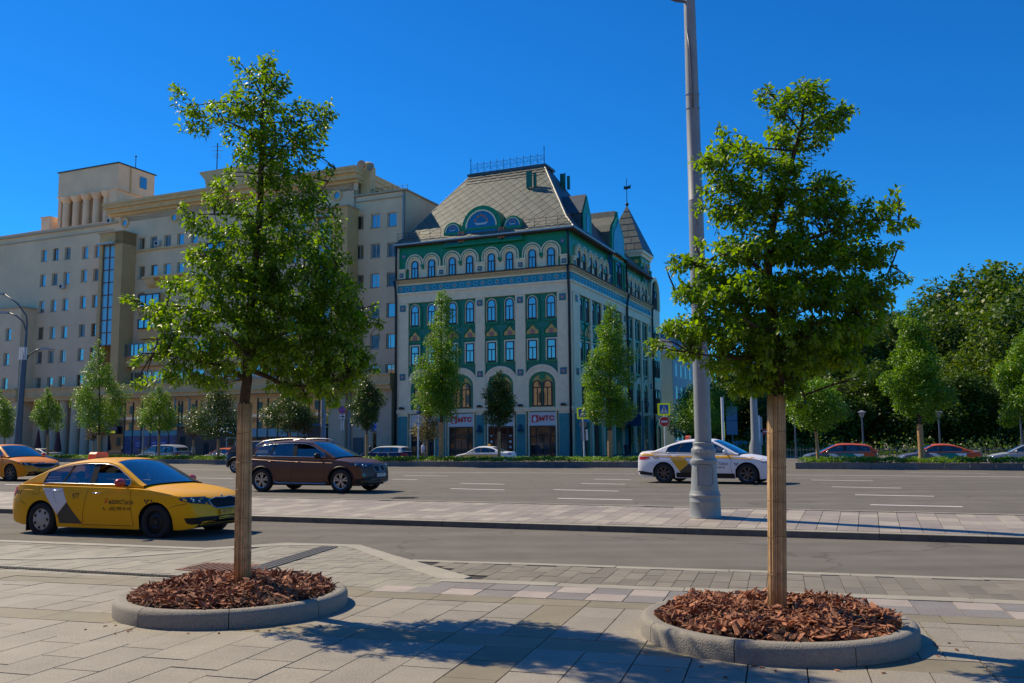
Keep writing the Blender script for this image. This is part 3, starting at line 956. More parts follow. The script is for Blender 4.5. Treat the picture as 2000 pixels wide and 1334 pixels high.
stL = [(238,580,10,5),(258,586,9,6),(256,708,10,6),(276,700,12,8),(262,752,10,7),(285,742,12,8),(742,628,8,8),(735,720,8,10),(320,655,14,10),(378,512,8,9),(368,488,7,8),(446,345,7,8),(420,350,6,6),(735,595,7,8)]
limL = [[(472,1142,0,.062),(474,1000,0,.058),(477,800,0,.052),(483,740,0,.05),(484,690,.02,.046),(490,600,0,.042),(498,520,0,.038),(506,430,0,.033),(510,340,0,.028),(511,270,0,.022),(514,200,0,.014),(524,120,0,.005)],
 [(482,745,0,.03),(455,725,-.1,.022),(420,712,-.2,.016),(360,700,-.2,.009),(300,690,-.2,.004)],
 [(484,720,0,.03),(520,735,.05,.024),(560,752,-.1,.018),(620,752,-.2,.01),(680,735,-.2,.005)],
 [(486,680,0,.024),(530,660,.2,.016),(600,640,.3,.01),(690,625,.3,.004)],[(488,640,0,.024),(440,620,.2,.016),(370,600,.2,.009),(290,598,.1,.004)],
 [(492,570,0,.02),(540,550,-.2,.014),(610,530,-.3,.008),(670,520,-.2,.004)],[(495,540,0,.02),(450,520,-.25,.013),(400,500,-.3,.006)],
 [(508,440,0,.018),(560,400,-.1,.012),(620,380,0,.007),(655,330,0,.003)],[(508,425,0,.016),(450,418,.1,.01),(390,418,0,.006),(350,405,0,.003)],
 [(510,330,0,.014),(545,295,.1,.009),(580,262,.1,.006)],[(511,285,0,.014),(480,255,0,.01),(430,235,0,.006),(365,240,0,.003)],
 [(513,240,0,.012),(560,238,0,.008),(610,235,.05,.005),(650,215,0,.002)],[(513,230,0,.012),(480,205,0,.009),(430,200,0,.006),(375,205,0,.004),(342,190,0,.003),(338,165,0,.002)],
 [(516,195,0,.009),(490,150,0,.005),(459,112,0,.002)], [(484,700,0,.022),(470,680,-.4,.014),(440,650,-.6,.007)],[(486,700,0,.022),(520,680,.4,.014),(540,650,.6,.007)]]
near_tree('slim young tree with narrow leafy crown in the left kerb ring, before the tan block', YL, limL, blL, stL, ((473, 1142, .078), (479, 790, .064)), 3300, 5)
blR = [(1570,158,22,16),(1592,178,30,24),(1545,192,36,20),(1612,212,42,24),(1658,214,18,8),(1676,208,8,5),(1632,240,26,13),(1520,215,18,22),(1488,188,8,8),(1498,165,5,9),(1562,258,46,28),(1518,262,24,20),(1602,268,18,8),
 (1404,262,8,12),(1398,302,32,22),(1374,318,20,10),(1352,312,9,9),(1440,290,44,24),(1500,312,46,30),(1548,312,28,24),(1410,350,38,28),(1470,362,50,32),(1530,360,38,26),(1600,348,34,18),(1640,352,26,20),
 (1400,402,28,26),(1440,420,40,24),(1480,400,52,32),(1560,400,56,36),(1622,392,46,30),(1682,402,44,18),(1742,402,24,18),(1768,432,18,9),(1720,438,32,12),(1650,440,40,20),(1752,372,7,12),
 (1332,505,12,14),(1372,522,30,20),(1430,492,46,30),(1500,480,66,32),(1580,480,66,36),(1650,492,56,32),(1718,500,36,22),(1752,532,16,9),(1332,570,24,18),(1390,570,56,36),(1470,560,68,42),(1560,570,78,42),
 (1650,570,66,42),(1715,570,36,30),(1302,642,22,13),(1350,640,46,30),(1430,642,68,42),(1520,650,78,42),(1620,650,78,42),(1688,640,44,36),(1332,688,32,13),(1410,702,44,28),(1490,712,58,34),(1580,712,58,28),
 (1660,702,38,18),(1440,755,12,12),(1468,750,28,22),(1550,760,18,24),(1562,798,10,10),(1500,755,20,10)]
stR = [(1276,668,10,5),(1262,672,6,5),(1308,498,8,9),(1300,520,9,9),(1322,520,8,8),(1368,368,10,9),(1790,432,8,6),(1772,540,10,5),(1702,452,12,9),(1716,478,12,8),(1426,770,8,12),(1700,728,10,8),(1688,740,8,6),(1358,472,8,12),(1363,400,8,8),(1755,478,8,6),(1410,248,7,7),(1480,180,7,7)]
limR = [[(1517,1207,0,.062),(1518,1000,0,.057),(1518,790,0,.05),(1520,740,0,.05),(1516,680,0,.045),(1506,600,0,.04),(1500,520,0,.036),(1510,440,0,.03),(1530,370,0,.024),(1548,310,0,.02),(1566,240,0,.014),(1572,165,0,.005)],
 [(1519,742,0,.028),(1550,738,.1,.02),(1568,765,.1,.012),(1575,790,.1,.006)],[(1518,720,0,.028),(1475,700,-.1,.02),(1430,700,-.2,.012),(1350,690,-.2,.005)],
 [(1516,690,0,.026),(1570,660,-.2,.018),(1640,650,-.3,.01),(1690,640,-.2,.005)],[(1510,640,0,.024),(1450,620,.2,.016),(1380,600,.2,.01),(1320,570,.2,.004)],
 [(1503,570,0,.022),(1560,540,.3,.014),(1650,510,.3,.008),(1740,520,.1,.003)],[(1500,540,0,.022),(1450,500,-.2,.014),(1400,500,-.2,.008),(1372,520,0,.004)],
 [(1504,490,0,.022),(1570,470,-.1,.016),(1640,445,-.1,.011),(1700,430,0,.007),(1768,430,0,.003)],[(1512,430,0,.018),(1470,400,.1,.013),(1430,370,.1,.01),(1390,330,0,.006),(1355,312,0,.002)],
 [(1530,370,0,.014),(1590,370,.1,.009),(1640,352,.1,.004)],[(1552,295,0,.012),(1500,290,0,.008),(1440,285,0,.005),(1400,268,0,.002)],[(1560,260,0,.01),(1610,225,0,.006),(1670,212,0,.002)],[(1562,255,0,.01),(1530,215,0,.006),(1498,170,0,.002)],
 [(1506,650,0,.02),(1480,640,-.4,.012),(1450,620,-.6,.006)],[(1506,650,0,.02),(1540,620,.4,.012),(1590,600,.6,.006)]]
near_tree('young tree with a broad drooping crown standing right of the big grey lamp post', YR, limR, blR, stR, ((1518, 1207, .070), (1517, 775, .070)), 3000, 9)
# ------------------------------------------------------------------ vehicles
tyre_m = mat('tyre', (0.018, 0.017, 0.017), .8, var=.2, vscale=8)
blackp_m = mat('black_plastic', (0.014, 0.014, 0.015), .55, spec=.3)
seam_m = mat('panel_gap', (0.008, 0.008, 0.008), .7)
chrome_m = mat('chrome', (0.75, 0.77, 0.8), .12, 1.0)
silver_m = mat('alloy', (0.45, 0.45, 0.46), .35, .8)
darkalloy_m = mat('dark_alloy', (0.10, 0.10, 0.11), .35, .7)
steel_m = mat('black_steel', (0.018, 0.018, 0.02), .5, .3)
capm = mat('hub_cap_plastic', (0.42, 0.41, 0.39), .45, .2)
inter_m = mat('cabin_trim', (0.022, 0.022, 0.024), .8)
seatm = mat('seat_fabric', (0.06, 0.055, 0.055), .9)
glass_side = glassmat('side_glass', (0.015, 0.035, 0.04), .38, bias=.08)
glass_ws = glassmat('windscreen_glass', (0.02, 0.08, 0.12), .40, bias=.16)
glass_dark = glassmat('privacy_glass', (0.008, 0.012, 0.02), .12)
lamp_m = mat('lamp_glass', (0.35, 0.40, 0.45), .08, .6, coat=1)
lampdark_m = mat('lamp_housing', (0.03, 0.04, 0.05), .12, .3, coat=1)
red_lamp_m = mat('tail_lamp_red', (0.50, 0.012, 0.01), .4, spec=.3)
amber_m = mat('amber', (0.7, 0.22, 0.02), .2, coat=1)
redp_m = mat('red_plastic', (0.62, 0.035, 0.02), .3, coat=.6)
orange_sign_m = mat('orange_sign', (0.75, 0.11, 0.035), .35, coat=.5)
livgrey_m = mat('livery_grey', (0.055, 0.052, 0.045), .4)
livwhite_m = mat('livery_white', (0.78, 0.78, 0.78), .35, coat=.3)
livyel_m = mat('livery_yellow', (0.78, 0.40, 0.01), .3, coat=.7)
black_ink = mat('black_ink', (0.02, 0.018, 0.015), .5)
red_ink = mat('red_ink', (0.65, 0.03, 0.015), .5)
white_ink = mat('white_ink', (0.75, 0.75, 0.72), .5)
plate_w = mat('plate_white', (0.7, 0.7, 0.68), .5)
plate_y = mat('plate_yellow', (0.75, 0.42, 0.03), .5)
def paint(name, col, metal=.0, rough=.28):
 return mat('paint_' + name, col, rough + .06, metal, coat=.16, spec=.22)
def lerp_tab(tab, x):
 if x <= tab[0][0]: return tab[0][1]
 for (a, b), (c, d) in zip(tab, tab[1:]):
  if x <= c: return b + (d - b) * (x - a) / (c - a) if c > a else d
 return tab[-1][1]
def smooth_tab(tab):
 """monotone-ish smooth interpolation of a table (catmull-rom on the points)"""
 xs = [p[0] for p in tab]; ys = [p[1] for p in tab]; n = len(xs)
 def f(x):
  if x <= xs[0]: return ys[0]
  if x >= xs[-1]: return ys[-1]
  i = 0
  while xs[i + 1] < x: i += 1
  h = xs[i + 1] - xs[i]; t = (x - xs[i]) / h
  def sl(j):
   if j <= 0 or j >= n - 1:
    j0 = min(max(j, 0), n - 1)
    a, b = (0, 1) if j0 == 0 else (n - 2, n - 1)
    return (ys[b] - ys[a]) / (xs[b] - xs[a])
   d0 = (ys[j] - ys[j - 1]) / (xs[j] - xs[j - 1]); d1 = (ys[j + 1] - ys[j]) / (xs[j + 1] - xs[j])
   if d0 * d1 <= 0: return 0
   return 2 * d0 * d1 / (d0 + d1)
  m0, m1 = sl(i) * h, sl(i + 1) * h
  return (2 * t ** 3 - 3 * t * t + 1) * ys[i] + (t ** 3 - 2 * t * t + t) * m0 + (-2 * t ** 3 + 3 * t * t) * ys[i + 1] + (t ** 3 - t * t) * m1
 return f
class Car:
 """x runs from the rear bumper (0) to the front (L), y to the left, z up"""
 def __init__(s, sp):
  s.sp = sp; s.L = sp['L']; s.hw = sp['W'] / 2; s.H = sp['H']
  s.top = smooth_tab(sp['top']); s.bot = smooth_tab(sp['bot']); s.plan = smooth_tab(sp['plan'])
  s.gt = smooth_tab(sp['roof']); s.gx0 = sp['roof'][0][0]; s.gx1 = sp['roof'][-1][0]
  s.belt = sp['belt']                       # (z rear, z front)
  s.sec = smooth_tab(sp.get('sec', [(.15, .93), (.35, .975), (.55, 1.0), (.72, .992), (.86, .965), (1.0, .935), (1.15, .91)]))
  s.rt = sp.get('rt', .70)                  # half width of the roof edge relative to the body
  s.bow = sp.get('bow', .16)
  s.xr, s.xf = sp['axles']; s.wr = sp['wheel']
 def beltz(s, x):
  t = (x - s.gx0) / (s.gx1 - s.gx0); return s.belt[0] + (s.belt[1] - s.belt[0]) * t
 def pull(s, x, q):
  """plan curvature of nose and tail"""
  a = max(0, (x - (s.L - .55)) / .55); b = max(0, (.5 - x) / .5)
  return -s.bow * a * q * q + s.bow * .7 * b * q * q
 def yside(s, x, z): return s.hw * s.plan(x) * s.sec(z)
 def gy(s, x, z):
  zb = s.beltz(x); yb = s.hw * s.plan(min(max(x, .5), s.L - .6)) * s.sec(zb) - .035; yt = s.hw * s.rt
  # narrow toward the windscreen foot and rear window
  t = (z - zb) / (s.H - zb)
  return yb + (yt - yb) * (t ** 1.15 if t > 0 else 0)
 def body(s, name, m, parent):
  # columns
  xs = set()
  for i in range(49): xs.add(s.L * i / 48)
  for i in range(1, 10): xs.add(s.L - .22 * (1 - math.cos(i / 10 * math.pi / 2))); xs.add(.22 * (1 - math.cos(i / 10 * math.pi / 2)))
  R_ = s.wr + s.sp.get('archgap', .055)
  for c in (s.xr, s.xf):
   for i in range(-12, 13): xs.add(c + R_ * math.sin(i / 12 * math.pi / 2))
   xs.add(c - R_ - .004); xs.add(c + R_ + .004)
  xs = sorted(x for x in xs if 0 <= x <= s.L)
  out = [xs[0]]
  for x in xs[1:]:
   if x - out[-1] > .0035: out.append(x)
  xs = out
  nz, nq = 13, 9
  V = []; F = []
  def crown(x, q):
   e = s.sp.get('edge', .05)
   return s.top(x) - e * abs(q) ** 5 - .03 * q * q
  for x in xs:
   zb = s.bot(x)
   for c in (s.xr, s.xf):
    d = abs(x - c)
    if d < R_: zb = max(zb, s.wr + math.sqrt(max(0, R_ * R_ - d * d)) * .97)
   zt = crown(x, 1)
   if zb > zt - .01: zb = zt - .01
   for sd in (-1, 1):
    for k in range(nz):
     z = zb + (zt - zb) * k / (nz - 1)
     V.append((x + s.pull(x, 1), sd * s.yside(x, z), z))
   ys = s.yside(x, zt)
   for k in range(1, 2 * nq):
    q = -1 + k / nq
    qq = math.copysign(abs(q) ** .8, q)
    V.append((x + s.pull(x, qq), ys * qq, crown(x, qq)))
  C = 2 * nz + 2 * nq - 1
  for i in range(len(xs) - 1):
   a, b = i * C, (i + 1) * C
   for k in range(nz - 1):
    F.append((a + k, b + k, b + k + 1, a + k + 1))
    F.append((a + nz + k + 1, b + nz + k + 1, b + nz + k, a + nz + k))
   topi = [nz - 1] + [2 * nz + k for k in range(2 * nq - 1)] + [2 * nz - 1]
   opn = s.gx0 + .22 < xs[i] and xs[i + 1] < s.gx1 - .12
   for k in range(len(topi) - 1):
    if opn and 1 <= k < len(topi) - 2: continue
    F.append((a + topi[k], b + topi[k], b + topi[k + 1], a + topi[k + 1]))
  # end caps
  for a in (0, (len(xs) - 1) * C):
   F.append(tuple([a + k for k in range(nz)] + [a + 2 * nz + k for k in range(2 * nq - 1)] + [a + nz + k for k in range(nz - 1, -1, -1)]))
  b = MB(); b.add(V, F)
  me = b.mesh(name, m, smooth=38)
  s.body_obj = link(name, me, parent)
  bm = bmesh.new(); bm.from_mesh(me); s.bvh = BVHTree.FromBMesh(bm); bm.free()
  return s.body_obj
 # roof skin, pillars, glass -------------------------------------------------
 def gpt(s, x, q):
  """point on the top skin of the cabin"""
  zt = s.gt(x); zb = s.beltz(x)
  zs = max(zb, zt - .055)
  ys = s.gy(x, zs)
  e = zt - zs
  w0, w1 = s.sp['ws']; r0, r1 = s.sp['rw']
  fwd = .09 * (1 - q * q) * min(1, max(0, (x - w0 + .2) / (w1 - w0))); back = .10 * (1 - q * q) * min(1, max(0, (r1 + .1 - x) / (r1 - r0)))
  return (x + fwd - back, ys * q, zs + e * (1 - abs(q) ** 3) ** .6 + .02 * (1 - q * q))
 def cabin(s, m, parent, gl_ws, gl_rw):
  sp = s.sp
  def skin(x0, x1, q0, q1, nx, nq):
   V = []; F = []
   for i in range(nx + 1):
    for k in range(nq + 1):
     V.append(s.gpt(x0 + (x1 - x0) * i / nx, q0 + (q1 - q0) * k / nq))
   for i in range(nx):
    for k in range(nq):
     a = i * (nq + 1) + k; F.append((a, a + 1, a + nq + 2, a + nq + 1))
   return V, F
  w0, w1 = sp['ws']; r0, r1 = sp['rw']
  b = MB()
  for args in ((r1, w0, -1, 1, 18, 16), (w0, w1, -1, -.9, 10, 2), (w0, w1, .9, 1, 10, 2), (r0, r1, -1, -.86, 8, 2), (r0, r1, .86, 1, 8, 2), (s.gx0, r0, -1, 1, 2, 12)):
   b.add(*skin(*args))
  # side of the cabin outside the window area
  def topz(x): return max(s.beltz(x), s.gt(x) - .055)
  d0, d1 = sp['dlo'][0], sp['dlo'][1]
  def upz(x): return topz(x) - .035
  up = [(s.gx0 + (s.gx1 - s.gx0) * i / 60) for i in range(61)]
  outer = [(x, topz(x)) for x in up] + [(s.gx1, s.beltz(s.gx1) - .03), (s.gx0, s.beltz(s.gx0) - .03)]
  lowz = lambda x: s.beltz(x) + .02
  # window area outline: rises from its rear tip along the roof line down to the front tip
  ux = [d0 + (d1 - d0) * i / 40 for i in range(41)]
  dl = [(x, max(min(upz(x), s.gt(x) - .07), lowz(x) + .012)) for x in ux]
  dlo = [(d0, lowz(d0))] + dl[1:-1] + [(d1, lowz(d1))]
  n = 30
  def mapside(p, sd, off=0): return (p[0], sd * (s.gy(p[0], p[1]) + off), p[1])
  def poly_with_hole(mb, outer, hole, fn):
   vs = outer + hole
   tri = mgeo.tessellate_polygon([[Vector((x, z, 0)) for x, z in outer], [Vector((x, z, 0)) for x, z in hole]])
   mb.add([fn(p) for p in vs], [tuple(t) for t in tri])
  hole = dlo + [(d1 + (d0 - d1) * i / 12, lowz(d1 + (d0 - d1) * i / 12)) for i in range(1, 12)]
  for sd in (-1, 1): poly_with_hole(b, outer, hole, lambda p: mapside(p, sd))
  ob = b.build('roof', m, parent, smooth=35)
  lb = MB()
  for args in ((r1, w0, -1, 1, 10, 10), (s.gx0, r0, -1, 1, 2, 8)):
   V, F = skin(*args); lb.add([(x, y * .97, z - .025) for x, y, z in V], F)
  for sd in (-1, 1): poly_with_hole(lb, outer, hole, lambda p: mapside(p, sd, -.03))
  lb.build('headliner', inter_m, parent)
  # black window frames between the panes, panes
  wins = []
  cuts = sp['pillars']           # list of (x lower rear, x upper rear, x lower front, x upper front)
  edges = [(-9, -9)] + [((c[2]), (c[3])) for c in cuts]
  ends = [(c[0], c[1]) for c in cuts] + [(99, 99)]
  zlo, zhi = s.beltz((d0 + d1) / 2), s.H - .06
  inner = [(x, z - .012 if 0 < i < len(dlo) - 1 else z + .006) for i, (x, z) in enumerate(dlo)]
  def clip(poly, a, bq, keep_right):
   """clip polygon by slanted line through (a, zlo)-(bq, zhi)"""
   def side(p):
    xl = a + (bq - a) * (p[1] - zlo) / (zhi - zlo)
    return (p[0] - xl) * (1 if keep_right else -1)
   out = []
   for i in range(len(poly)):
    p, q = poly[i], poly[(i + 1) % len(poly)]
    sp_, sq = side(p), side(q)
    if sp_ >= 0: out.append(p)
    if (sp_ >= 0) != (sq >= 0):
     t = sp_ / (sp_ - sq); out.append((p[0] + (q[0] - p[0]) * t, p[1] + (q[1] - p[1]) * t))
   return out
  full = [(x, z) for x, z in inner] + [(d1 + (d0 - d1) * i / 12, lowz(d1 + (d0 - d1) * i / 12) + .006) for i in range(1, 12)]
  for (e, f) in zip(edges, ends):
   pl = full
   if e[0] > -9: pl = clip(pl, e[0], e[1], True)
   if f[0] < 99: pl = clip(pl, f[0], f[1], False)
   if len(pl) > 3: wins.append(pl)
  fr = MB()
  for sd in (-1, 1):
   loops = [[Vector((x, z, 0)) for x, z in hole]] + [[Vector((x, z, 0)) for x, z in w] for w in wins]
   vs = sum([list(l) for l in [hole] + wins], [])
   tri = mgeo.tessellate_polygon(loops)
   fr.add([mapside(p, sd, -.004) for p in vs], [tuple(t) for t in tri])
   for c_ in cuts:
    zt_ = min(upz(c_[1]), upz(c_[3])) - .01; zb_ = lowz(c_[0])
    fr.add([mapside(p, sd, .002) for p in ((c_[0], zb_), (c_[2], zb_), (c_[3], zt_), (c_[1], zt_))], [(0, 1, 2, 3)])
  fr.build('window_frame', blackp_m, parent)
  # bright trim along the window line
  if sp.get('trim', True):
   tr = MB()
   for sd in (-1, 1):
    if sp.get('trim') != 'top':
     tr.tube([mapside((x, lowz(x) - .004), sd, .006) for x in [d0 + (d1 - d0) * i / 14 for i in range(15)]], .008, 5)
    if sp.get('trim_top', False):
     tr.tube([mapside(p, sd, .006) for p in dlo], .007, 5)
   tr.build('window_trim', chrome_m, parent, smooth=True)
  for sd in (-1, 1):
   for wi, w in enumerate(wins):
    if sd == -1 and wi in sp.get('open', ()) :
     w = clipz(w, sp.get('openz', s.H - .25))
    if len(w) < 3: continue
    tri = mgeo.tessellate_polygon([[Vector((x, z, 0)) for x, z in w]])
    b = MB(); b.add([mapside(p, sd, -.010) for p in w], [tuple(t) for t in tri])
    b.build('side_window', sp.get('glass', {}).get(wi, glass_side), parent)
  for nm, x0, x1, q, g in (('windscreen', w0, w1, .9, gl_ws), ('rear_window', r0, r1, .86, gl_rw)):
   V, F = skin(x0, x1, -q, q, 12, 12)
   V = [(x, y, z - .004) for x, y, z in V]
   b = MB(); b.add(V, F); b.build(nm, g, parent, smooth=True)
  s.mapside = mapside; s.lowz = lowz; s.dlo = dlo
  # cabin interior
  b = MB(); iw = s.hw * .80
  b.box(s.xr - .1, s.gx1 - .1, -iw, iw, .30, .38)
  b.box(s.gx1 - .55, s.gx1 - .05, -iw, iw, .55, s.beltz(s.gx1) - .03)
  b.box(s.gx0 + .1, s.xr + .25, -iw, iw, .5, s.beltz(s.gx0) - .06)
  b.box(s.xr + .2, s.gx1 - .3, -iw - .06, -iw, .3, s.belt[0] - .05); b.box(s.xr + .2, s.gx1 - .3, iw, iw + .06, .3, s.belt[0] - .05)
  b.build('cabin', inter_m, parent)
  b = MB()
  fx = sp.get('seat', (s.xr + s.xf) / 2 + .12)
  for (x, ys) in ((fx, (-.37, .37)), (fx - .92, (-.38, .38, 0))):
   for y in ys:
    wq = .24 if len(ys) == 2 else .22
    b.prism([(x - .05, .42), (x + .42, .46), (x + .44, .55), (x + .02, .54), (x - .16, 1.02 * s.H / 1.46), (x - .27, 1.0 * s.H / 1.46)], y - wq, y + wq, 'y')
    b.ball((x - .25, y, 1.12 * s.H / 1.46), (.055, .13, .09), 8)
  b.build('seats', seatm, parent, smooth=40)
  b = MB(); c = Vector((fx + .62, .37, .88 * s.H / 1.46))
  b.tube([c + Vector((.06 * math.sin(a), .18 * math.cos(a), .18 * math.sin(a))) for a in [2 * math.pi * i / 20 for i in range(21)]], .014, 5, cap=False)
  b.build('steering_wheel', blackp_m, parent, smooth=True)
 # conformal patches -----------------------------------------------------------
 def cast(s, p2, view, off):
  """view: 'R' right side, 'L' left side, 'F' front, 'B' back, or a number = azimuth in degrees from the nose towards the right side"""
  a, z = p2
  if view == 'R': o, d = Vector((a, -3, z)), Vector((0, 1, 0))
  elif view == 'L': o, d = Vector((a, 3, z)), Vector((0, -1, 0))
  elif view == 'F': o, d = Vector((s.L + 2, a, z)), Vector((-1, 0, 0))
  elif view == 'B': o, d = Vector((-2, a, z)), Vector((1, 0, 0))
  elif view == 'T': o, d = Vector((a, z, 3)), Vector((0, 0, -1))
  hit = s.bvh.ray_cast(o, d)
  if hit[0] is None: return None
  n = hit[1]
  if n.dot(d) > 0: n = -n
  return hit[0] + n * off
 def decal(s, name, poly, view, m, parent, off=.004, step=.07, tris=None, thick=0):
  bm = bmesh.new()
  if tris is None:
   vs = [bm.verts.new((x, z, 0)) for x, z in poly]; bm.faces.new(vs)
  else:
   vs = [bm.verts.new((x, z, 0)) for x, z in poly]
   for f in tris:
    try: bm.faces.new([vs[i] for i in f])
    except ValueError: pass
  xs = [v.co.x for v in bm.verts]; zs = [v.co.y for v in bm.verts]
  for ax, lo, hi in ((0, min(xs), max(xs)), (1, min(zs), max(zs))):
   k = math.ceil(lo / step)
   while k * step < hi:
    co = [0, 0, 0]; co[ax] = k * step; no = [0, 0, 0]; no[ax] = 1
    bmesh.ops.bisect_plane(bm, geom=bm.verts[:] + bm.edges[:] + bm.faces[:], plane_co=co, plane_no=no)
    k += 1
  bmesh.ops.triangulate(bm, faces=[f for f in bm.faces if len(f.verts) > 4])
  dead = []
  for v in bm.verts:
   p = s.cast((v.co.x, v.co.y), view, off)
   if p is None: dead.append(v)
   else: v.co = p
  bmesh.ops.delete(bm, geom=dead, context='VERTS')
  me = bpy.data.meshes.new(name); bm.to_mesh(me); bm.free()
  me.materials.append(m)
  me.polygons.foreach_set('use_smooth', [True] * len(me.polygons))
  return link(name, me, parent)
 def word(s, txt, size, cx, cz, view, m, parent, bold=0.0, off=.006, name='lettering', sx=1.0, spacing=1.0):
  vs, fs = text_mesh(txt, size, bold, spacing=spacing)
  fl = {'R': 1, 'F': 1, 'L': -1, 'B': -1}[view]
  # right side: x grows to the right when looking at it; front: y grows to the right
  pts = [(cx + x * sx * fl, cz + y) for x, y in vs]
  return s.decal(name, pts, view, m, parent, off, .05, tris=fs)
 def line(s, name, pts, view, m, parent, w=.008, off=.002):
  P_ = []
  for (a, b) in zip(pts, pts[1:]):
   n = max(1, int(math.hypot(b[0] - a[0], b[1] - a[1]) / .06))
   for i in range(n): P_.append((a[0] + (b[0] - a[0]) * i / n, a[1] + (b[1] - a[1]) * i / n))
  P_.append(pts[-1])
  C_ = [s.cast(p, view, off) for p in P_]; C_ = [c for c in C_ if c is not None]
  if len(C_) < 2: return
  b = MB(); b.tube(C_, w / 2, 4)
  return b.build(name, m, parent)
def clipz(poly, z):
 out = []
 for i in range(len(poly)):
  p, q = poly[i], poly[(i + 1) % len(poly)]
  if p[1] <= z: out.append(p)
  if (p[1] <= z) != (q[1] <= z):
   t = (z - p[1]) / (q[1] - p[1]); out.append((p[0] + (q[0] - p[0]) * t, z))
 return out
def wheel(car, x, sd, parent, kind, w=.20):
 r = car.wr; y = sd * (car.hw - w / 2 - .012)
 tb = MB(); pr = r * .66
 prof = [(pr, -w / 2 + .02), (r * .80, -w / 2), (r * .93, -w / 2 + .006), (r, -w / 2 + .03), (r, w / 2 - .03), (r * .93, w / 2 - .006), (r * .80, w / 2), (pr, w / 2 - .02)]
 tb.lathe(prof, 32, (0, 0, 0), ax='y', caps=False)
 ty = tb.build('tyre', tyre_m, parent, smooth=50, loc=(x, y, r))
 o = sd
 rb = MB()
 m = {'cap': capm, 'steel': steel_m, 'alloy': silver_m, 'dark': darkalloy_m}[kind]
 f = o * (w / 2 - .025)
 if kind == 'cap':
  rb.lathe([(.001, f + o * .02), (pr * .3, f + o * .018), (pr * .45, f + o * .005), (pr * .93, f + o * .008), (pr, f - o * .01), (pr, f - o * .05)], 32, ax='y', caps=False)
  rim = rb.build('hub_cap', m, ty, smooth=40)
  hb = MB()
  for k in range(7):
   a = 2 * math.pi * k / 7
   hb.prism([(pr * .74 * math.cos(a + t) * 1.0 + 0, pr * .74 * math.sin(a + t)) if False else (pr * q * math.cos(a + t), pr * q * math.sin(a + t)) for q, t in ((.62, -.13), (.86, -.17), (.86, .17), (.62, .13))], f + o * .0075, f + o * .013, 'y')
  hb.build('vent_hole', blackp_m, ty, kind='stuff')
 elif kind == 'steel':
  rb.lathe([(.001, f), (pr * .25, f), (pr * .32, f - o * .02), (pr * .5, f + o * .004), (pr * .72, f - o * .02), (pr * .95, f - o * .035), (pr, f), (pr * 1.03, f + o * .008), (pr * 1.03, f - o * .05)], 32, ax='y', caps=False)
  rb.build('steel_rim', m, ty, smooth=40)
  hb = MB()
  for k in range(14):
   a = 2 * math.pi * k / 14
   hb.lathe([(.014, -.002), (.014, .002)], 8, (pr * .78 * math.cos(a), f - o * .016, pr * .78 * math.sin(a)), ax='y')
  hb.build('vent_hole', seam_m, ty, kind='stuff')
 else:
  n = 5 if kind == 'alloy' else 7
  rb.lathe([(pr * .9, f - o * .01), (pr, f + o * .005), (pr * 1.02, f + o * .01), (pr * 1.02, f - o * .08), (pr * .93, f - o * .08), (pr * .9, f - o * .01)], 32, ax='y', caps=False)
  rb.lathe([(.001, f + o * .002), (pr * .2, f), (pr * .24, f - o * .03)], 16, ax='y')
  for k in range(n):
   a = 2 * math.pi * k / n + .3
   for dt in ((-.16, .16) if kind == 'alloy' else (0,)):
    c0, c1 = a + dt * .4, a + dt * 1.3
    wd = .022 if kind == 'alloy' else .03
    p0 = (pr * .15 * math.cos(c0), pr * .15 * math.sin(c0)); p1 = (pr * .93 * math.cos(c1), pr * .93 * math.sin(c1))
    d = Vector((p1[0] - p0[0], p1[1] - p0[1])).normalized(); nn = Vector((-d.y, d.x))
    rb.prism([(p0[0] - nn.x * wd * .8, p0[1] - nn.y * wd * .8), (p1[0] - nn.x * wd, p1[1] - nn.y * wd), (p1[0] + nn.x * wd, p1[1] + nn.y * wd), (p0[0] + nn.x * wd * .8, p0[1] + nn.y * wd * .8)], f - o * .028, f - o * .004, 'y')
  rb.build('rim', m, ty, smooth=30)
  db = MB(); db.lathe([(.001, 0), (pr * .9, 0)], 20, (0, f - o * .07, 0), ax='y'); db.build('brake_disc', steel_m, ty)
 return ty
SP = {}
SP['liftback'] = dict(L=4.67, W=1.81, H=1.46, axles=(1.02, 3.71), wheel=.32, belt=(1.0, .965),
 top=[(0, .42), (.012, .55), (.03, .72), (.07, .90), (.16, 1.0), (.4, 1.05), (.9, 1.04), (3.3, .99), (3.6, .965), (3.95, .915), (4.25, .85), (4.42, .79), (4.52, .72), (4.585, .62), (4.63, .50), (4.66, .40), (4.67, .34)],
 bot=[(0, .40), (.08, .30), (.3, .24), (1.0, .19), (3.8, .18), (4.3, .19), (4.55, .22), (4.67, .30)],
 plan=[(0, .76), (.1, .86), (.3, .93), (.7, .98), (1.2, 1.0), (3.6, 1.0), (4.0, .985), (4.3, .94), (4.5, .87), (4.6, .80), (4.67, .72)],
 roof=[(.42, 1.045), (.75, 1.19), (1.1, 1.325), (1.5, 1.42), (1.95, 1.458), (2.3, 1.455), (2.56, 1.415), (2.84, 1.285), (3.1, 1.14), (3.38, .985)],
 ws=(2.52, 3.36), rw=(.50, 1.25), dlo=(.96, 3.08), pillars=[(1.42, 1.58, 1.45, 1.61), (2.10, 2.06, 2.24, 2.20)], rt=.655)
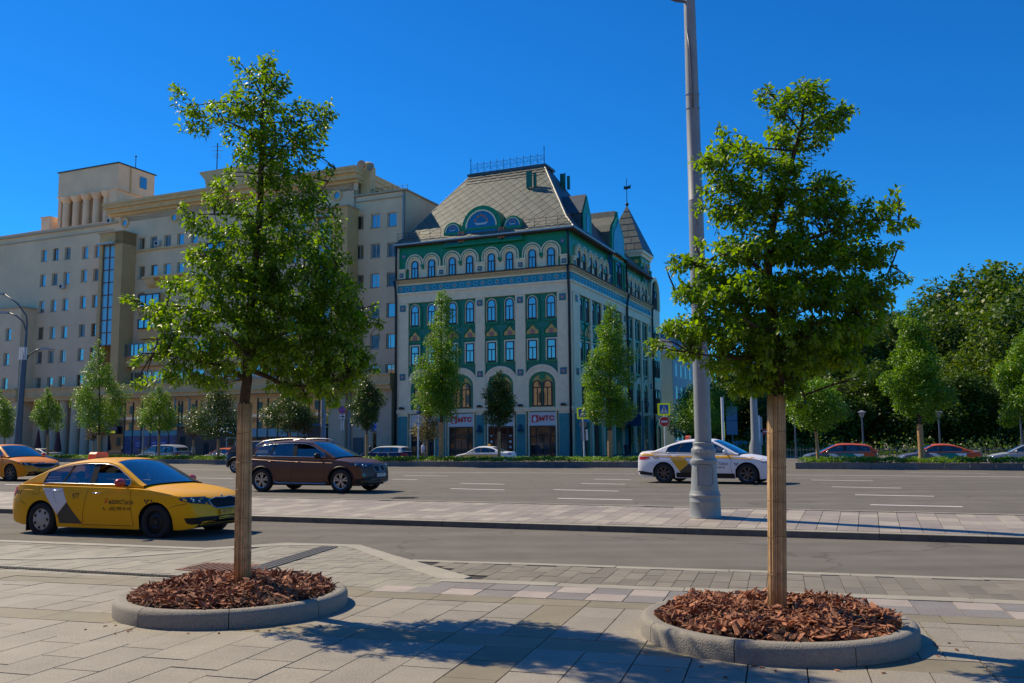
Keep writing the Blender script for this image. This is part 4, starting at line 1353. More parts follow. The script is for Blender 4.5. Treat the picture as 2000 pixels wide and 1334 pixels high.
SP['sedan'] = dict(SP['liftback'], L=4.855, W=1.86, H=1.465, axles=(1.10, 3.905), wheel=.335, belt=(1.03, .97),
 top=[(0, .42), (.015, .60), (.03, .80), (.07, .97), (.16, 1.055), (.4, 1.075), (.9, 1.05), (3.4, .99), (3.75, .965), (4.1, .91), (4.4, .84), (4.6, .76), (4.72, .67), (4.79, .56), (4.83, .44), (4.855, .36)],
 bot=[(0, .36), (.08, .27), (.3, .22), (1.0, .18), (3.9, .17), (4.5, .18), (4.75, .21), (4.855, .32)],
 plan=[(0, .76), (.1, .86), (.3, .93), (.7, .98), (1.2, 1.0), (3.8, 1.0), (4.2, .985), (4.5, .93), (4.7, .86), (4.8, .79), (4.855, .70)],
 roof=[(.62, 1.05), (.95, 1.18), (1.32, 1.33), (1.72, 1.43), (2.15, 1.463), (2.5, 1.457), (2.78, 1.41), (3.06, 1.28), (3.34, 1.13), (3.62, .975)],
 ws=(2.74, 3.60), rw=(.68, 1.50), dlo=(1.16, 3.26), pillars=[(1.52, 1.74, 1.55, 1.77), (2.30, 2.26, 2.40, 2.36)])
SP['suv'] = dict(SP['liftback'], L=4.454, W=1.80, H=1.53, axles=(.83, 3.59), wheel=.345, belt=(1.06, 1.0), archgap=.06,
 top=[(0, .42), (.02, .60), (.04, .80), (.08, .98), (.15, 1.06), (.4, 1.09), (3.0, 1.035), (3.3, 1.02), (3.7, .985), (4.0, .93), (4.2, .87), (4.31, .80), (4.37, .68), (4.41, .55), (4.44, .44), (4.454, .36)],
 bot=[(0, .38), (.08, .30), (.3, .26), (1.0, .235), (3.6, .23), (4.1, .24), (4.3, .27), (4.454, .33)],
 plan=[(0, .80), (.1, .89), (.3, .95), (.7, .99), (1.2, 1.0), (3.4, 1.0), (3.8, .985), (4.1, .94), (4.3, .87), (4.4, .80), (4.454, .74)],
 roof=[(.10, 1.07), (.28, 1.20), (.46, 1.36), (.72, 1.455), (1.2, 1.505), (1.7, 1.525), (2.2, 1.51), (2.5, 1.45), (2.8, 1.31), (3.1, 1.16), (3.34, 1.02)],
 ws=(2.44, 3.32), rw=(.14, .42), dlo=(.50, 3.02), pillars=[(.98, 1.18, 1.02, 1.22), (1.88, 1.84, 2.02, 1.97)], rt=.68, edge=.045)
SP['crossover'] = dict(SP['suv'], L=4.13, W=1.765, H=1.57, axles=(.80, 3.33), wheel=.345, belt=(1.12, 1.04),
 top=[(0, .45), (.02, .62), (.05, .82), (.10, 1.0), (.2, 1.10), (.5, 1.14), (2.9, 1.07), (3.1, 1.05), (3.5, 1.0), (3.8, .93), (3.96, .82), (4.03, .68), (4.08, .52), (4.11, .42), (4.13, .36)],
 bot=[(0, .40), (.08, .32), (.3, .27), (1.0, .24), (3.3, .24), (3.8, .26), (4.0, .29), (4.13, .34)],
 plan=[(0, .80), (.1, .89), (.3, .96), (.7, 1.0), (1.2, .99), (2.0, .975), (3.0, 1.0), (3.5, .985), (3.8, .94), (4.0, .86), (4.13, .74)],
 roof=[(.20, 1.10), (.40, 1.24), (.65, 1.40), (1.0, 1.50), (1.5, 1.56), (1.9, 1.57), (2.2, 1.54), (2.5, 1.42), (2.8, 1.24), (3.08, 1.05)],
 ws=(2.20, 3.06), rw=(.24, .66), dlo=(.80, 2.78), pillars=[(1.0, 1.12, 1.06, 1.18), (1.72, 1.68, 1.82, 1.78)], rt=.66, trim=False)
SP['van'] = dict(SP['liftback'], L=5.1, W=1.95, H=1.75, axles=(.98, 4.06), wheel=.34, belt=(1.08, 1.0),
 top=[(0, .42), (.02, .62), (.04, .85), (.07, 1.02), (.12, 1.08), (.4, 1.09), (3.8, 1.03), (4.1, 1.0), (4.5, .92), (4.8, .82), (4.95, .72), (5.03, .58), (5.07, .45), (5.1, .36)],
 bot=[(0, .38), (.08, .30), (.3, .24), (1.0, .2), (4.0, .19), (4.7, .2), (4.95, .24), (5.1, .33)],
 plan=[(0, .84), (.1, .92), (.3, .97), (.7, 1.0), (3.9, 1.0), (4.3, .985), (4.7, .92), (4.9, .85), (5.03, .78), (5.1, .70)],
 roof=[(.05, 1.09), (.14, 1.3), (.25, 1.52), (.5, 1.68), (1.0, 1.735), (1.8, 1.75), (2.6, 1.73), (2.95, 1.66), (3.3, 1.45), (3.7, 1.22), (4.05, 1.02)],
 ws=(2.9, 4.02), rw=(.10, .24), dlo=(.35, 3.7), pillars=[(1.15, 1.17, 1.27, 1.29), (2.25, 2.23, 2.37, 2.35)], rt=.76, trim=False)
SP['mini'] = dict(SP['suv'], L=4.25, W=1.80, H=1.44, axles=(.80, 3.47), wheel=.32, belt=(.98, .96),
 top=[(0, .42), (.02, .60), (.04, .80), (.07, .93), (.14, .98), (.4, 1.0), (3.0, .985), (3.2, .975), (3.6, .94), (3.95, .87), (4.1, .76), (4.17, .62), (4.21, .48), (4.24, .40), (4.25, .36)],
 bot=[(0, .36), (.08, .27), (.3, .22), (1.0, .18), (3.5, .18), (4.0, .2), (4.15, .24), (4.25, .32)],
 plan=[(0, .84), (.1, .92), (.3, .97), (.7, 1.0), (3.3, 1.0), (3.7, .98), (4.0, .92), (4.12, .86), (4.2, .8), (4.25, .74)],
 roof=[(.12, 1.0), (.22, 1.18), (.32, 1.34), (.5, 1.41), (1.2, 1.44), (2.0, 1.435), (2.4, 1.41), (2.65, 1.32), (2.9, 1.15), (3.14, .98)],
 ws=(2.38, 3.12), rw=(.15, .32), dlo=(.45, 2.86), pillars=[(1.05, 1.05, 1.13, 1.13), (1.9, 1.9, 2.0, 2.0)], rt=.74, trim=False)
SP['hatch'] = dict(SP['suv'])
def build_car(kind, label, cat, loc, heading, pm, roofm=None, group=None, wheels=('alloy', 'alloy'), detail=1, over=None, glass=None, name='parked_car'):
 """loc: ground point under the middle of the wheelbase; heading: direction of travel"""
 sp = dict(SP[kind]); sp.update(over or {})
 if glass: sp['glass'] = glass
 c = Car(sp)
 mx = (c.xr + c.xf) / 2
 root = thing(name, label, cat, loc, heading, group)
 hub = bpy.data.objects.new('chassis', None);
 # shift so that the empty sits between the axles: bake into the geometry through a parent-free offset
 c.body('body', pm, root)
 c.cabin(roofm or pm, root, sp.get('wsg', glass_ws), sp.get('rwg', glass_side))
 ub = MB(); ub.box(.35, c.L - .35, -c.hw * .78, c.hw * .78, .2, .45)
 for x in (c.xr, c.xf):
  for sd in (-1, 1):
   n = 14; R_ = c.wr + .05
   vs = []; fs = []
   for i in range(n + 1):
    a = math.pi * i / n
    for y in (sd * (c.hw - .03), sd * (c.hw - .34)): vs.append((x + R_ * math.cos(a), y, c.wr + R_ * math.sin(a) * .97))
   for i in range(n): fs.append((2 * i, 2 * i + 1, 2 * i + 3, 2 * i + 2))
   ub.add(vs, fs); ub.add([vs[2 * i + 1] for i in range(n + 1)], [tuple(range(n + 1))])
 ub.build('underbody', seam_m, root)
 for x, k in ((c.xr, wheels[0]), (c.xf, wheels[1])):
  for sd in (-1, 1): wheel(c, x, sd, root, k, sp.get('tw', .2))
 c.root = root
 for ch in root.children:      # move the build so that the empty is between the axles on the ground
  ch.location.x -= mx
 c.mx = mx
 return c
def finish(c):
 for ch in c.root.children:
  if not ch.get('_s'):
   pass
def seams(c, doors, view='R', hand=True, hm=chrome_m):
 """doors: x positions of the vertical gaps from rear to front"""
 zb = c.bot(2) + .06
 P = _late(c)
 for x in doors:
  P(c.line('door_gap', [(x[0], zb), (x[1], c.beltz(x[1]) - .02)] if isinstance(x, tuple) else [(x, zb), (x, c.beltz(x) - .02)], view, seam_m, c.root))
 P(c.line('sill_gap', [(min(d[0] if isinstance(d, tuple) else d for d in doors), zb), (max(d[0] if isinstance(d, tuple) else d for d in doors), zb)], view, seam_m, c.root))
def _late(c):
 def f(o):
  if o is not None: o.location.x -= c.mx
  return o
 return f
def handle(c, x, z, view='R', m=chrome_m, w=.17):
 p = c.cast((x, z), view, .0)
 if p is None: return
 sd = -1 if view == 'R' else 1
 b = MB()
 b.tube([(p.x - w / 2, p.y + sd * .004, p.z), (p.x - w / 2 + .02, p.y + sd * .03, p.z + .002), (p.x + w / 2 - .02, p.y + sd * .03, p.z + .002), (p.x + w / 2, p.y + sd * .004, p.z)], .013, 6)
 o = b.build('door_handle', m, c.root, smooth=True); o.location.x -= c.mx
def mirror(c, x, m, view='R', z=None, foot=blackp_m, s=1.0):
 z = z or c.beltz(x) + .06
 sd = -1 if view == 'R' else 1
 y = sd * (c.hw + .08)
 b = MB(); b.ball((x, y, z), (.075 * s, .125 * s, .078 * s), 12)
 b.v = [(x_ if x_ > x - .03 else x - .03, yy, zz) for x_, yy, zz in b.v]
 o = b.build('wing_mirror', m, c.root, smooth=45); o.location.x -= c.mx
 b = MB(); b.tube([(x + .02, sd * (c.hw - .09), z - .06), (x + .01, y, z - .05)], .022, 6); q = b.build('mirror_foot', foot, o);
def plate(c, view, y, z, m, txt, w=.52, h=.112):
 p = c.cast((y, z), view, .012)
 if p is None: return
 sx = 1 if view == 'F' else -1
 b = MB(); b.box(-.006, .006, -w / 2, w / 2, -h / 2, h / 2)
 # border
 o = b.build('number_plate', m, c.root, loc=(p.x - c.mx + sx * .004, p.y, p.z))
 b = MB()
 for (y0, y1, z0, z1) in ((-w / 2, w / 2, h / 2 - .006, h / 2), (-w / 2, w / 2, -h / 2, -h / 2 + .006), (-w / 2, -w / 2 + .006, -h / 2, h / 2), (w / 2 - .006, w / 2, -h / 2, h / 2)):
  b.box(sx * .0065, sx * .008, y0, y1, z0, z1)
 vs, fs = text_mesh(txt, .10, .001, spacing=1.05)
 b.add([(sx * .0075, sx * x * .92, y_) for x, y_ in vs], fs)
 b.build('plate_lettering', black_ink, o, recalc=False)
def taxi_checks(c, x, z, view='R', s=.036, m=black_ink, flip=1):
 P = _late(c)
 cells = [(0, 1), (2, 1), (4, 1), (1, 0), (3, 0), (2, -1 + 0)]
 b_pts, b_tr = [], []
 for (i, j) in ((0, 1), (2, 1), (4, 1), (1, 0), (3, 0)):
  n = len(b_pts); x0 = x + i * s; z0 = z + j * s
  b_pts += [(x0, z0), (x0 + s, z0), (x0 + s, z0 + s), (x0, z0 + s)]; b_tr.append((n, n + 1, n + 2, n + 3))
 for (i, j) in ((0, 1), (4, 1), (2, 1)): pass
 P(c.decal('taxi_checks', b_pts, view, m, c.root, .005, .06, tris=b_tr))
def roof_sign(c, x, m, w=.30, h=.12, y=0, l=.16):
 z = c.gt(x) + .012
 b = MB()
 b.prism([(-w / 2, 0), (w / 2, 0), (w / 2 - .02, h * .75), (w / 2 - .06, h), (-w / 2 + .06, h), (-w / 2 + .02, h * .75)], -l / 2, l / 2, 'x')
 o = b.build('roof_sign', m, c.root, loc=(x - c.mx, y, z), smooth=30)
 bb = MB(); bb.box(-l / 2 - .01, l / 2 + .01, -w / 2 - .01, w / 2 + .01, -.012, .004); bb.build('sign_base', livwhite_m, o)
def headlight(c, view, poly, m=lampdark_m, bulb=None, name='headlight'):
 P = _late(c)
 o = P(c.decal(name, poly, view, m, c.root, .006, .05))
 for (a, z, r) in (bulb or ()):
  p = c.cast((a, z), view, .002)
  if p is not None:
   b = MB(); b.ball((0, 0, 0), (r * .5, r, r), 10)
   q = b.build('lamp_lens', lamp_m, o, smooth=True); q.location = p
 return o
def wheel_ground(px0, py0, px1, py1, z):
 """ground points under the rear and front wheels on the camera's side, measured in the photograph"""
 return G(px0, py0, z), G(px1, py1, z)
def place_by_wheels(a, b, W):
 d = (b - a); d.z = 0; d.normalize()
 left = Vector((-d.y, d.x, 0))
 mid = (a + b) / 2
 return mid, d, left
# ---------------------------------------------------------------- the yellow taxi in the near lane
yel_p = paint('taxi_yellow', (0.92, 0.445, 0.004), 0, .3)
a, b_ = wheel_ground(80, 1042.5, 311, 1050.5, -.1)
mid, d, left = place_by_wheels(a, b_, 1.81)
loc = mid + left * .81; loc.z = -.14
c = build_car('liftback', 'yellow taxi saloon with red wing mirror and orange roof sign in the near lane', 'taxi', loc, math.atan2(d.y, d.x), yel_p, wheels=('cap', 'steel'), over=dict(open=(2,), openz=1.20, trim_top=True, seat=2.25), name='yellow_taxi')
P = _late(c); r = c.root
seams(c, [(2.02, 2.14), (3.22, 3.12)]);
P(c.line('door_gap', [(1.42, c.wr + .3), (1.30, .82), (1.14, 1.0)], 'R', seam_m, r))
P(c.line('door_gap', [(2.02, .27), (1.6, .27), (1.42, .5)], 'R', seam_m, r))
P(c.line('bumper_gap', [(.03, .70), (.45, .68), (.62, .60)], 'R', seam_m, r)); P(c.line('bumper_gap', [(4.05, .60), (4.35, .66), (4.5, .68)], 'R', seam_m, r))
P(c.line('hood_gap', [(3.35, .93), (3.9, .83), (4.35, .74)], 'R', seam_m, r))
P(c.line('fuel_flap', [(.78, .90), (.92, .92), (.95, .80), (.80, .78), (.78, .90)], 'R', seam_m, r, .005))
P(c.line('crease', [(.55, .875), (2.0, .85), (3.6, .81), (4.2, .79)], 'R', paint('taxi_yellow_crease', (0.92, 0.445, 0.004), 0, .3), r, .010, .001))
handle(c, 1.36, .86); handle(c, 2.36, .83)
mirror(c, 2.98, redp_m, 'R'); mirror(c, 2.98, redp_m, 'L')
P(c.decal('white_stripe', [(.96, .985), (1.43, .42), (1.66, .66), (1.50, .93), (1.50, .975)], 'R', livwhite_m, r, .0035))
P(c.decal('grey_triangle', [(1.435, .415), (1.66, .655), (2.02, .26), (1.47, .26)], 'R', livgrey_m, r, .004))
c_w = lambda *k, **kw: P(c.word(*k, **kw))
c_w('977', .15, 1.86, .765, 'R', black_ink, r, sx=.75)
c_w('Я', .13, 2.60, .685, 'R', red_ink, r); c_w('ндекс', .13, 2.82, .68, 'R', black_ink, r, sx=.85); c_w('Такси', .125, 3.10, .67, 'R', black_ink, r, sx=.72)
c_w('(495) 999 99 99', .095, 2.92, .545, 'R', black_ink, r, sx=.80)
P(c.line('phone_mark', [(2.53, .58), (2.545, .545), (2.58, .525)], 'R', black_ink, r, .02, .004))
taxi_checks(c, .30, .79); taxi_checks(c, 3.47, .655)
P(c.decal('tail_lamp', [(.02, .84), (.05, .98), (.17, .96), (.13, .80), (.06, .74)], 'R', red_lamp_m, r, .006)); P(c.decal('tail_lamp', [(.80, .76), (.80, .92), (.45, .92), (.45, .80)], 'B', red_lamp_m, r, .006)); P(c.decal('tail_lamp', [(-.80, .76), (-.80, .92), (-.45, .92), (-.45, .80)], 'B', red_lamp_m, r, .006))
P(c.line('reflector', [(.04, .47), (.16, .455)], 'R', red_lamp_m, r, .025, .003))
# front: grille, lamps, lower grille, plate
for sd in (-1, 1):
 headlight(c, 'F', [(sd * .80, .76), (sd * .78, .665), (sd * .50, .63), (sd * .47, .68), (sd * .56, .73)], lamp_m if False else lampdark_m, [(sd * .70, .70, .035), (sd * .60, .69, .028)])
 headlight(c, 'F', [(sd * .455, .705), (sd * .46, .64), (sd * .40, .60), (sd * .41, .70)], lampdark_m, name='inner_headlight')
headlight(c, 'R', [(4.20, .775), (4.22, .715), (4.45, .655), (4.52, .70), (4.42, .765)], lampdark_m, [(4.36, .735, .03), (4.28, .745, .02)])
P(c.decal('grille', [(-.40, .70), (-.37, .60), (-.28, .555), (.28, .555), (.37, .60), (.40, .70), (.2, .735), (0, .72), (-.2, .735)], 'F', seam_m, r, .007))
P(c.line('grille_surround', [(-.40, .70), (-.37, .60), (-.28, .552), (.28, .552), (.37, .60), (.40, .70), (.2, .738), (0, .722), (-.2, .738), (-.40, .70)], 'F', chrome_m, r, .016, .008))
b = MB()
for k in range(-9, 10):
 q0, q1 = c.cast((k * .038, .56), 'F', .010), c.cast((k * .038, .715), 'F', .010)
 if q0 and q1: b.tube([q0, (q0 + q1) / 2 + Vector((.004, 0, 0)), q1], .006, 4)
o = b.build('grille_bars', blackp_m, r, kind='stuff'); P(o)
P(c.decal('lower_grille', [(-.80, .40), (-.76, .285), (.76, .285), (.80, .40), (.6, .415), (-.6, .415)], 'F', blackp_m, r, .006))
b = MB()
for z in (.31, .34, .37):
 pts = [c.cast((y / 10, z), 'F', .010) for y in range(-7, 8)]; b.tube([p for p in pts if p], .006, 4)
P(b.build('grille_slats', blackp_m, r, kind='stuff'))
P(c.decal('fog_panel', [(4.30, .40), (4.34, .30), (4.6, .30), (4.6, .41)], 'R', blackp_m, r, .006))
plate(c, 'F', 0, .475, plate_y, 'НР 977 77')
P(c.line('badge', [(-.03, .76), (.03, .76)], 'F', chrome_m, r, .03, .004))
roof_sign(c, 1.50, orange_sign_m, w=.36, h=.15, l=.18)
b = MB(); c0 = Vector(c.gpt(2.82, 0)); b.box(c0.x - .1, c0.x - .02, -.09, .09, c0.z - .12, c0.z - .06); P(b.build('rear_view_mirror', blackp_m, r))
b = MB(); b.box(.95, 1.02, 0, 0, 0, 0) if False else None
mf = MB(); mf.box(c.xr - .36, c.xr - .34, -c.hw + .02, -c.hw + .26, .10, .38); P(mf.build('mud_flap', blackp_m, r))
# ---------------------------------------------------------------- brown SUV on the main road
brown_p = paint('brown', (0.13, 0.066, 0.042), .35, .3)
a, b_ = G(513, 960, .15), G(667, 962.5, .15)
mid, d, left = place_by_wheels(a, b_, 1.8); loc = mid + left * .80; loc.z = .142
c = build_car('suv', 'brown SUV with silver roof rails driving along the main road behind the left tree', 'car', loc, math.atan2(d.y, d.x), brown_p, over=dict(open=(2,), openz=1.27, trim_top=True, seat=1.95), name='brown_suv')
P = _late(c); r = c.root
seams(c, [(1.86, 1.95), (3.06, 3.00)])
P(c.line('door_gap', [(1.30, .62), (1.10, .85), (.95, 1.05)], 'R', seam_m, r)); P(c.line('door_gap', [(1.86, .33), (1.40, .33), (1.28, .55)], 'R', seam_m, r))
P(c.line('crease', [(.35, .97), (1.9, .90), (3.3, .86)], 'R', paint('brown_crease', (0.15, 0.08, 0.055), .55, .3), r, .014, .002))
handle(c, 1.14, .90, m=paint('brown2', (0.13, 0.065, 0.045), .5)); handle(c, 2.12, .885, m=paint('brown2', (0.13, 0.065, 0.045), .5))
mirror(c, 2.86, blackp_m, 'R', s=1.1); mirror(c, 2.86, blackp_m, 'L')
P(c.decal('sill_cladding', [(1.24, .34), (1.24, .235), (3.16, .235), (3.16, .34), (3.0, .30), (1.4, .30)], 'R', blackp_m, r, .008))
P(c.line('sill_trim', [(1.30, .30), (1.45, .275), (2.9, .265), (3.10, .27)], 'R', silver_m, r, .045, .012))
for cx in (c.xr, c.xf):
 n = 18; R_ = c.wr + .06
 P(c.line('arch_trim', [(cx + (R_ + .02) * math.cos(t), c.wr + (R_ + .02) * math.sin(t) * .97) for t in [math.pi * (i + .6) / (n + .2) for i in range(n)]], 'R', blackp_m, r, .045, .002))
for sd in (-1, 1):
 b = MB(); b.tube([(x, sd * (c.gy(x, c.gt(x) - .055) - .03), c.gt(x) + .005 + .045 * min(1, (x - .45) * 4, (2.45 - x) * 4)) for x in [.45 + 2.0 * i / 16 for i in range(17)]], .017, 6)
 P(b.build('roof_rail', silver_m, r, smooth=True))
headlight(c, 'R', [(3.86, .865), (3.90, .80), (4.20, .755), (4.30, .76), (4.26, .835), (4.05, .87)], lampdark_m, [(4.06, .81, .045), (4.18, .80, .035)])
for sd in (-1, 1):
 headlight(c, 'F', [(sd * .80, .84), (sd * .80, .74), (sd * .52, .72), (sd * .44, .78), (sd * .55, .83)], lampdark_m, [(sd * .66, .78, .045), (sd * .56, .775, .035)])
 k = sd
 P(c.decal('kidney_grille', [(k * .03, .60), (k * .25, .60), (k * .31, .68), (k * .27, .77), (k * .05, .77), (k * .02, .70)], 'F', seam_m, r, .010))
 P(c.line('grille_surround', [(k * .03, .60), (k * .25, .60), (k * .31, .68), (k * .27, .77), (k * .05, .77), (k * .02, .70), (k * .03, .60)], 'F', silver_m, r, .022, .012))
 P(c.decal('fog_lamp', [(k * .70 + .05 * math.cos(t), .52 + .05 * math.sin(t)) for t in [2 * math.pi * i / 10 for i in range(10)]], 'F', lampdark_m, r, .006))
P(c.decal('lower_bumper', [(-.83, .40), (-.83, .27), (.83, .27), (.83, .40), (.5, .47), (-.5, .47)], 'F', blackp_m, r, .006))
P(c.decal('lower_bumper', [(3.96, .33), (3.98, .25), (4.40, .30), (4.42, .42)], 'R', blackp_m, r, .006))
P(c.line('skid_plate', [(-.55, .315), (.55, .315)], 'F', silver_m, r, .04, .012))
plate(c, 'F', 0, .50, plate_w, 'М 818 СУ 77')
P(c.decal('tail_lamp', [(.03, .86), (.05, 1.0), (.24, 1.0), (.16, .86)], 'R', red_lamp_m, r, .006))
P(c.word('xDrive', .055, 3.42, .70, 'R', silver_m, r, .001))
b = MB(); c0 = Vector(c.gpt(.75, 0)); b.prism([(c0.x - .09, c0.z - .01), (c0.x + .07, c0.z - .01), (c0.x - .06, c0.z + .055)], -.02, .02, 'y'); P(b.build('antenna_fin', blackp_m, r))
# ---------------------------------------------------------------- white and yellow taxi behind the lamp post
wht_p = paint('taxi_white', (0.80, 0.80, 0.80), 0, .3)
a, b_ = G(1297, 943, .15), G(1463, 945.6, .15)
mid, d, left = place_by_wheels(a, b_, 1.86); loc = mid + left * .82; loc.z = .142
c = build_car('sedan', 'white taxi saloon with yellow band passing behind the grey lamp post', 'taxi', loc, math.atan2(d.y, d.x), wht_p, wheels=('dark', 'dark'), over=dict(rwg=glass_dark, trim_top=True), glass={0: glass_dark, 1: glass_dark}, name='white_taxi')
P = _late(c); r = c.root
seams(c, [(2.18, 2.33), (3.42, 3.36)]); P(c.line('door_gap', [(1.52, .66), (1.36, .85), (1.24, 1.02)], 'R', seam_m, r))
handle(c, 1.50, .90, m=wht_p); handle(c, 2.55, .87, m=wht_p)
mirror(c, 3.22, wht_p, 'R'); mirror(c, 3.22, wht_p, 'L')
P(c.decal('yellow_band', [(.05, .99), (.30, 1.005), (1.2, .985), (2.3, .955), (3.4, .925), (4.0, .885), (4.42, .80), (4.25, .765), (3.95, .80), (3.2, .825), (2.2, .85), (1.2, .88), (.45, .905), (.12, .93)], 'R', livyel_m, r, .0035))
P(c.decal('yellow_stripe', [(1.30, .885), (1.66, .40), (1.98, .66), (1.82, .87)], 'R', livyel_m, r, .004))
P(c.decal('black_triangle', [(1.66, .40), (1.99, .66), (2.40, .35), (1.70, .35)], 'R', livgrey_m, r, .0045))
P(c.decal('sill_cladding', [(.03, .40), (.10, .30), (.75, .24), (.73, .34), (.3, .40)], 'R', blackp_m, r, .007))
P(c.decal('sill_cladding', [(1.44, .36), (1.46, .2), (3.52, .19), (3.56, .345), (2.4, .35)], 'R', blackp_m, r, .006))
P(c.word('Яндекс', .14, 2.72, .66, 'R', black_ink, r)); P(c.word('Такси', .14, 3.14, .655, 'R', black_ink, r, sx=.75))
P(c.word('(495) 999 99 99', .10, 2.90, .53, 'R', black_ink, r, sx=.9))
taxi_checks(c, .74, .80, s=.042); taxi_checks(c, 3.50, .60, s=.042)
P(c.decal('tail_lamp', [(.05, .90), (.60, .875), (.62, .84), (.40, .78), (.05, .79)], 'R', red_lamp_m, r, .0065)); P(c.line('reflector', [(.02, .60), (.12, .59)], 'R', red_lamp_m, r, .03, .004))
headlight(c, 'R', [(4.35, .74), (4.40, .70), (4.66, .64), (4.74, .67), (4.62, .735)], lampdark_m, [(4.55, .70, .035)])
P(c.decal('fog_panel', [(4.66, .50), (4.63, .36), (4.70, .30), (4.80, .32), (4.80, .48)], 'R', blackp_m, r, .007))
P(c.decal('grille', [(-.45, .66), (-.40, .56), (.40, .56), (.45, .66)], 'F', seam_m, r, .008))
for sd in (-1, 1): headlight(c, 'F', [(sd * .82, .70), (sd * .80, .62), (sd * .5, .61), (sd * .5, .67)], lampdark_m)
roof_sign(c, 1.70, orange_sign_m, w=.26, h=.15, l=.14)
b = MB(); c0 = Vector(c.gpt(1.42, 0)); b.prism([(c0.x - .16, c0.z - .005), (c0.x + .16, c0.z + .01), (c0.x - .12, c0.z + .05)], -.06, .06, 'y'); P(b.build('antenna_fin', wht_p, r))
# ---------------------------------------------------------------- dark crossover behind the left tree
grey_p = paint('dark_grey', (0.035, 0.033, 0.038), .6, .35)
a, b_ = G(461, 923.5, .15), G(556, 926.5, .15)
d = Vector((math.cos(R(-22)), math.sin(R(-22)), 0)); left = Vector((-d.y, d.x, 0))
loc = G(460, 923.5, .15) + d * 1.27 + left * .8; loc.z = .142
c = build_car('crossover', 'dark grey crossover with red tail lamp behind the brown SUV', 'car', loc, R(-22), grey_p, name='grey_crossover')
P = _late(c); r = c.root
seams(c, [(1.72, 1.80), (2.85, 2.80)]); mirror(c, 2.66, grey_p, 'R')
P(c.decal('tail_lamp', [(.04, .98), (.08, 1.10), (.42, 1.13), (.30, .98), (.12, .86)], 'R', red_lamp_m, r, .008)); P(c.decal('tail_lamp', [(-.78, .90), (-.78, 1.08), (-.5, 1.05), (-.6, .9)], 'B', red_lamp_m, r, .008))
P(c.decal('bumper_cladding', [(.02, .5), (.1, .32), (.42, .30), (.40, .48), (.46, .62), (.3, .56)], 'R', blackp_m, r, .006))
for cx in (c.xr, c.xf):
 P(c.line('arch_trim', [(cx + .43 * math.cos(t), c.wr + .43 * math.sin(t) * .97) for t in [math.pi * (i + .5) / 16 for i in range(16)]], 'R', blackp_m, r, .06, .002))
# ---------------------------------------------------------------- orange taxi and blue car at the left edge
ora_p = paint('taxi_amber', (0.80, 0.27, 0.006), 0, .3)
d = Vector((math.cos(R(-24)), math.sin(R(-24)), 0)); left = Vector((-d.y, d.x, 0))
loc = G(28, 939.5, .15) - d * 1.40 + left * .8; loc.z = .142
c = build_car('sedan', 'amber taxi whose front enters at the left edge with a yellow number plate', 'taxi', loc, R(-27), ora_p, wheels=('dark', 'dark'), name='amber_taxi')
P = _late(c); r = c.root
seams(c, [(2.18, 2.33), (3.42, 3.36)]); mirror(c, 3.22, redp_m, 'R'); mirror(c, 3.22, redp_m, 'L')
headlight(c, 'R', [(4.30, .76), (4.36, .70), (4.66, .64), (4.74, .67), (4.62, .745)], lampdark_m, [(4.55, .70, .04)])
for sd in (-1, 1): headlight(c, 'F', [(sd * .82, .73), (sd * .80, .64), (sd * .5, .62), (sd * .46, .67)], lampdark_m, [(sd * .68, .67, .04)])
P(c.decal('grille', [(-.50, .66), (-.45, .58), (-.3, .54), (.3, .54), (.45, .58), (.50, .66), (.3, .685), (-.3, .685)], 'F', seam_m, r, .008))
P(c.line('grille_surround', [(-.50, .66), (-.45, .58), (-.3, .54), (.3, .54), (.45, .58), (.50, .66), (.3, .69), (-.3, .69), (-.5, .66)], 'F', chrome_m, r, .02, .01))
P(c.decal('lower_grille', [(-.70, .36), (-.62, .25), (.62, .25), (.70, .36), (.5, .39), (-.5, .39)], 'F', seam_m, r, .008))
P(c.line('badge', [(-.05, .735), (.05, .735)], 'F', chrome_m, r, .035, .004))
plate(c, 'F', .0, .455, plate_y, 'ТР 665 77')
blue_p = paint('blue', (0.012, 0.075, 0.17), .3, .3)
loc = G(36, 924.5, .15) - d * 1.35 + left * .8; loc.z = .142
c = build_car('sedan', 'dark blue car mostly hidden behind the amber taxi at the left edge', 'car', loc, R(-24), blue_p, name='blue_saloon')
headlight(c, 'R', [(4.30, .76), (4.36, .66), (4.66, .62), (4.76, .66), (4.62, .765)], lamp_m); headlight(c, 'F', [(-.82, .74), (-.80, .63), (-.5, .62), (-.5, .71)], lamp_m, [(-.66, .68, .06)])
_late(c)(c.decal('grille', [(-.45, .68), (-.40, .56), (.40, .56), (.45, .68)], 'F', seam_m, c.root, .008)); mirror(c, 3.2, blue_p, 'R')
# ---------------------------------------------------------------- cars on the far service road, all facing left
def far_car(kind, label, px, Y, pm, roofm=None, z=-.25, hd=156.4, wheels=('alloy', 'alloy'), cat='car', name='parked_car', over=None, group=None, **k):
 p = atY(px, 865, Y); loc = Vector((p.x, Y, z))
 c = build_car(kind, label, cat, loc, R(hd), pm, roofm, group, wheels, over=over, name=name, **k)
 return c
def lights(c, front=True):
 P = _late(c); L_ = c.L; zt = c.top(L_ - .35)
 P(c.decal('headlight', [(L_ - .55, zt - .02), (L_ - .5, zt - .11), (L_ - .2, zt - .14), (L_ - .16, zt - .06)], 'L', lamp_m, c.root, .008))
 P(c.decal('tail_lamp', [(.03, .84), (.05, .98), (.24, .98), (.18, .84)], 'L', red_lamp_m, c.root, .008))
 for x in c.sp['pillars'][-1:]: P(c.line('door_gap', [(x[0], .3), (x[0], c.beltz(x[0]))], 'L', seam_m, c.root))
 mirror(c, c.dlo[-1][0] - .1, c.body_obj.data.materials[0], 'L')
G_ = 'cars on the far service road'
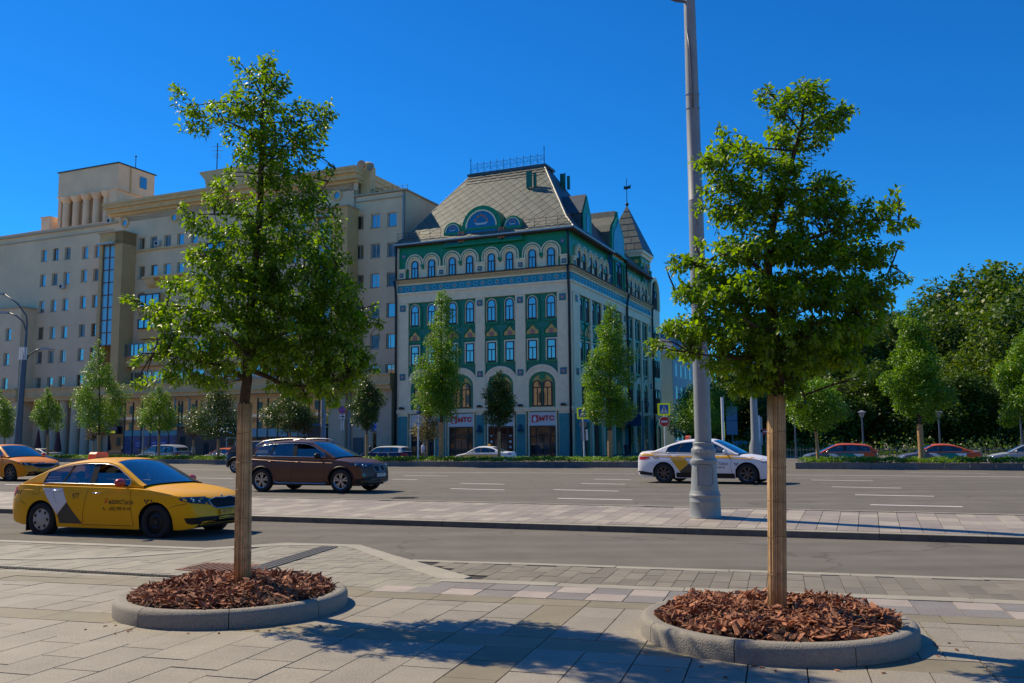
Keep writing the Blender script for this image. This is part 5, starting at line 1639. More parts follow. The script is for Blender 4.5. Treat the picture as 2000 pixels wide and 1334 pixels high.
silver_p = paint('silver', (0.42, 0.43, 0.44), .3, .3)
c = far_car('sedan', 'silver saloon parked before the columns, right of the left street lamp', 76, 90, silver_p, group=G_, over=dict(rwg=glass_dark)); lights(c)
c = far_car('van', 'silver people carrier with a red tail lamp parked before the glass shopfront', 316, 79, silver_p, group=G_, glass={2: glass_side, 1: glass_dark, 0: glass_dark}, over=dict(rwg=glass_dark)); lights(c)
_late(c)(c.decal('tail_lamp_block', [(.04, .72), (.04, 1.0), (.3, 1.0), (.3, .72)], 'L', red_lamp_m, c.root, .01))
teal_m = mat('livery_teal', (0.0, 0.22, 0.16), .4); orn_p = paint('orange', (0.60, 0.10, 0.02), 0, .3)
c = far_car('liftback', 'white car share vehicle with orange roof and teal flank behind the left trunk', 440, 73, silver_p, orn_p, group=G_); lights(c)
_late(c)(c.decal('teal_flank', [(.9, .9), (1.9, .9), (2.3, .4), (1.3, .4)], 'L', teal_m, c.root, .005))
c = far_car('van', 'white van whose roof just shows above the brown SUV', 592, 80, paint('van_white', (0.5, 0.5, 0.49), 0, .3), group=G_, z=.02); lights(c)
roof_sign(c, 1.8, livyel_m, w=.3, h=.13)
navy_p = paint('navy', (0.012, 0.03, 0.10), .3, .25)
c = far_car('mini', 'navy blue estate with white roof parked left of the green building', 752, 70.5, navy_p, paint('cream_white', (.6, .6, .57), 0), z=-.18, group=G_, over=dict(trim=True)); lights(c)
_late(c)(c.decal('tail_lamp_block', [(.04, .70), (.04, .92), (.24, .92), (.24, .70)], 'L', red_lamp_m, c.root, .01))
for x in (1.3, 2.2): handle(c, x, .85, 'L')
c = far_car('sedan', 'white taxi with yellow flank facing left before the green building', 944, 67, wht_p, group=G_, cat='taxi', name='parked_taxi', glass={0: glass_dark, 1: glass_dark}); lights(c)
_late(c)(c.decal('yellow_flank', [(.6, .72), (.9, .88), (3.6, .88), (4.6, .68), (3.4, .58), (1.0, .58)], 'L', livyel_m, c.root, .005)); roof_sign(c, 2.0, mat('amber_sign', (.8, .35, .02), .4), w=.3, h=.15)
gun_p = paint('gunmetal', (0.16, 0.16, 0.17), .5, .3)
def share_livery(c, x0):
 P = _late(c); r = c.root
 P(c.decal('orange_rear', [(.0, .3), (.02, 1.12), (1.15, 1.12), (1.05, .3)], 'L', orn_p, r, .004))
 P(c.decal('white_flank', [(x0 + 1.35, .92), (x0 + .55, .35), (x0 - .05, .35), (x0 - .05, .92)], 'L', livwhite_m, r, .005))
 P(c.decal('white_sweep', [(x0 + 2.0, .93), (x0 + 1.6, .93), (x0 + .65, .36), (x0 + 1.0, .36)], 'L', livwhite_m, r, .0055))
 P(c.decal('teal_sweep', [(x0 + 1.35, .92), (x0 + .55, .92), (x0 + .12, .62), (x0 + .45, .38), (x0 + .6, .38)], 'L', teal_m, r, .007))
c = far_car('suv', 'grey hatchback with orange roof and rear, white and teal sweep on its side', 1638, 55, gun_p, orn_p, group='car share cars beside the park', hd=165, over=dict(trim_top=False)); share_livery(c, .95); lights(c)
c = far_car('sedan', 'grey saloon with orange roof and rear, in front of the leaning street tree', 1826, 54, gun_p, orn_p, group='car share cars beside the park', hd=165, over=dict(rwg=glass_dark)); share_livery(c, 1.05); lights(c)
c = far_car('sedan', 'silver saloon whose nose shows at the right edge above the hedge', 2008, 52, silver_p, group=G_, hd=154); lights(c)
c = far_car('van', 'small white van standing far down the side street facing the camera', 1447, 96, paint('van_white', (0.5, 0.5, 0.49), 0, .3), hd=-97, z=-.35, over=dict(H=1.75));
_late(c)(c.decal('headlight', [(.5, .7), (.85, .7), (.85, .82), (.5, .82)], 'F', lamp_m, c.root, .01))
c = far_car('liftback', 'yellow taxi standing beside the white van far down the side street', 1474, 92, yel_p, hd=-60, z=-.3, cat='taxi', name='parked_taxi')
roof_sign(c, 1.62, orange_sign_m, w=.4, h=.13)
# ------------------------------------------------------------------ big grey lamp post on the median
pole_m = mat('pole_paint', (0.27, 0.29, 0.29), .5, .0, var=.10, vscale=3, bump=.05, bscale=30)
galv_m = mat('galvanised', (0.33, 0.35, 0.37), .4, .7)
dpole_m = mat('dark_pole', (0.10, 0.115, 0.14), .45, .2)
pb = G(1378, 1011, .07)
def lamp_post(label, base, sc, top, arms, group=None, m=None, head_dir=0, extra=True):
 t = thing('street_lamp', label, 'street lamp', base, 0, group)
 m = m or pole_m
 b = MB()
 b.lathe([(.315, 0), (.318, .02), (.305, .04), (.300, .30), (.305, .315), (.298, .33), (.292, .40), (.305, .415), (.308, .445), (.296, .46), (.285, .50), (.272, .53)], 32)
 b.lathe([(.272, .53), (.262, .62), (.238, .98), (.232, 1.05)], 32, caps=False)
 b.lathe([(.232, 1.05), (.262, 1.06), (.272, 1.10), (.262, 1.13), (.235, 1.145), (.222, 1.18), (.222, 1.24), (.236, 1.27), (.240, 1.33), (.222, 1.36), (.205, 1.38), (.198, 1.42), (.206, 1.43), (.206, 1.46), (.190, 1.475)], 32, caps=False)
 b.v = [(x * sc, y * sc, z * sc) for x, y, z in b.v]
 b.build('base_casing', m, t, smooth=35)
 b = MB(); b.lathe([(.163 * sc, 1.4 * sc), (.160 * sc, 2.6), (.148 * sc, 6.35)], 28, caps=False); b.build('lower_shaft', m, t, smooth=40)
 b = MB(); b.lathe([(.146 * sc, 6.33), (.150 * sc, 6.36), (.150 * sc, 6.39), (.143 * sc, 6.40), (.134 * sc, 8.5), (.110 * sc, top)], 28); b.build('upper_shaft', m, t, smooth=40)
 return t
lp = lamp_post('thick grey street lamp post with a moulded base standing on the median walk', pb, 1.0, 11.5, 0)
b = MB()
for z in (8.32, 8.62): b.lathe([(.140, -.012), (.145, -.012), (.145, .012), (.140, .012)], 24, (0, 0, z), caps=False)
b.build('clamp_band', galv_m, lp)
b = MB(); b.tube([(-.03, -.15, 8.3), (-.035, -.155, 8.8), (-.05, -.16, 9.5), (-.10, -.155, 9.95)], .018, 6); b.build('cable_conduit', dpole_m, lp, smooth=True)
b = MB(); b.tube([(-.1, -.05, 10.62), (-.3, -.05, 10.65), (-.9, -.05, 10.9)], .03, 6); b.build('bracket_arm', dpole_m, lp)
b = MB()
octo = [(-.15, .62), (.12, .62), (.17, .69), (.17, .98), (.12, 1.03), (-.15, 1.03)]
def onbase(x, z):
 r_ = .262 + (.232 - .262) * (z - .62) / .43 + .006
 a = -math.pi / 2 - .15 + x / r_
 return (r_ * math.cos(a), r_ * math.sin(a), z)
pts = []
for (p, q) in zip(octo, octo[1:] + octo[:1]):
 for i in range(5): pts.append(onbase(p[0] + (q[0] - p[0]) * i / 5, p[1] + (q[1] - p[1]) * i / 5))
pts.append(pts[0]); b.tube(pts, .011, 5); b.build('access_door_rim', pole_m, lp, smooth=True)
b = MB(); rr = random.Random(3)
for i in range(9):
 x0 = -.17 + i * .032
 pts = []
 for k in range(4):
  r_ = .243; a = -math.pi / 2 - .1 + (x0 + rr.uniform(-.012, .02)) / r_
  pts.append((r_ * math.cos(a), r_ * math.sin(a), 1.27 + rr.uniform(0, .055)))
 b.tube(pts, .0035, 4)
b.build('graffiti', white_ink, lp, kind='stuff')
# ------------------------------------------------------------------ other posts
def post(name, label, cat, p, prof, m, group=None, lean=(0, 0)):
 t = thing(name, label, cat, p, 0, group)
 b = MB(); b.lathe([(r, z) for r, z in prof], 14)
 b.build('post', m, t, smooth=40); t.rotation_euler = (lean[0], lean[1], 0)
 return t
# tall lamp with two arms at the left
def at(px, Y, z): p = atY(px, 865, Y); return Vector((p.x, Y, z))
p = at(33, 70, -.2)
s_ = 70 / 1750
lt = post('street_lamp', 'slender lamp post with two curved arms at the far left before the tan block', 'street lamp', p, [(.42, 0), (.40, .9), (.32, 1.2), (.28, 2.2), (.22, 4.6), (.19, 8.8), (.10, 9.2), (.07, 11.3)], dpole_m, lean=(0, R(1.6)))
def arm(t, pts, m=dpole_m, head=None, hd=-1):
 b = MB(); b.tube(pts, .065, 6); o = b.build('arm', m, t, smooth=True)
 e = Vector(pts[-1]); b = MB()
 b.prism([(-.0, -.06), (hd * 1.0, -.05), (hd * 1.1, .03), (hd * .5, .14), (0, .10)], -.16, .16, 'y')
 b.build('lamp_head', galv_m, o, loc=e)
arm(lt, [(0, 0, 11.2), (-.1, 0, 11.9), (-.9, 0, 12.9), (-2.0, 0, 13.6)]); arm(lt, [(0, 0, 10.6), (-.3, 0, 11.4), (-.9, 0, 11.9), (-1.5, 0, 12.1)])
arm(lt, [(.12, 0, 8.2), (.3, 0, 8.8), (.9, 0, 9.2), (1.2, 0, 9.3)], hd=1)
b = MB()
for i, a in enumerate((.3, 1.0, 1.7, 2.4, 3.0)): b.box(-.32 + i * .14, -.26 + i * .14, -.3, -.2, 8.4, 9.4)
b.build('banner_bracket', livwhite_m, lt, kind='stuff')
post('street_lamp', 'thick plain grey post rising behind the brown SUV into the left tree crown', 'street lamp', at(631, 60, -.2), [(.27, 0), (.26, 1.4), (.18, 1.5), (.16, 6), (.13, 9)], mat('pole_blue', (0.20, 0.25, 0.31), .45), None)
post('street_lamp', 'thick grey post with a flared foot behind the white taxi, left of the right trunk', 'street lamp', at(1475, 62, -.2), [(.42, 0), (.42, 1.3), (.27, 1.8), (.22, 6), (.16, 8)], pole_m)
b = thing('street_lamp', 'thin small lamp on a plain pole before the blue shopfront', 'street lamp', at(279, 80, -.2))
q = MB(); q.lathe([(.08, 0), (.06, 4.6)], 8); q.box(-.5, .05, -.08, .08, 4.55, 4.68); q.ball((0, 0, 4.2), (.12, .12, .35), 8); q.build('post', galv_m, b, kind='stuff')
def park_lamp(px, ytop, Y, label):
 z0 = -.2; top = atY(px, ytop, Y).z
 t = thing('park_lamp', label, 'street lamp', at(px, Y, z0), 0, 'lanterns in the park')
 q = MB(); q.lathe([(.10, 0), (.07, .5), (.05, top - z0 - .45)], 8); q.build('post', dpole_m, t, smooth=40)
 q = MB(); h = top - z0 - .45; q.lathe([(.08, h), (.22, h + .35), (.30, h + .38), (.05, h + .5)], 10); q.build('lantern', mat('lantern_grey', (.22, .24, .26), .4), t, smooth=30)
park_lamp(1686, 803, 62, 'park lantern on a thin post behind the orange roofed hatchback'); park_lamp(1836, 803, 60, 'park lantern on a thin post right of the leaning street tree')
park_lamp(1996, 800, 60, 'park lantern partly cut by the right edge of the picture'); park_lamp(1554, 812, 66, 'park lantern beside the right trunk, in deep shade')
# lantern standing before the side of the green building
t = thing('street_lantern', 'black street lantern on a tall post before the far end of the green building side', 'street lamp', at(1256, 88, -.2))
q = MB(); q.lathe([(.16, 0), (.12, 1.0), (.06, 1.2), (.05, 5.6)], 8); q.tube([(0, 0, 5.5), (.55, 0, 5.6)], .03, 5); q.build('post', dpole_m, t, smooth=40)
q = MB(); q.lathe([(.05, 5.5), (.16, 5.3), (.10, 4.95), (.02, 4.9)], 8, (.55, 0, 0)); q.build('lantern', dpole_m, t)
# ------------------------------------------------------------------ signs
lime_m = mat('sign_lime', (0.62, 0.80, 0.01), .4, emit=.12)
sblue_m = mat('sign_blue', (0.01, 0.13, 0.48), .4)
swhite_m = mat('sign_white', (0.75, 0.77, 0.78), .4)
sred_m = mat('sign_red', (0.62, 0.015, 0.02), .4)
sback_m = mat('sign_back', (0.20, 0.22, 0.24), .5, .3)
def sign_pole(t, h, r=.035, m=None, lean=0):
 q = MB(); q.tube([(0, 0, 0), (lean * .5, 0, h * .5), (lean, 0, h)], r, 8); return q.build('pole', m or galv_m, t, smooth=40)
def disc(mb, r, z, y0, y1, n=24, x=0): mb.prism([(x + r * math.cos(2 * math.pi * i / n), z + r * math.sin(2 * math.pi * i / n)) for i in range(n)], y0, y1, 'y')
def crossing_panel(t, z, w, x=0):
 """lime square with the pedestrian crossing pictogram"""
 h = w / 2
 q = MB(); k = .06 * w
 q.prism([(x - h + k, z - h), (x + h - k, z - h), (x + h, z - h + k), (x + h, z + h - k), (x + h - k, z + h), (x - h + k, z + h), (x - h, z + h - k), (x - h, z - h + k)], -.05, -.02, 'y')
 o = q.build('sign_panel', lime_m, t)
 g = w * .36
 q = MB(); q.box(x - g, x + g, -.056, -.051, z - g, z + g); q.build('blue_field', sblue_m, o)
 q = MB(); q.prism([(x - g * .88, z - g * .78), (x + g * .88, z - g * .78), (x, z + g * .85)], -.061, -.057, 'y'); q.build('white_triangle', swhite_m, o)
 q = MB(); f = g / .32
 def seg(a, b, r):
  d = Vector((b[0] - a[0], b[1] - a[1])).normalized(); n = Vector((-d.y, d.x)) * r
  q.prism([(x + (a[0] - n.x) * f, z + (a[1] - n.y) * f), (x + (b[0] - n.x) * f, z + (b[1] - n.y) * f), (x + (b[0] + n.x) * f, z + (b[1] + n.y) * f), (x + (a[0] + n.x) * f, z + (a[1] + n.y) * f)], -.066, -.062, 'y')
 disc(q, .028 * f, z + .145 * f, -.066, -.062, 12, x + .005 * f)
 seg((0, .11), (.005, -.03), .034); seg((.0, -.03), (-.07, -.17), .018); seg((.01, -.03), (.045, -.1), .018); seg((.045, -.1), (.085, -.175), .016)
 seg((0, .09), (-.065, .02), .013); seg((0, .09), (.07, .03), .013)
 for k in range(5): seg((-.19 + k * .085, -.20), (-.155 + k * .085, -.20), .012)
 q.build('pedestrian_mark', black_ink, o)
def place_sign(px, ybase_z, Y): return at(px, Y, ybase_z)
# crossing sign left of the side street
Y_ = 50; sc = 1750 / Y_
t = thing('crossing_sign', 'lime bordered pedestrian crossing sign on a white post by the green house corner', 'road sign', at(1141, Y_, .3)); t.rotation_euler = (0, R(-1.2), 0)
z_ = atY(1139, 807, Y_).z - .3
sign_pole(t, z_ + .2, .045, swhite_m); crossing_panel(t, z_, 22.5 / sc)
q = MB(); disc(q, .21, z_ - .62, -.01, .01); q.build('sign_back', sback_m, t)
q = MB(); q.box(-.14, .04, -.02, 0, z_ - 1.5, z_ - .9); q.build('sign_back', sback_m, t); q = MB(); q.box(.13, .25, -.02, 0, z_ - 1.5, z_ - .9); q.build('side_plate', swhite_m, t)
Y_ = 52; sc = 1750 / Y_
t = thing('crossing_sign', 'lime bordered pedestrian crossing sign above a red no entry disc behind the white taxi', 'road sign', at(1299, Y_, .1))
z_ = atY(1296, 799.5, Y_).z - .1
sign_pole(t, z_ + .2, .04, swhite_m); crossing_panel(t, z_, 24 / sc, -.02)
zr = atY(1296, 823.5, Y_).z - .1
q = MB(); disc(q, .29, zr, -.05, -.03, 28, -.02); o = q.build('no_entry_disc', swhite_m, t); q = MB(); disc(q, .27, zr, -.056, -.051, 28, -.02); q.build('red_field', sred_m, o)
q = MB(); q.box(-.21, .17, -.062, -.057, zr - .055, zr + .055); q.build('white_bar', swhite_m, o)
# parking sign
Y_ = 53.5; sc = 1750 / Y_
t = thing('parking_sign', 'blue parking sign with plates on a pole before the left end of the green building', 'road sign', at(816, Y_, .2)); t.rotation_euler = (0, R(1.0), 0)
z_ = atY(822, 800, Y_).z - .2
sign_pole(t, z_ - .3, .045, swhite_m)
q = MB(); q.box(-.13, .14, -.03, 0, z_ - .24, z_ + .24); o = q.build('sign_panel', sblue_m, t)
vs, fs = text_mesh('P', .42, .012); q = MB(); q.add([(x, -.034, z_ + y) for x, y in vs], fs); q.build('letter', swhite_m, o, recalc=False)
q = MB(); q.box(-.14, .13, -.03, 0, z_ - .60, z_ - .36); o = q.build('info_plate', mat('plate_pale', (.45, .55, .62), .5), t); q = MB(); disc(q, .04, z_ - .48, -.035, -.031, 10); q.build('coin_mark', black_ink, o)
q = MB(); q.box(-.14, .14, -.03, 0, z_ - .95, z_ - .68); o = q.build('info_plate', mat('plate_pale', (.45, .55, .62), .5), t); q = MB()
for x in (-.08, 0, .08): q.box(x - .025, x + .02, -.035, -.031, z_ - .88, z_ - .78)
q.build('hours_mark', black_ink, o, kind='stuff')
# no stopping sign with plates
Y_ = 75; sc = 1750 / Y_
t = thing('no_stopping_sign', 'round no stopping sign over tow and arrow plates beside the tan wall', 'road sign', at(668, Y_, -.2))
z_ = atY(669, 800, Y_).z + .2
sign_pole(t, z_ + .2, .05, sback_m)
q = MB(); disc(q, .33, z_, -.05, -.02); o = q.build('sign_disc', sred_m, t); q = MB(); disc(q, .26, z_, -.056, -.051); q.build('blue_field', sblue_m, o)
q = MB()
for a in (45, 135):
 c_, s2 = math.cos(R(a)), math.sin(R(a)); q.prism([(.27 * c_ - .03 * s2, z_ + .27 * s2 + .03 * c_), (-.27 * c_ - .03 * s2, z_ - .27 * s2 + .03 * c_), (-.27 * c_ + .03 * s2, z_ - .27 * s2 - .03 * c_), (.27 * c_ + .03 * s2, z_ + .27 * s2 - .03 * c_)], -.060 - a * 1e-5, -.0565, 'y')
q.build('red_cross', sred_m, o, kind='stuff')
q = MB(); q.box(-.23, .23, -.03, 0, z_ - .76, z_ - .42); o = q.build('tow_plate', swhite_m, t); q = MB()
q.box(-.20, -.04, -.035, -.031, z_ - .64, z_ - .56); q.prism([(-.02, z_ - .66), (.2, z_ - .66), (.2, z_ - .6), (.1, z_ - .5), (.02, z_ - .5)], -.035, -.031, 'y'); q.build('tow_mark', black_ink, o, kind='stuff')
q = MB(); q.box(-.11, .11, -.03, 0, z_ - 1.70, z_ - .90); o = q.build('arrow_plate', swhite_m, t); q = MB()
q.box(-.02, .02, -.035, -.031, z_ - 1.5, z_ - 1.1); q.prism([(-.06, z_ - 1.12), (.06, z_ - 1.12), (0, z_ - .97)], -.0352, -.031, 'y'); q.prism([(-.06, z_ - 1.48), (.06, z_ - 1.48), (0, z_ - 1.63)], -.0352, -.031, 'y'); q.build('arrow_mark', black_ink, o, kind='stuff')
# posts and sign backs in the side street
t = thing('white_post', 'plain thin white post between the big grey post and the park shade', 'post', at(1413, 58, -.2)); sign_pole(t, atY(1413, 776, 58).z + .2, .09, swhite_m)
q = MB(); q.box(.02, .12, -.02, .02, 1.9, 2.9); q.build('lime_edge', lime_m, t)
t = thing('sign_back', 'pair of blue grey sign backs on a post in the shade of the side street', 'road sign', at(1431, 85, -.2))
sign_pole(t, 5.2, .06, sback_m)
for (x0, x1, z0, z1) in ((-.55, -.02, 3.55, 4.85), (.02, .5, 3.55, 4.85), (-.55, -.02, 2.2, 3.5), (.02, .5, 2.2, 3.5)):
 q = MB(); q.box(x0, x1, -.06, -.03, z0, z1); q.build('panel', mat('sign_back_blue', (.10, .19, .30), .5), t)
t = thing('sign_back', 'pale grey sign back with a white post left of the right tree trunk', 'road sign', at(1484, 70, -.2))
sign_pole(t, 3.6, .07, swhite_m)
for (x0, x1, z0, z1) in ((-.25, .26, 2.5, 3.5), (-.25, .26, 1.3, 2.3)):
 q = MB(); q.box(x0, x1, .05, .08, z0, z1); q.build('panel', mat('sign_back_pale', (.30, .36, .36), .5), t)
t = thing('no_entry_sign', 'small red no entry disc glimpsed just left of the right tree trunk', 'road sign', at(1495.5, 76, -.2))
zr = atY(1495, 843, 76).z + .2
sign_pole(t, zr, .04, sback_m); q = MB(); disc(q, .27, zr, -.05, -.03); o = q.build('red_disc', sred_m, t); q = MB(); q.box(-.19, .19, -.056, -.051, zr - .05, zr + .05); q.build('white_bar', swhite_m, o)
# ------------------------------------------------------------------ people
skin_m = mat('skin', (0.46, 0.27, 0.18), .6)
def person(label, loc, rz, H, shirt, trousers, hair, stride=.25, armswing=.2, sleeve=.5, bend=0, mask=False, bag=False, shorts=False, dress=None):
 """one continuous figure grown over a skeleton, then clothes as shells over it"""
 t = thing('person', label, 'person', loc, rz)
 k = H / 1.75
 J = {}
 v = []; e = []; r = []
 def V(x, y, z, rad, par=None):
  v.append((x * k, y * k, z * k)); r.append(rad * k)
  if par is not None: e.append((par, len(v) - 1))
  return len(v) - 1
 bx = bend
 pel = V(0, 0, .95, .135); bel = V(bx * .3, 0, 1.10, .125, pel); ch = V(bx * .7, 0, 1.30, .150, bel); nk0 = V(bx * .95, 0, 1.43, .09, ch); nk = V(bx, 0, 1.50, .052, nk0)
 h1 = V(bx + .02, 0, 1.58, .085, nk); h2 = V(bx + .02, 0, 1.67, .088, h1); h3 = V(bx + .01, 0, 1.72, .05, h2); V(bx + .11, 0, 1.60, .018, h1)
 for sd, st in ((1, 1), (-1, -1)):
  hp = V(0, sd * .09, .90, .095, pel); kn = V(st * stride * .55 + .03, sd * .09, .50, .062, hp); ak = V(st * stride - .02 * st, sd * .09, .09, .04, kn); V(st * stride + .12, sd * .09, .045, .035, ak)
  sh = V(bx * .9, sd * .17, 1.40, .065, nk0); el = V(bx * .9 - st * armswing * .5 - .02, sd * .215, 1.13, .043, sh); wr = V(bx * .9 - st * armswing + .05, sd * .22, .89, .030, el); hd = V(bx * .9 - st * armswing + .08, sd * .215, .80, .033, wr)
 me = bpy.data.meshes.new('person_body'); me.from_pydata(v, e, [])
 o = bpy.data.objects.new('person_body', me); COL.objects.link(o)
 sk = o.modifiers.new('skin', 'SKIN'); sk.use_smooth_shade = True
 for i, sv in enumerate(me.skin_vertices[0].data):
  sv.radius = (r[i], r[i] * (1.12 if i in (2, 1) else 1)); sv.use_root = (i == 0)
 ss = o.modifiers.new('sub', 'SUBSURF'); ss.levels = 1; ss.render_levels = 1
 dg = bpy.context.evaluated_depsgraph_get(); dg.update()
 m2 = bpy.data.meshes.new_from_object(o.evaluated_get(dg))
 bpy.data.objects.remove(o)
 m2.materials.clear(); m2.materials.append(skin_m)
 m2.polygons.foreach_set('use_smooth', [True] * len(m2.polygons))
 link('body', m2, t)
 def shell(name, m, test, off):
  bm = bmesh.new(); bm.from_mesh(m2); bm.normal_update()
  for vv in bm.verts: vv.co += vv.normal * off
  dead = [f for f in bm.faces if not test(f.calc_center_median() / k)]
  bmesh.ops.delete(bm, geom=dead, context='FACES')
  mm = bpy.data.meshes.new(name); bm.to_mesh(mm); bm.free(); mm.materials.clear(); mm.materials.append(m)
  link(name, mm, t)
 shell('shirt', shirt, lambda c: .93 < c.z < 1.47 and not (abs(c.y) > .185 and c.z < 1.40 - sleeve * .5) , .014 * k)
 shell('trousers', trousers, lambda c: (.47 if shorts else .10) < c.z < .98 and abs(c.y) < .19, .012 * k)
 shell('shoes', black_ink, lambda c: c.z < .10, .008)
 shell('hair', hair, lambda c: c.z > 1.60 and (c.x < bx + .05 or c.z > 1.69), .012 * k)
 if mask: shell('face_mask', swhite_m, lambda c: 1.53 < c.z < 1.62 and c.x > bx + .05, .010)
 if bag:
  q = MB(); q.box(-.12, .18, -.38, -.22, .45, .78); q.build('bag', black_ink, t)
 return t
wh_sh = mat('shirt_white', (.60, .60, .66), .8); beige = mat('trousers_beige', (.30, .25, .20), .8); lb_sh = mat('shirt_light_blue', (.16, .40, .62), .8); navy_c = mat('cloth_navy', (.02, .025, .045), .8); hair_d = mat('hair_dark', (.02, .015, .012), .7); hair_g = mat('hair_grey', (.3, .28, .26), .7)
person('man in white shirt and beige trousers wearing a face mask, walking before the shop door', at(826, 70, -.16), R(-10), 1.75, wh_sh, beige, hair_d, mask=True, bag=True)
person('man in light blue T-shirt walking behind the silver people carrier near the dark shop wall', at(378, 82, -.2), R(200), 1.80, lb_sh, navy_c, hair_g, sleeve=.35)
person('person in dark clothes bending slightly left of the silver people carrier', at(241, 83, -.2), R(180), 1.62, navy_c, navy_c, hair_g, bend=.10, stride=.1)
person('person in black standing at the blue shop door, half behind a slim tree trunk', at(723, 76, -.2), R(0), 1.72, navy_c, navy_c, hair_d, stride=.08, sleeve=1.2)
person('person in dark clothes with a bag in the shaded doorway of the green building side', at(1223, 84, -.2), R(90), 1.65, navy_c, navy_c, hair_d, stride=.15, bag=True)
# ------------------------------------------------------------------ planters along the far side of the main road
curb_m = mat('planter_kerb', (0.16, 0.15, 0.14), .8, var=.2, vscale=4, objvar=.12, world_pos=True, bump=.1)
hedge_leaf = leafmat('hedge_leaf', (0.045, 0.13, 0.008), (0.16, 0.30, 0.02), .35, .45)
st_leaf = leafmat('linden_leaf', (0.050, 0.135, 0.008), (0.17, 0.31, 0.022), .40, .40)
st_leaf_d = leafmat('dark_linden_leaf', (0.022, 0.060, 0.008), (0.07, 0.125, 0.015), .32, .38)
red_leaf = leafmat('purple_leaf', (0.07, 0.035, 0.018), (0.12, 0.10, 0.03), .3, .45)
park_leaf = leafmat('park_leaf', (0.026, 0.070, 0.008), (0.085, 0.150, 0.012), .30, .5)
park_leaf2 = leafmat('park_leaf_light', (0.055, 0.115, 0.010), (0.13, 0.20, 0.02), .35, .5)
PZ = .14
def planter(label, pts, endl, endr, depth=3.2):
 """pts: foot of the kerb measured in the photograph, left to right"""
 t = thing('planter', label, 'planter', pts[0], 0, 'planted strips along the main road')
 o0 = Vector(pts[0])
 P_ = [Vector(p) - o0 for p in pts]
 # cut into 1 m kerb stones
 run = 0
 segs = []
 for a, b_ in zip(P_, P_[1:]):
  L_ = (b_ - a).length; n = max(1, round(L_ / 1.05)); d = (b_ - a) / n
  for i in range(n): segs.append((a + d * i, d.length, math.atan2(d.y, d.x)))
 km = MB(); km.box(0, 1, 0, .2, 0, .30); me = km.mesh('kerb_stone_box', curb_m)
 for i, (p, L_, an) in enumerate(segs): link('kerb_stone', me, t, loc=(p.x, p.y, 0), rot=(0, 0, an), scale=(L_ - .012, 1, 1))
 n = Vector((-(P_[-1] - P_[0]).y, (P_[-1] - P_[0]).x, 0)).normalized()
 b = MB()
 for e, on_ in ((P_[0], endl), (P_[-1], endr)):
  if on_: b.prism([(e.x - .1, e.y), (e.x + .1, e.y), (e.x + .1 + n.x * depth, e.y + n.y * depth), (e.x - .1 + n.x * depth, e.y + n.y * depth)], 0, .30)
 if b.v: b.build('end_kerb', curb_m, t)
 b = MB()
 for a, c in zip(P_, P_[1:]):
  b.add([a + n * .19 + Vector((0, 0, .24)), c + n * .19 + Vector((0, 0, .24)), c + n * depth + Vector((0, 0, .24)), a + n * depth + Vector((0, 0, .24))], [(0, 1, 2, 3)])
 b.build('soil', soil_m, t)
 # ground cover
 Ls = np.array([(c - a).length for a, c in zip(P_, P_[1:])]); tot = Ls.sum()
 N_ = int(tot * 620)
 which = npr.choice(len(Ls), N_, p=Ls / tot)
 A_ = np.array([tuple(p) for p in P_[:-1]])[which]; B_ = np.array([tuple(p) for p in P_[1:]])[which]
 u = npr.rand(N_, 1); w = .15 + npr.rand(N_, 1) ** 1.5 * (depth - .3)
 hgt = .25 + (.20 + .10 * np.sin(u * 40 + A_[:, :1] * 3) * .5 + .07 * npr.rand(N_, 1)) * npr.rand(N_, 1) ** .35 * np.clip((w - .05) / .25, .3, 1)
 pos = A_ + (B_ - A_) * u + np.array(tuple(n))[None] * w; pos[:, 2:] = hgt
 D = nrm(np.concatenate([npr.randn(N_, 2), npr.rand(N_, 1) * 1.3], 1)); Nn = nrm(np.concatenate([npr.randn(N_, 2) * .5, np.ones((N_, 1))], 1))
 L_ = npr.uniform(.07, .13, N_)
 link('ground_cover', leaf_mesh('ground_cover', pos, D, Nn, L_, L_ * .6, hedge_leaf, simple=True), t, kind='stuff')
 return t
PA = [G(px, py, PZ) for px, py in ((68, 901.5), (180, 903.2), (300, 905), (420, 906.8), (600, 909.3), (780, 911.3), (1000, 912.9), (1243, 913.6))]
PB = [G(px, py, PZ) for px, py in ((1558, 916), (1700, 917), (2000, 919), (2120, 920))]
planter('long low planted strip with grey kerb before the parked cars left of the side street', PA, True, True)
planter('low planted strip with a grey kerb before the orange roofed cars on the right', PB, True, False)
# service road pavement beyond and park ground
b = MB(); b.add([(-150, 95, -.24), (60, 30, -.24), (200, 40, -.24), (200, 300, -.24), (-150, 300, -.24)], [(0, 1, 2, 3, 4)])
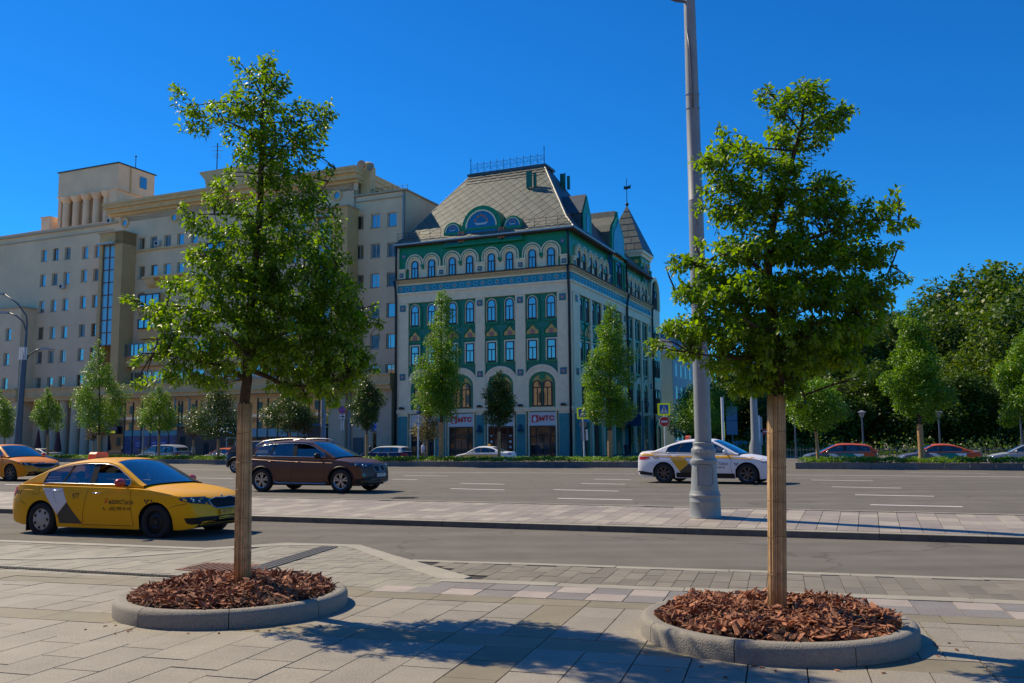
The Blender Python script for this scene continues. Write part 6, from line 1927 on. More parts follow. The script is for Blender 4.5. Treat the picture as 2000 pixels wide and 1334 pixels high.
# ------------------------------------------------------------------ street trees of the strip
def crown_leaves(prof, n, leaf, rr, lobes=26, spread=.28, droop=-.2):
 """prof: (height fraction -> radius) of the crown; leaves grouped in boughs so that gaps and clumps show"""
 f = smooth_tab(prof)
 z0, z1 = prof[0][0], prof[-1][0]
 C_ = []
 for i in range(lobes):
  z = z0 + (z1 - z0) * ((i + rr.random()) / lobes)
  a = i * 2.4 + rr.uniform(-.5, .5); q = f(z) * rr.uniform(.3, 1.02)
  C_.append((q * math.cos(a), q * math.sin(a), z, max(.10, f(z) * rr.uniform(.30, .60)) + .06))
 n = int(n * 2.6)
 C_ = np.array(C_)
 w = C_[:, 3] ** 2; which = npr.choice(len(C_), n, p=w / w.sum())
 dd = nrm(npr.randn(n, 3)); rad = npr.rand(n, 1) ** .45
 pos = C_[which, :3] + dd * rad * C_[which, 3:4] * np.array([[1, 1, .95]])
 D = nrm(dd * .7 + np.concatenate([npr.randn(n, 2) * .6, npr.randn(n, 1) * .35 + droop], 1)); Nn = nrm(dd * .8 + np.concatenate([npr.randn(n, 2) * .45, npr.rand(n, 1) + .3], 1))
 L_ = npr.uniform(.75, 1.2, n) * leaf
 return pos, D, Nn, L_, C_
def strip_tree(px, ybase, ytop, Y, wpx, label, m, seed, ycrown, name='street_tree', lean=0, wrapped=True, n=4200, leaf=.105, group='slim trees in the planted strip', shape=None, zb=.36):
 rr = random.Random(seed)
 base = atY(px, ybase, Y); top = atY(px + lean, ytop, Y); cz = atY(px, ycrown, Y).z
 t = thing(name, label, 'tree', (base.x, Y, base.z), 0, group)
 h = top.z - base.z; c0 = cz - base.z; w = wpx / 2 * Y / 1750
 lx = (top.x - base.x)
 b = MB(); ntr = 7
 pts = [(lx * (i / ntr) * (.35 + .65 * i / ntr), 0, h * .93 * i / ntr) for i in range(ntr + 1)]
 r0 = .0105 * h + .02
 b.tube(pts, [r0 * (1 - .85 * i / ntr) for i in range(ntr + 1)], 8); b.build('trunk', bark_m, t, smooth=True)
 if wrapped:
  hh = c0 * .78; q = MB()
  q.tube([(lx * (z / h) * (.35 + .65 * z / h), 0, z) for z in (0, hh * .5, hh)], r0 * 1.3, 10); q.build('reed_wrap', mat('far_reed', (.42, .25, .11), .7, var=.3, vscale=9), t, smooth=40)
 shape = shape or [(0, .55), (.10, .86), (.28, 1.0), (.5, .82), (.72, .52), (.88, .3), (1, .06)]
 prof = [(c0 + (h - c0) * f, w * q) for f, q in shape]
 pos, D, Nn, L_, C_ = crown_leaves(prof, n, leaf, rr, lobes=int(18 + 10 * h / 4))
 pos[:, 0] += lx * (pos[:, 2] / h) * (.35 + .65 * pos[:, 2] / h)
 link('crown', leaf_mesh('crown', pos, D, Nn, L_, L_ * .72, m, simple=True), t, kind='stuff')
 br = MB()
 for (x, y, z, q) in C_[::2]:
  zz = max(c0 * .9, z - q - .25); br.tube([(lx * (zz / h) * (.35 + .65 * zz / h), 0, zz), (x + lx * (z / h) ** 1.3, y, z)], [.025, .008], 4)
 br.build('branches', twig_m, t, recalc=False, kind='stuff')
 return t
YT = 58
def kerbY(px, add=1.3):
 for a, b_ in list(zip(PA, PA[1:])) + list(zip(PB, PB[1:])):
  xa, _ = PX(a); xb, _ = PX(b_)
  if xa - 1 <= px <= xb + 1: return (a.y + (b_.y - a.y) * (px - xa) / (xb - xa)) + add
 if px < 68: return PA[0].y + add
 return PA[-1].y + add
strip_tree(-6, 889, 758, kerbY(70), 66, 'bushy small tree cut by the left edge of the picture', st_leaf, 1, 850)
strip_tree(93, 891, 757, kerbY(93), 50, 'small slim tree before the columns, right of the left lamp post', st_leaf, 2, 838, n=3000)
strip_tree(193, 892, 664, kerbY(193), 84, 'tall cone shaped tree right of the columns of the tan block', st_leaf, 3, 838, n=7000)
strip_tree(310, 893, 752, kerbY(310), 70, 'small tree standing before the silver people carrier and blue shopfront', st_leaf, 4, 836, n=3500)
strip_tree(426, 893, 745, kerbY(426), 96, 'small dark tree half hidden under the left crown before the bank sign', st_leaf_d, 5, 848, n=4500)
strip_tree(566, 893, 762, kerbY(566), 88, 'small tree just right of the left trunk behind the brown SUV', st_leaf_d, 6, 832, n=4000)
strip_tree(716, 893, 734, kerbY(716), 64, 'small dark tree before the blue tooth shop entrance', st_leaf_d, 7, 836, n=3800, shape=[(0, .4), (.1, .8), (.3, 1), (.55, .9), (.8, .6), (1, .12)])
strip_tree(862, 893, 566, kerbY(862), 98, 'tallest cone shaped tree of the strip, before the green building left of its middle', st_leaf, 8, 806, n=9500, shape=[(0, .75), (.06, 1.0), (.22, 1.0), (.42, .82), (.62, .62), (.8, .42), (.92, .3), (1, .08)])
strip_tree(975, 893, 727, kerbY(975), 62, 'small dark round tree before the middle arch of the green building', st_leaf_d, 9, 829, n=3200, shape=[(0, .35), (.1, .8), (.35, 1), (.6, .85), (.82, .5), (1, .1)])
strip_tree(1192, 893, 590, kerbY(1192), 92, 'tall cone shaped tree before the side of the green building, near the corner', st_leaf, 10, 826, n=8500, shape=[(0, .55), (.08, .9), (.25, 1.0), (.5, .85), (.7, .62), (.85, .38), (1, .08)])
strip_tree(1372, 880, 738, 72, 110, 'leafy tree half hidden behind the thick grey lamp post', st_leaf, 11, 838, n=5500, wrapped=False, group=None)
strip_tree(1598, 901, 738, kerbY(1598), 128, 'low spreading tree just right of the right trunk, before the park', st_leaf, 12, 826, n=5000, lean=-14, shape=[(0, .4), (.15, .9), (.4, 1), (.7, .75), (1, .2)])
strip_tree(1801, 904, 585, kerbY(1801), 100, 'leaning cone shaped tree standing before the park on the right', st_leaf, 13, 808, n=8500, lean=-22, shape=[(0, .6), (.08, 1.0), (.3, .95), (.55, .72), (.75, .5), (.9, .36), (1, .1)])
strip_tree(2006, 904, 640, kerbY(2000), 110, 'light green tree cut by the right edge of the picture', st_leaf, 14, 822, n=7000)
YS = 'young purple leaved saplings in the planted strip'
strip_tree(182, 891, 822, kerbY(182) + .6, 26, 'tiny purple leaved sapling under the tall cone tree at left', red_leaf, 21, 858, n=700, leaf=.08, group=YS, name='sapling')
strip_tree(377, 891, 800, kerbY(377) + .4, 32, 'purple leaved sapling before the dark shop wall left of the bank sign', red_leaf, 22, 850, n=900, leaf=.08, group=YS, name='sapling')
strip_tree(8, 895, 810, kerbY(70) + 1.5, 34, 'purple leaved sapling at the left edge behind the amber taxi', red_leaf, 23, 850, n=900, leaf=.08, group=YS, name='sapling')
strip_tree(594, 893, 796, kerbY(594) + .4, 44, 'thin brownish sapling behind the brown SUV roof', red_leaf, 24, 844, n=1000, leaf=.08, group=YS, name='sapling')
strip_tree(834, 893, 800, kerbY(834) + .2, 58, 'pale loose sapling beside the blue parking sign', leafmat('pale_leaf', (0.09, 0.10, 0.03), (0.22, 0.20, 0.09), .3, .45), 25, 852, n=1500, leaf=.08, group=YS, name='sapling')
# ------------------------------------------------------------------ park trees
park_meshes = []
def park_tree_mesh(seed, m):
 rr = random.Random(seed)
 prof = [(.16, .6 * rr.uniform(.7, 1.2)), (.3, .9), (.45, rr.uniform(.8, 1.1)), (.6, rr.uniform(.6, 1)), (.75, rr.uniform(.45, .85)), (.9, rr.uniform(.2, .5)), (1.0, .08)]
 pos, D, Nn, L_, C_ = crown_leaves([(z * 10, r * 3.6) for z, r in prof], 6500, .27, rr, lobes=40)
 return leaf_mesh('park_crown', pos, D, Nn, L_, L_ * .75, m, simple=True)
pm_ = [park_tree_mesh(31, park_leaf), park_tree_mesh(32, park_leaf), park_tree_mesh(33, park_leaf2), park_tree_mesh(34, park_leaf)]
tb = MB(); tb.tube([(0, 0, 0), (.1, 0, 3), (0, .1, 8)], [.32, .24, .08], 8); trunk_me = tb.mesh('park_trunk', bark_m, smooth=True)
plist = [(1385, 740, 105, 0, 'dark park tree directly behind the thick grey lamp post'), (1440, 700, 112, 1, 'dark park tree under the left half of the right crown'), (1500, 680, 108, 3, 'dark park tree hidden behind the trunk of the right tree'),
 (1560, 665, 102, 0, 'dark park tree behind the low spreading street tree'), (1610, 640, 116, 1, 'park tree showing through under the right crown'), (1660, 625, 100, 3, 'dark broad park tree above the orange roofed hatchback'),
 (1705, 600, 118, 2, 'pale olive park tree peeking out right of the right crown'), (1752, 596, 104, 0, 'dense dark park tree left of the leaning street tree'), (1800, 600, 122, 1, 'park tree just behind the top of the leaning street tree'),
 (1850, 612, 100, 3, 'dark rounded park tree right of the leaning street tree'), (1868, 578, 118, 2, 'lighter park tree in the dip of the skyline'), (1915, 520, 112, 1, 'very tall narrow park tree with a ragged top'),
 (1975, 508, 106, 2, 'tallest park tree near the right edge against the sky'), (1935, 640, 92, 2, 'bright green park tree low at the right edge'), (2010, 560, 96, 0, 'dark park tree cut by the right edge'), (2050, 600, 100, 1, 'park tree mostly outside the right edge'),
 (1720, 700, 88, 0, 'low dark park tree filling the shade behind the hatchback'), (1870, 720, 86, 1, 'low dark park tree filling the shade behind the saloon'), (1600, 730, 88, 3, 'low dark park tree behind the gap right of the right trunk'), (1985, 740, 84, 3, 'low dark park tree in the shade at the right edge'), (1460, 770, 118, 0, 'far dark park tree closing the view of the side street'), (1800, 740, 95, 3, 'low shaded park tree between the two orange roofed cars'), (1530, 760, 92, 1, 'low dark park tree immediately right of the right trunk')]
for i, (px, yt, Y, k, lab) in enumerate(plist):
 p = at(px, Y, -.25); H_ = atY(px, yt, Y).z + .25
 t = thing('park_tree', lab, 'tree', p, rnd.uniform(0, 6), 'trees of the park')
 s = H_ / 10
 wide = rnd.uniform(.85, 1.1) * (1.25 if H_ < 12 else 1)
 link('crown', pm_[k], t, scale=(s * wide, s * wide, s), kind='stuff')
 link('trunk', trunk_me, t, scale=(s, s, s))
# undergrowth and ground in the park shade
N_ = 26000
xs = npr.uniform(12, 62, N_); ys = npr.uniform(72, 100, N_)
keep = (xs / ys > .235); xs, ys = xs[keep], ys[keep]; N_ = len(xs)
pos = np.stack([xs, ys, -.2 + npr.rand(N_) ** 2 * (1.3 + .9 * np.sin(xs * .9) * np.cos(ys * .7))], 1)
D = nrm(npr.randn(N_, 3) + np.array([[0, 0, .4]])); Nn = nrm(npr.randn(N_, 3)); L_ = npr.uniform(.18, .34, N_)
u_ = link('undergrowth', leaf_mesh('undergrowth', pos, D, Nn, L_, L_ * .7, park_leaf, simple=True), None, kind='stuff')
u_['label'] = 'shrubs and ground cover in the shade under the park trees'; u_['category'] = 'shrubs'
# iron park fence
t = thing('park_fence', 'low dark iron fence at the edge of the park behind the orange roofed cars', 'fence', (0, 0, 0))
fa, fb = at(1500, 68, -.25), at(2150, 58, -.25); d = (fb - fa); n = 90
fm = MB(); fm.lathe([(.02, 0), (.02, 1.15), (.001, 1.22)], 5); fme = fm.mesh('fence_bar', dpole_m)
for i in range(n): link('bar', fme, t, loc=fa + d * i / n)
q = MB();
for z in (.15, 1.0): q.tube([fa + Vector((0, 0, z)), fb + Vector((0, 0, z))], .03, 4)
q.build('rails', dpole_m, t, kind='stuff')
# ------------------------------------------------------------------ ornate green corner house
TB = R(23.6)
_d = ray(1116, 865); OB = Vector((_d[0] * 80 / _d[1], 80, -.25))
bx_ = Vector((math.cos(TB), -math.sin(TB), 0)); by_ = Vector((math.sin(TB), math.cos(TB), 0))
def fa(px, py, off=0.0):
 d = Vector(ray(px, py)); C_ = Vector((0, 0, EYE)); t = ((OB - C_).dot(by_) + off) / d.dot(by_); p = C_ + d * t - OB
 return p.dot(bx_), p.z
def sb(px, py, off=0.0):
 d = Vector(ray(px, py)); C_ = Vector((0, 0, EYE)); t = ((OB - C_).dot(bx_) + off) / d.dot(bx_); p = C_ + d * t - OB
 return p.dot(by_), p.z
wb_m = mat('white_glazed_brick', (0.88, 0.69, 0.45), .5, var=.08, vscale=2.0, bump=.15, bscale=30, island=.04)
wb2_m = mat('cream_moulding', (0.88, 0.72, 0.49), .5, var=.10, vscale=3)
tan_m2 = mat('ochre_brick_cornice', (0.55, 0.37, 0.18), .6, var=.2, vscale=6)
grn_m = mat('green_glazed_tile', (0.006, 0.21, 0.085), .3, var=.25, vscale=5, island=.08, bump=.1)
tealp_m = mat('teal_glazed_tile', (0.008, 0.19, 0.12), .3, var=.25, vscale=4, bump=.12, bscale=20)
teal2_m = mat('teal_panel', (0.015, 0.23, 0.24), .4, var=.12, vscale=2)
bluet_m = mat('blue_majolica', (0.01, 0.16, 0.36), .25, var=.35, vscale=9)
frz_m = mat('turquoise_majolica', (0.02, 0.25, 0.32), .3, var=.4, vscale=8)
ochre_m = mat('ochre_majolica', (0.68, 0.42, 0.10), .4, var=.15, vscale=6)
rose_m = mat('rose_majolica', (0.42, 0.17, 0.13), .4)
wfr_m = mat('dark_window_frame', (0.035, 0.02, 0.018), .5)
wglass_m = mat('window_glass', (0.02, 0.03, 0.04), .03, .0, spec=1.0)
wglass_m.node_tree.nodes['Principled BSDF'].inputs['IOR'].default_value = 2.6
roof_m = mat('weathered_roof_tile', (0.125, 0.132, 0.100), .6, .1, var=.28, vscale=2.2, objvar=.14, bump=.2, bscale=6)
roofd_m = mat('dark_roof_sheet', (0.07, 0.085, 0.10), .5, .3, var=.2, vscale=2)
gutter_m = mat('gutter', (0.07, 0.035, 0.03), .6); iron2 = mat('wrought_iron', (0.02, 0.03, 0.04), .5, .4)
snow_m = mat('flashing', (0.45, 0.46, 0.45), .4, .4)
brownw_m = mat('brown_shop_frame', (0.10, 0.045, 0.03), .5)
shopg_m = mat('shop_glass', (0.02, 0.022, 0.025), .04, spec=.8)
house = thing('corner_house', 'ornate green and white tiled corner house with hipped roof and pointed turret', 'building', OB, -TB)
def TF(p): return (p[0], -p[1], p[2])
def TS(p): return (p[1], p[0], p[2])
def F(T=TF): return MB(T)
ZE = 21.0
b = MB(); b.box(-17.75, 0, 0, 27.3, 0, ZE); b.box(-6, -.02, 27.3, 31.8, 0, 18.4); b.build('green_wall', [tealp_m], house)
b = MB(); b.box(-17.76, .012, -.012, 11.6, 17.6, ZE - .02); b.box(-5, .012, 16.6, 27.3, 17.6, ZE - .1); b.build('upper_green_wall', grn_m, house)
WIN = {}
def window(T, s, z, w, h, arched, t, parent, key=None, surround=None, sm=wb2_m, inner=.0, fr=.09, transom=.62):
 """window part: frame with mullions; the pane is its sub-part"""
 k = (arched, round(w, 2), round(h, 2), T is TS, fr)
 if k not in WIN:
  fb = MB(T); out = arch(0, 0, w, h) if arched else [(-w / 2, 0), (-w / 2, h), (w / 2, h), (w / 2, 0)]
  ins = arch(0, fr, w - 2 * fr, h - 2 * fr) if arched else [(-w / 2 + fr, fr), (-w / 2 + fr, h - fr), (w / 2 - fr, h - fr), (w / 2 - fr, fr)]
  fb.ring(out, ins, 0, .10, 'y'); fb.box(-w / 2, w / 2, 0, .10, 0, fr)
  zt = h * transom
  fb.box(-w / 2 + fr, w / 2 - fr, .01, .09, zt - .045, zt + .045); fb.box(-.035, .035, .01, .09, fr, zt - .045)
  gb = MB(T); gb.prism(ins if not arched else arch(0, fr, w - 2 * fr, h - 2 * fr), .0, .05, 'y')
  WIN[k] = (fb.mesh('window_shape', wfr_m), gb.mesh('pane_shape', wglass_m))
 f, g = WIN[k]
 p = T((s, t, z))
 o = link('window', f, parent, loc=p); link('pane', g, o)
 return o
def ringp(T, cx, z0, w0, h0, w1, h1, t0, t1, m, name, rise=None, z1=None):
 b = MB(T)
 r0 = arch(cx, z0, w0, h0, 14, rise); r1 = arch(cx, z0 if z1 is None else z1, w1, h1, 14, None if rise is None else rise - (w0 - w1) / 2 * .6)
 b.ring(r0, r1, t0, t1, 'y'); return b.build(name, m, house, smooth=30)
tile_me = {}
def tile_square(T, s, z, t, q=.62):
 k = (T is TS, q)
 if k not in tile_me:
  b = MB(T); b.box(-q / 2, q / 2, 0, .05, -q / 2, q / 2, 0)
  b.box(-q * .40, q * .40, .05, .062, -q * .40, q * .40, 1)
  for a in range(4):
   c_, s2 = math.cos(a * math.pi / 2 + .78), math.sin(a * math.pi / 2 + .78)
   b.prism([(c_ * q * .2 + q * .13 * math.cos(u), s2 * q * .2 + q * .13 * math.sin(u)) for u in [math.pi * i / 4 for i in range(8)]], .062, .075, 'y', 2)
  b.prism([(q * .12 * math.cos(u), q * .12 * math.sin(u)) for u in [math.pi * i / 4 for i in range(8)]], .062, .085, 'y', 3)
  tile_me[k] = b.mesh('flower_tile', [grn_m, bluet_m, rose_m, ochre_m])
 p = T((s, t, z)); return link('flower_tile', tile_me[k], house, loc=p)
# --- common horizontal bands for both faces
def bands(T, s0, s1):
 for (z0, z1, t, m, nm) in ((15.25, 16.1, .30, wb_m, 'white_band'), (16.1, 16.28, .42, wb2_m, 'string_course'), (16.28, 17.0, .26, frz_m, 'tile_frieze'), (17.0, 17.15, .36, wb2_m, 'string_course'), (17.15, 17.35, .46, tan_m2, 'cornice'), (17.35, 17.52, .56, tan_m2, 'cornice'), (17.52, 17.62, .66, gutter_m, 'cornice_flashing')):
  b = MB(T)
  if T is TF: b.box(s0, s1 + t, 0, t, z0, z1)
  else: b.box(s0 + .003, s1, 0, t, z0, z1)
  b.build(nm, m, house)
bands(TF, -17.75, 0); bands(TS, 0, 27.6)
rk = {}
for T, n, a, bb in ((TF, 24, -17.4, -.35), (TS, 32, .5, 26.8)):
 for j, m in enumerate((rose_m, bluet_m)):
  b = MB(T); b.prism([(.25 * math.cos(u), .25 * math.sin(u)) for u in [2 * math.pi * i / 10 for i in range(10)]], 0, .04, 'y', 0); b.prism([(.13 * math.cos(u), .13 * math.sin(u)) for u in [2 * math.pi * i / 8 for i in range(8)]], .04, .06, 'y', 1)
  rk[j] = b.mesh('rosette', [mat('pale_turquoise', (.08, .40, .48), .3), m])
 for i in range(n):
  link('rosette', rk[i % 2], house, loc=T((a + (bb - a) * i / (n - 1), .262, 16.64)))
# --- piers, panels, arches
def bay(T, c, w, pw, narrow=False, twin=True):
 """one bay between piers: panel with two rows of windows over a wide arch"""
 ww = .86 if not narrow else .62
 offs = (-.92, .92) if not narrow else (-.60, .60)
 # white field round the lower arch
 ow, oh = w - .0, 3.78
 b = MB(T); b.ring(arch(c, 4.85, ow, oh, 14, 1.15), arch(c, 4.85, w - .55, 3.22, 14, 1.05), 0, .24, 'y'); b.build('arch_field', wb_m, house)
 b = MB(T); b.ring(arch(c, 7.3, ow + .12, 1.42, 14, 1.25), arch(c, 7.3, ow - .14, 1.25, 14, 1.12), .24, .30, 'y'); b.build('arch_moulding', wb2_m, house)
 b = MB(T); b.ring(arch(c, 4.85, w - .56, 3.21, 14, 1.04), arch(c, 4.85, w - .86, 3.05, 14, .95), 0, .12, 'y'); b.build('green_arch', grn_m, house)
 b = MB(T); b.prism(arch(c, 4.86, w - .87, 3.04, 14, .94), 0, .05, 'y'); b.build('tympanum', ochre_m, house)
 b = MB(T); b.ring(arch(c, 5.0, w - .9, 2.98, 14, .92), arch(c, 5.0, w - 1.15, 2.84, 14, .85), .05, .10, 'y'); b.build('scalloped_band', tealp_m, house)
 q = (w - 1.3) / 2
 for sx in (-1, 1):
  window(T, c + sx * q * .54, 4.95, q * .98, 2.35, True, .07, house, transom=.72)
 b = MB(T); b.box(c - .3, c + .3, .05, .13, 7.35, 7.85); b.box(c - .06, c + .06, .05, .14, 4.95, 7.3); b.build('arch_ornament', grn_m, house)
 # rectangular windows, ornaments, arched windows
 for ox in offs:
  b = MB(T); s = c + ox
  b.ring([(s - ww / 2 - .14, 9.1), (s - ww / 2 - .14, 11.14), (s + ww / 2 + .14, 11.14), (s + ww / 2 + .14, 9.1)], [(s - ww / 2 - .02, 9.1), (s - ww / 2 - .02, 11.0), (s + ww / 2 + .02, 11.0), (s + ww / 2 + .02, 9.1)], 0, .10, 'y'); b.build('window_surround', wb2_m, house)
  b = MB(T); b.box(s - ww / 2 - .26, s + ww / 2 + .26, 0, .16, 8.95, 9.12); b.box(s - ww / 2 - .30, s - ww / 2 - .16, 0, .13, 9.12, 11.3); b.box(s + ww / 2 + .16, s + ww / 2 + .30, 0, .13, 9.12, 11.3); b.box(s - ww / 2 - .32, s + ww / 2 + .32, 0, .16, 11.3, 11.42); b.build('green_sill', grn_m, house)
  window(T, s, 9.2, ww, 1.8, False, .04, house, transom=.62)
  k = ww / .86
  b = MB(T); b.prism([(s - .58 * k, 11.58), (s - .56 * k, 11.84), (s - .42 * k, 11.98), (s - .30 * k, 12.0), (s - .2 * k, 12.2), (s, 12.42), (s + .2 * k, 12.2), (s + .30 * k, 12.0), (s + .42 * k, 11.98), (s + .56 * k, 11.84), (s + .58 * k, 11.58)], 0, .08, 'y'); o = b.build('kokoshnik', ochre_m, house)
  b = MB(T); b.prism([(s + .25 * k * math.cos(u), 11.80 + .24 * math.sin(u)) for u in [2 * math.pi * i / 12 for i in range(12)]], .08, .11, 'y'); b.build('rosette_disc', rose_m, o)
  b = MB(T); b.ring([(s - .75 * k, 11.5), (s - .72 * k, 12.05), (s - .35 * k, 12.3), (s, 12.72), (s + .35 * k, 12.3), (s + .72 * k, 12.05), (s + .75 * k, 11.5)], [(s - .66 * k, 11.5), (s - .63 * k, 11.97), (s - .3 * k, 12.2), (s, 12.58), (s + .3 * k, 12.2), (s + .63 * k, 11.97), (s + .66 * k, 11.5)], 0, .12, 'y'); b.build('kokoshnik_moulding', grn_m, house)
  b = MB(T); b.ring(arch(s, 12.95, ww + .20, 2.18), arch(s, 12.95, ww + .02, 2.09), 0, .10, 'y'); b.build('window_surround', wb2_m, house)
  b = MB(T); b.ring(arch(s, 12.8, ww + .62, 2.5), arch(s, 12.8, ww + .34, 2.36), 0, .13, 'y'); b.box(s - ww / 2 - .3, s + ww / 2 + .3, 0, .18, 12.68, 12.86); b.build('green_hood', grn_m, house)
  window(T, s, 12.98, ww, 2.05, True, .04, house, transom=.64)
def pier(T, s0, s1, tile=True):
 b = MB(T); b.box(s0, s1, 0, .27, 4.86, 15.24); b.build('pier', wb_m, house)
 b = MB(T); b.box(s0, s1, 0, .25, 0, 4.5); b.build('pier_foot', wb_m, house)
 w = s1 - s0; c = (s0 + s1) / 2
 if w > .5:
  b = MB(T); b.box(s0 + .07, s1 - .07, .25, .32, .35, 4.25); b.build('teal_pier_panel', teal2_m, house)
 if tile: tile_square(T, c, 14.75, .27, min(.62, w * .6)); tile_square(T, c, 8.05, .27, min(.62, w * .6))
 if T is TF:
  b = MB(T); b.box(c - .25, c + .25, .27, .55, 4.95, 5.02); b.prism([(c - .2, 5.02), (c - .02, 5.02), (c - .06, 5.16), (c - .22, 5.12)], .4, .6, 'y'); b.prism([(c + .02, 5.02), (c + .2, 5.02), (c + .22, 5.12), (c + .06, 5.16)], .4, .6, 'y'); b.build('floodlight', iron2, house)
FB = [-14.98, -10.87, -6.78, -2.66]
for s0, s1 in ((-17.75, -16.55), (-13.41, -12.42), (-9.30, -8.35), (-5.21, -4.23), (-1.09, .0)): pier(TF, s0, s1)
b = MB(); b.box(0, .27, -.27, 0, 4.86, 15.24); b.box(0, .25, -.25, 0, 0, 4.5); b.build('corner_pier', wb_m, house)
for c in FB: bay(TF, c, 3.14, 1.0)
b = MB(TF); b.box(-17.75, .36, .0, .36, 4.5, 4.68); b.box(-17.75, .42, .0, .42, 4.68, 4.85); b.build('ledge', wb2_m, house)
b = MB(TS); b.box(.003, 27.6, .0, .36, 4.5, 4.68); b.box(.003, 27.6, .0, .42, 4.68, 4.85); b.build('ledge', wb2_m, house)
SB1 = [3.65, 7.2, 10.75, 14.2]; SB2 = [18.75, 21.75, 24.8]
eds = [0.27, 2.1]
for c0, c1 in zip(SB1, SB1[1:]): pass
sp_ = [(.27, 2.12), (5.18, 5.67), (8.73, 9.22), (12.28, 12.67), (15.73, 17.5), (20.0, 20.5), (23.0, 23.55), (26.05, 27.4)]
for s0, s1 in sp_: pier(TS, s0, s1, tile=(s1 - s0) > .8)
for c in SB1: bay(TS, c, 3.04, .5)
for c in SB2: bay(TS, c, 2.5, .5, narrow=True)
# --- top arcade
def arcade(T, pairs, pit=1.86):
 for c in pairs:
  for sx in (-1, 1):
   s = c + sx * pit / 2; w = pit
   b = MB(T); b.prism(arch(s, 17.63, w - .52, 2.08), 0, .09, 'y'); b.build('cream_niche', wb_m, house)
   for (w0, w1, m, t, nm) in ((w + .08, w - .12, wb2_m, .24, 'white_hood'), (w - .12, w - .36, grn_m, .19, 'green_hood'), (w - .36, w - .54, wb2_m, .24, 'inner_hood')):
    top = 20.05 - (w + .08 - w0) / 2;
    b = MB(T); b.ring(arch(s, 18.62, w0, top - 18.62, 12), arch(s, 18.62, w1, top - (w0 - w1) / 2 - 18.62, 12), .02, t, 'y'); b.build(nm, m, house, smooth=30)
   window(T, s, 17.66, .74, 1.75, True, .10, house, transom=.58)
  b = MB(T); b.box(c - .42, c + .42, .0, .14, 17.63, 18.65); b.build('cream_mullion', wb_m, house)
  b = MB(T); b.box(c - .2, c + .2, .14, .32, 18.75, 18.95); b.prism([(c - .17, 18.75), (c + .17, 18.75), (c + .08, 18.6), (c, 18.45), (c - .08, 18.6)], .14, .28, 'y'); b.build('green_pendant', grn_m, house)
def plinth(T, s0, s1):
 b = MB(T); b.box(s0, s1, 0, .26, 17.63, 18.5); b.box(s0 - .05, s1 + .05, 0, .34, 18.5, 18.66); b.build('plinth', wb_m, house)
 tile_square(T, (s0 + s1) / 2, 18.05, .26, .42)
TP = [-14.98, -10.87, -6.74, -2.58]
arcade(TF, TP)
for s0, s1 in ((-17.7, -16.95), (-13.1, -12.75), (-9.0, -8.62), (-4.85, -4.45), (-.72, .0)):
 w_ = 1.0; c = (s0 + s1) / 2
 plinth(TF, max(-17.7, c - .5 if s1 - s0 < .7 else s0), min(0, c + .5 if s1 - s0 < .7 else s1))
arcade(TS, [3.1, 6.5, 9.9], 1.5); arcade(TS, [18.9, 22.0, 25.1], 1.42)
for c in (.95, 4.8, 8.2, 11.4, 17.3, 20.45, 23.55, 26.6): plinth(TS, c - .3, c + .3)
for s in (-17.2, -.55): tile_square(TF, s, 19.95, .012, .5)
# bay with blue tile wall under the curved gable
b = MB(TS); b.box(12.0, 16.45, 0, .35, 17.63, 21.3); b.build('blue_bay_wall', bluet_m, house)
b = MB(TS)
for s in (12.2, 13.0, 15.4, 16.2): b.lathe([(.13, 17.7), (.17, 17.9), (.11, 18.1), (.11, 20.2), (.18, 20.35), (.18, 20.5)], 8, (s, .45, 0))
b.build('bay_column', grn_m, house, kind='stuff')
b = MB(TS); b.box(11.9, 16.55, .35, .48, 20.5, 20.75); b.box(11.9, 16.55, .35, .6, 21.1, 21.35); b.build('bay_cornice', grn_m, house)
for s in (13.6, 14.8): window(TS, s, 17.9, .8, 2.3, True, .36, house)
for i in range(6):
 b = MB(TS); b.box(12.35 + i * .68, 12.75 + i * .68, .35, .40, 20.78, 21.06); b.build('yellow_tile', ochre_m, house)
# eaves
b = MB(); b.box(-17.95, .75, -.75, .1, 20.86, 21.0); b.box(-.1, .75, .1, 12.0, 20.86, 21.0); b.box(-.1, .75, 16.5, 27.4, 20.76, 20.9); b.build('eaves', gutter_m, house)
b = MB(); b.box(-17.95, .80, -.80, -.70, 20.98, 21.10); b.box(.70, .80, -.80, 12.0, 20.98, 21.10); b.build('gutter_edge', snow_m, house)
b = MB(); b.tube([(.05, -.45, 20.9), (.12, -.40, 20.3), (.12, -.36, 17.7)], .11, 8); b.tube([(.14, -.75, 17.6), (.12, -.55, 16.9), (.12, -.40, 15), (.12, -.38, .3)], .12, 8); b.build('downpipe', iron2, house, smooth=True)
b = MB(); b.tube([(-17.85, -.4, 20.8), (-17.85, -.45, 20.0), (-17.85, -.42, 17.7)], .11, 8); b.tube([(-17.85, -.75, 17.5), (-17.85, -.5, 16.6), (-17.85, -.4, 15.4), (-17.85, -.4, .3)], .12, 8); b.build('downpipe', iron2, house, smooth=True)
b = MB(); b.tube([(.45, 17.0, 20.7), (.5, 17.0, 17.6)], .11, 8); b.tube([(.7, 17.0, 17.4), (.45, 17.0, 16.4), (.42, 17.0, .3)], .12, 8); b.build('downpipe', iron2, house, smooth=True)
b = MB(); b.tube([(.7, 27.5, 20.3), (.45, 27.5, 16.4), (.42, 27.5, .3)], .12, 8); b.build('downpipe', iron2, house, smooth=True)
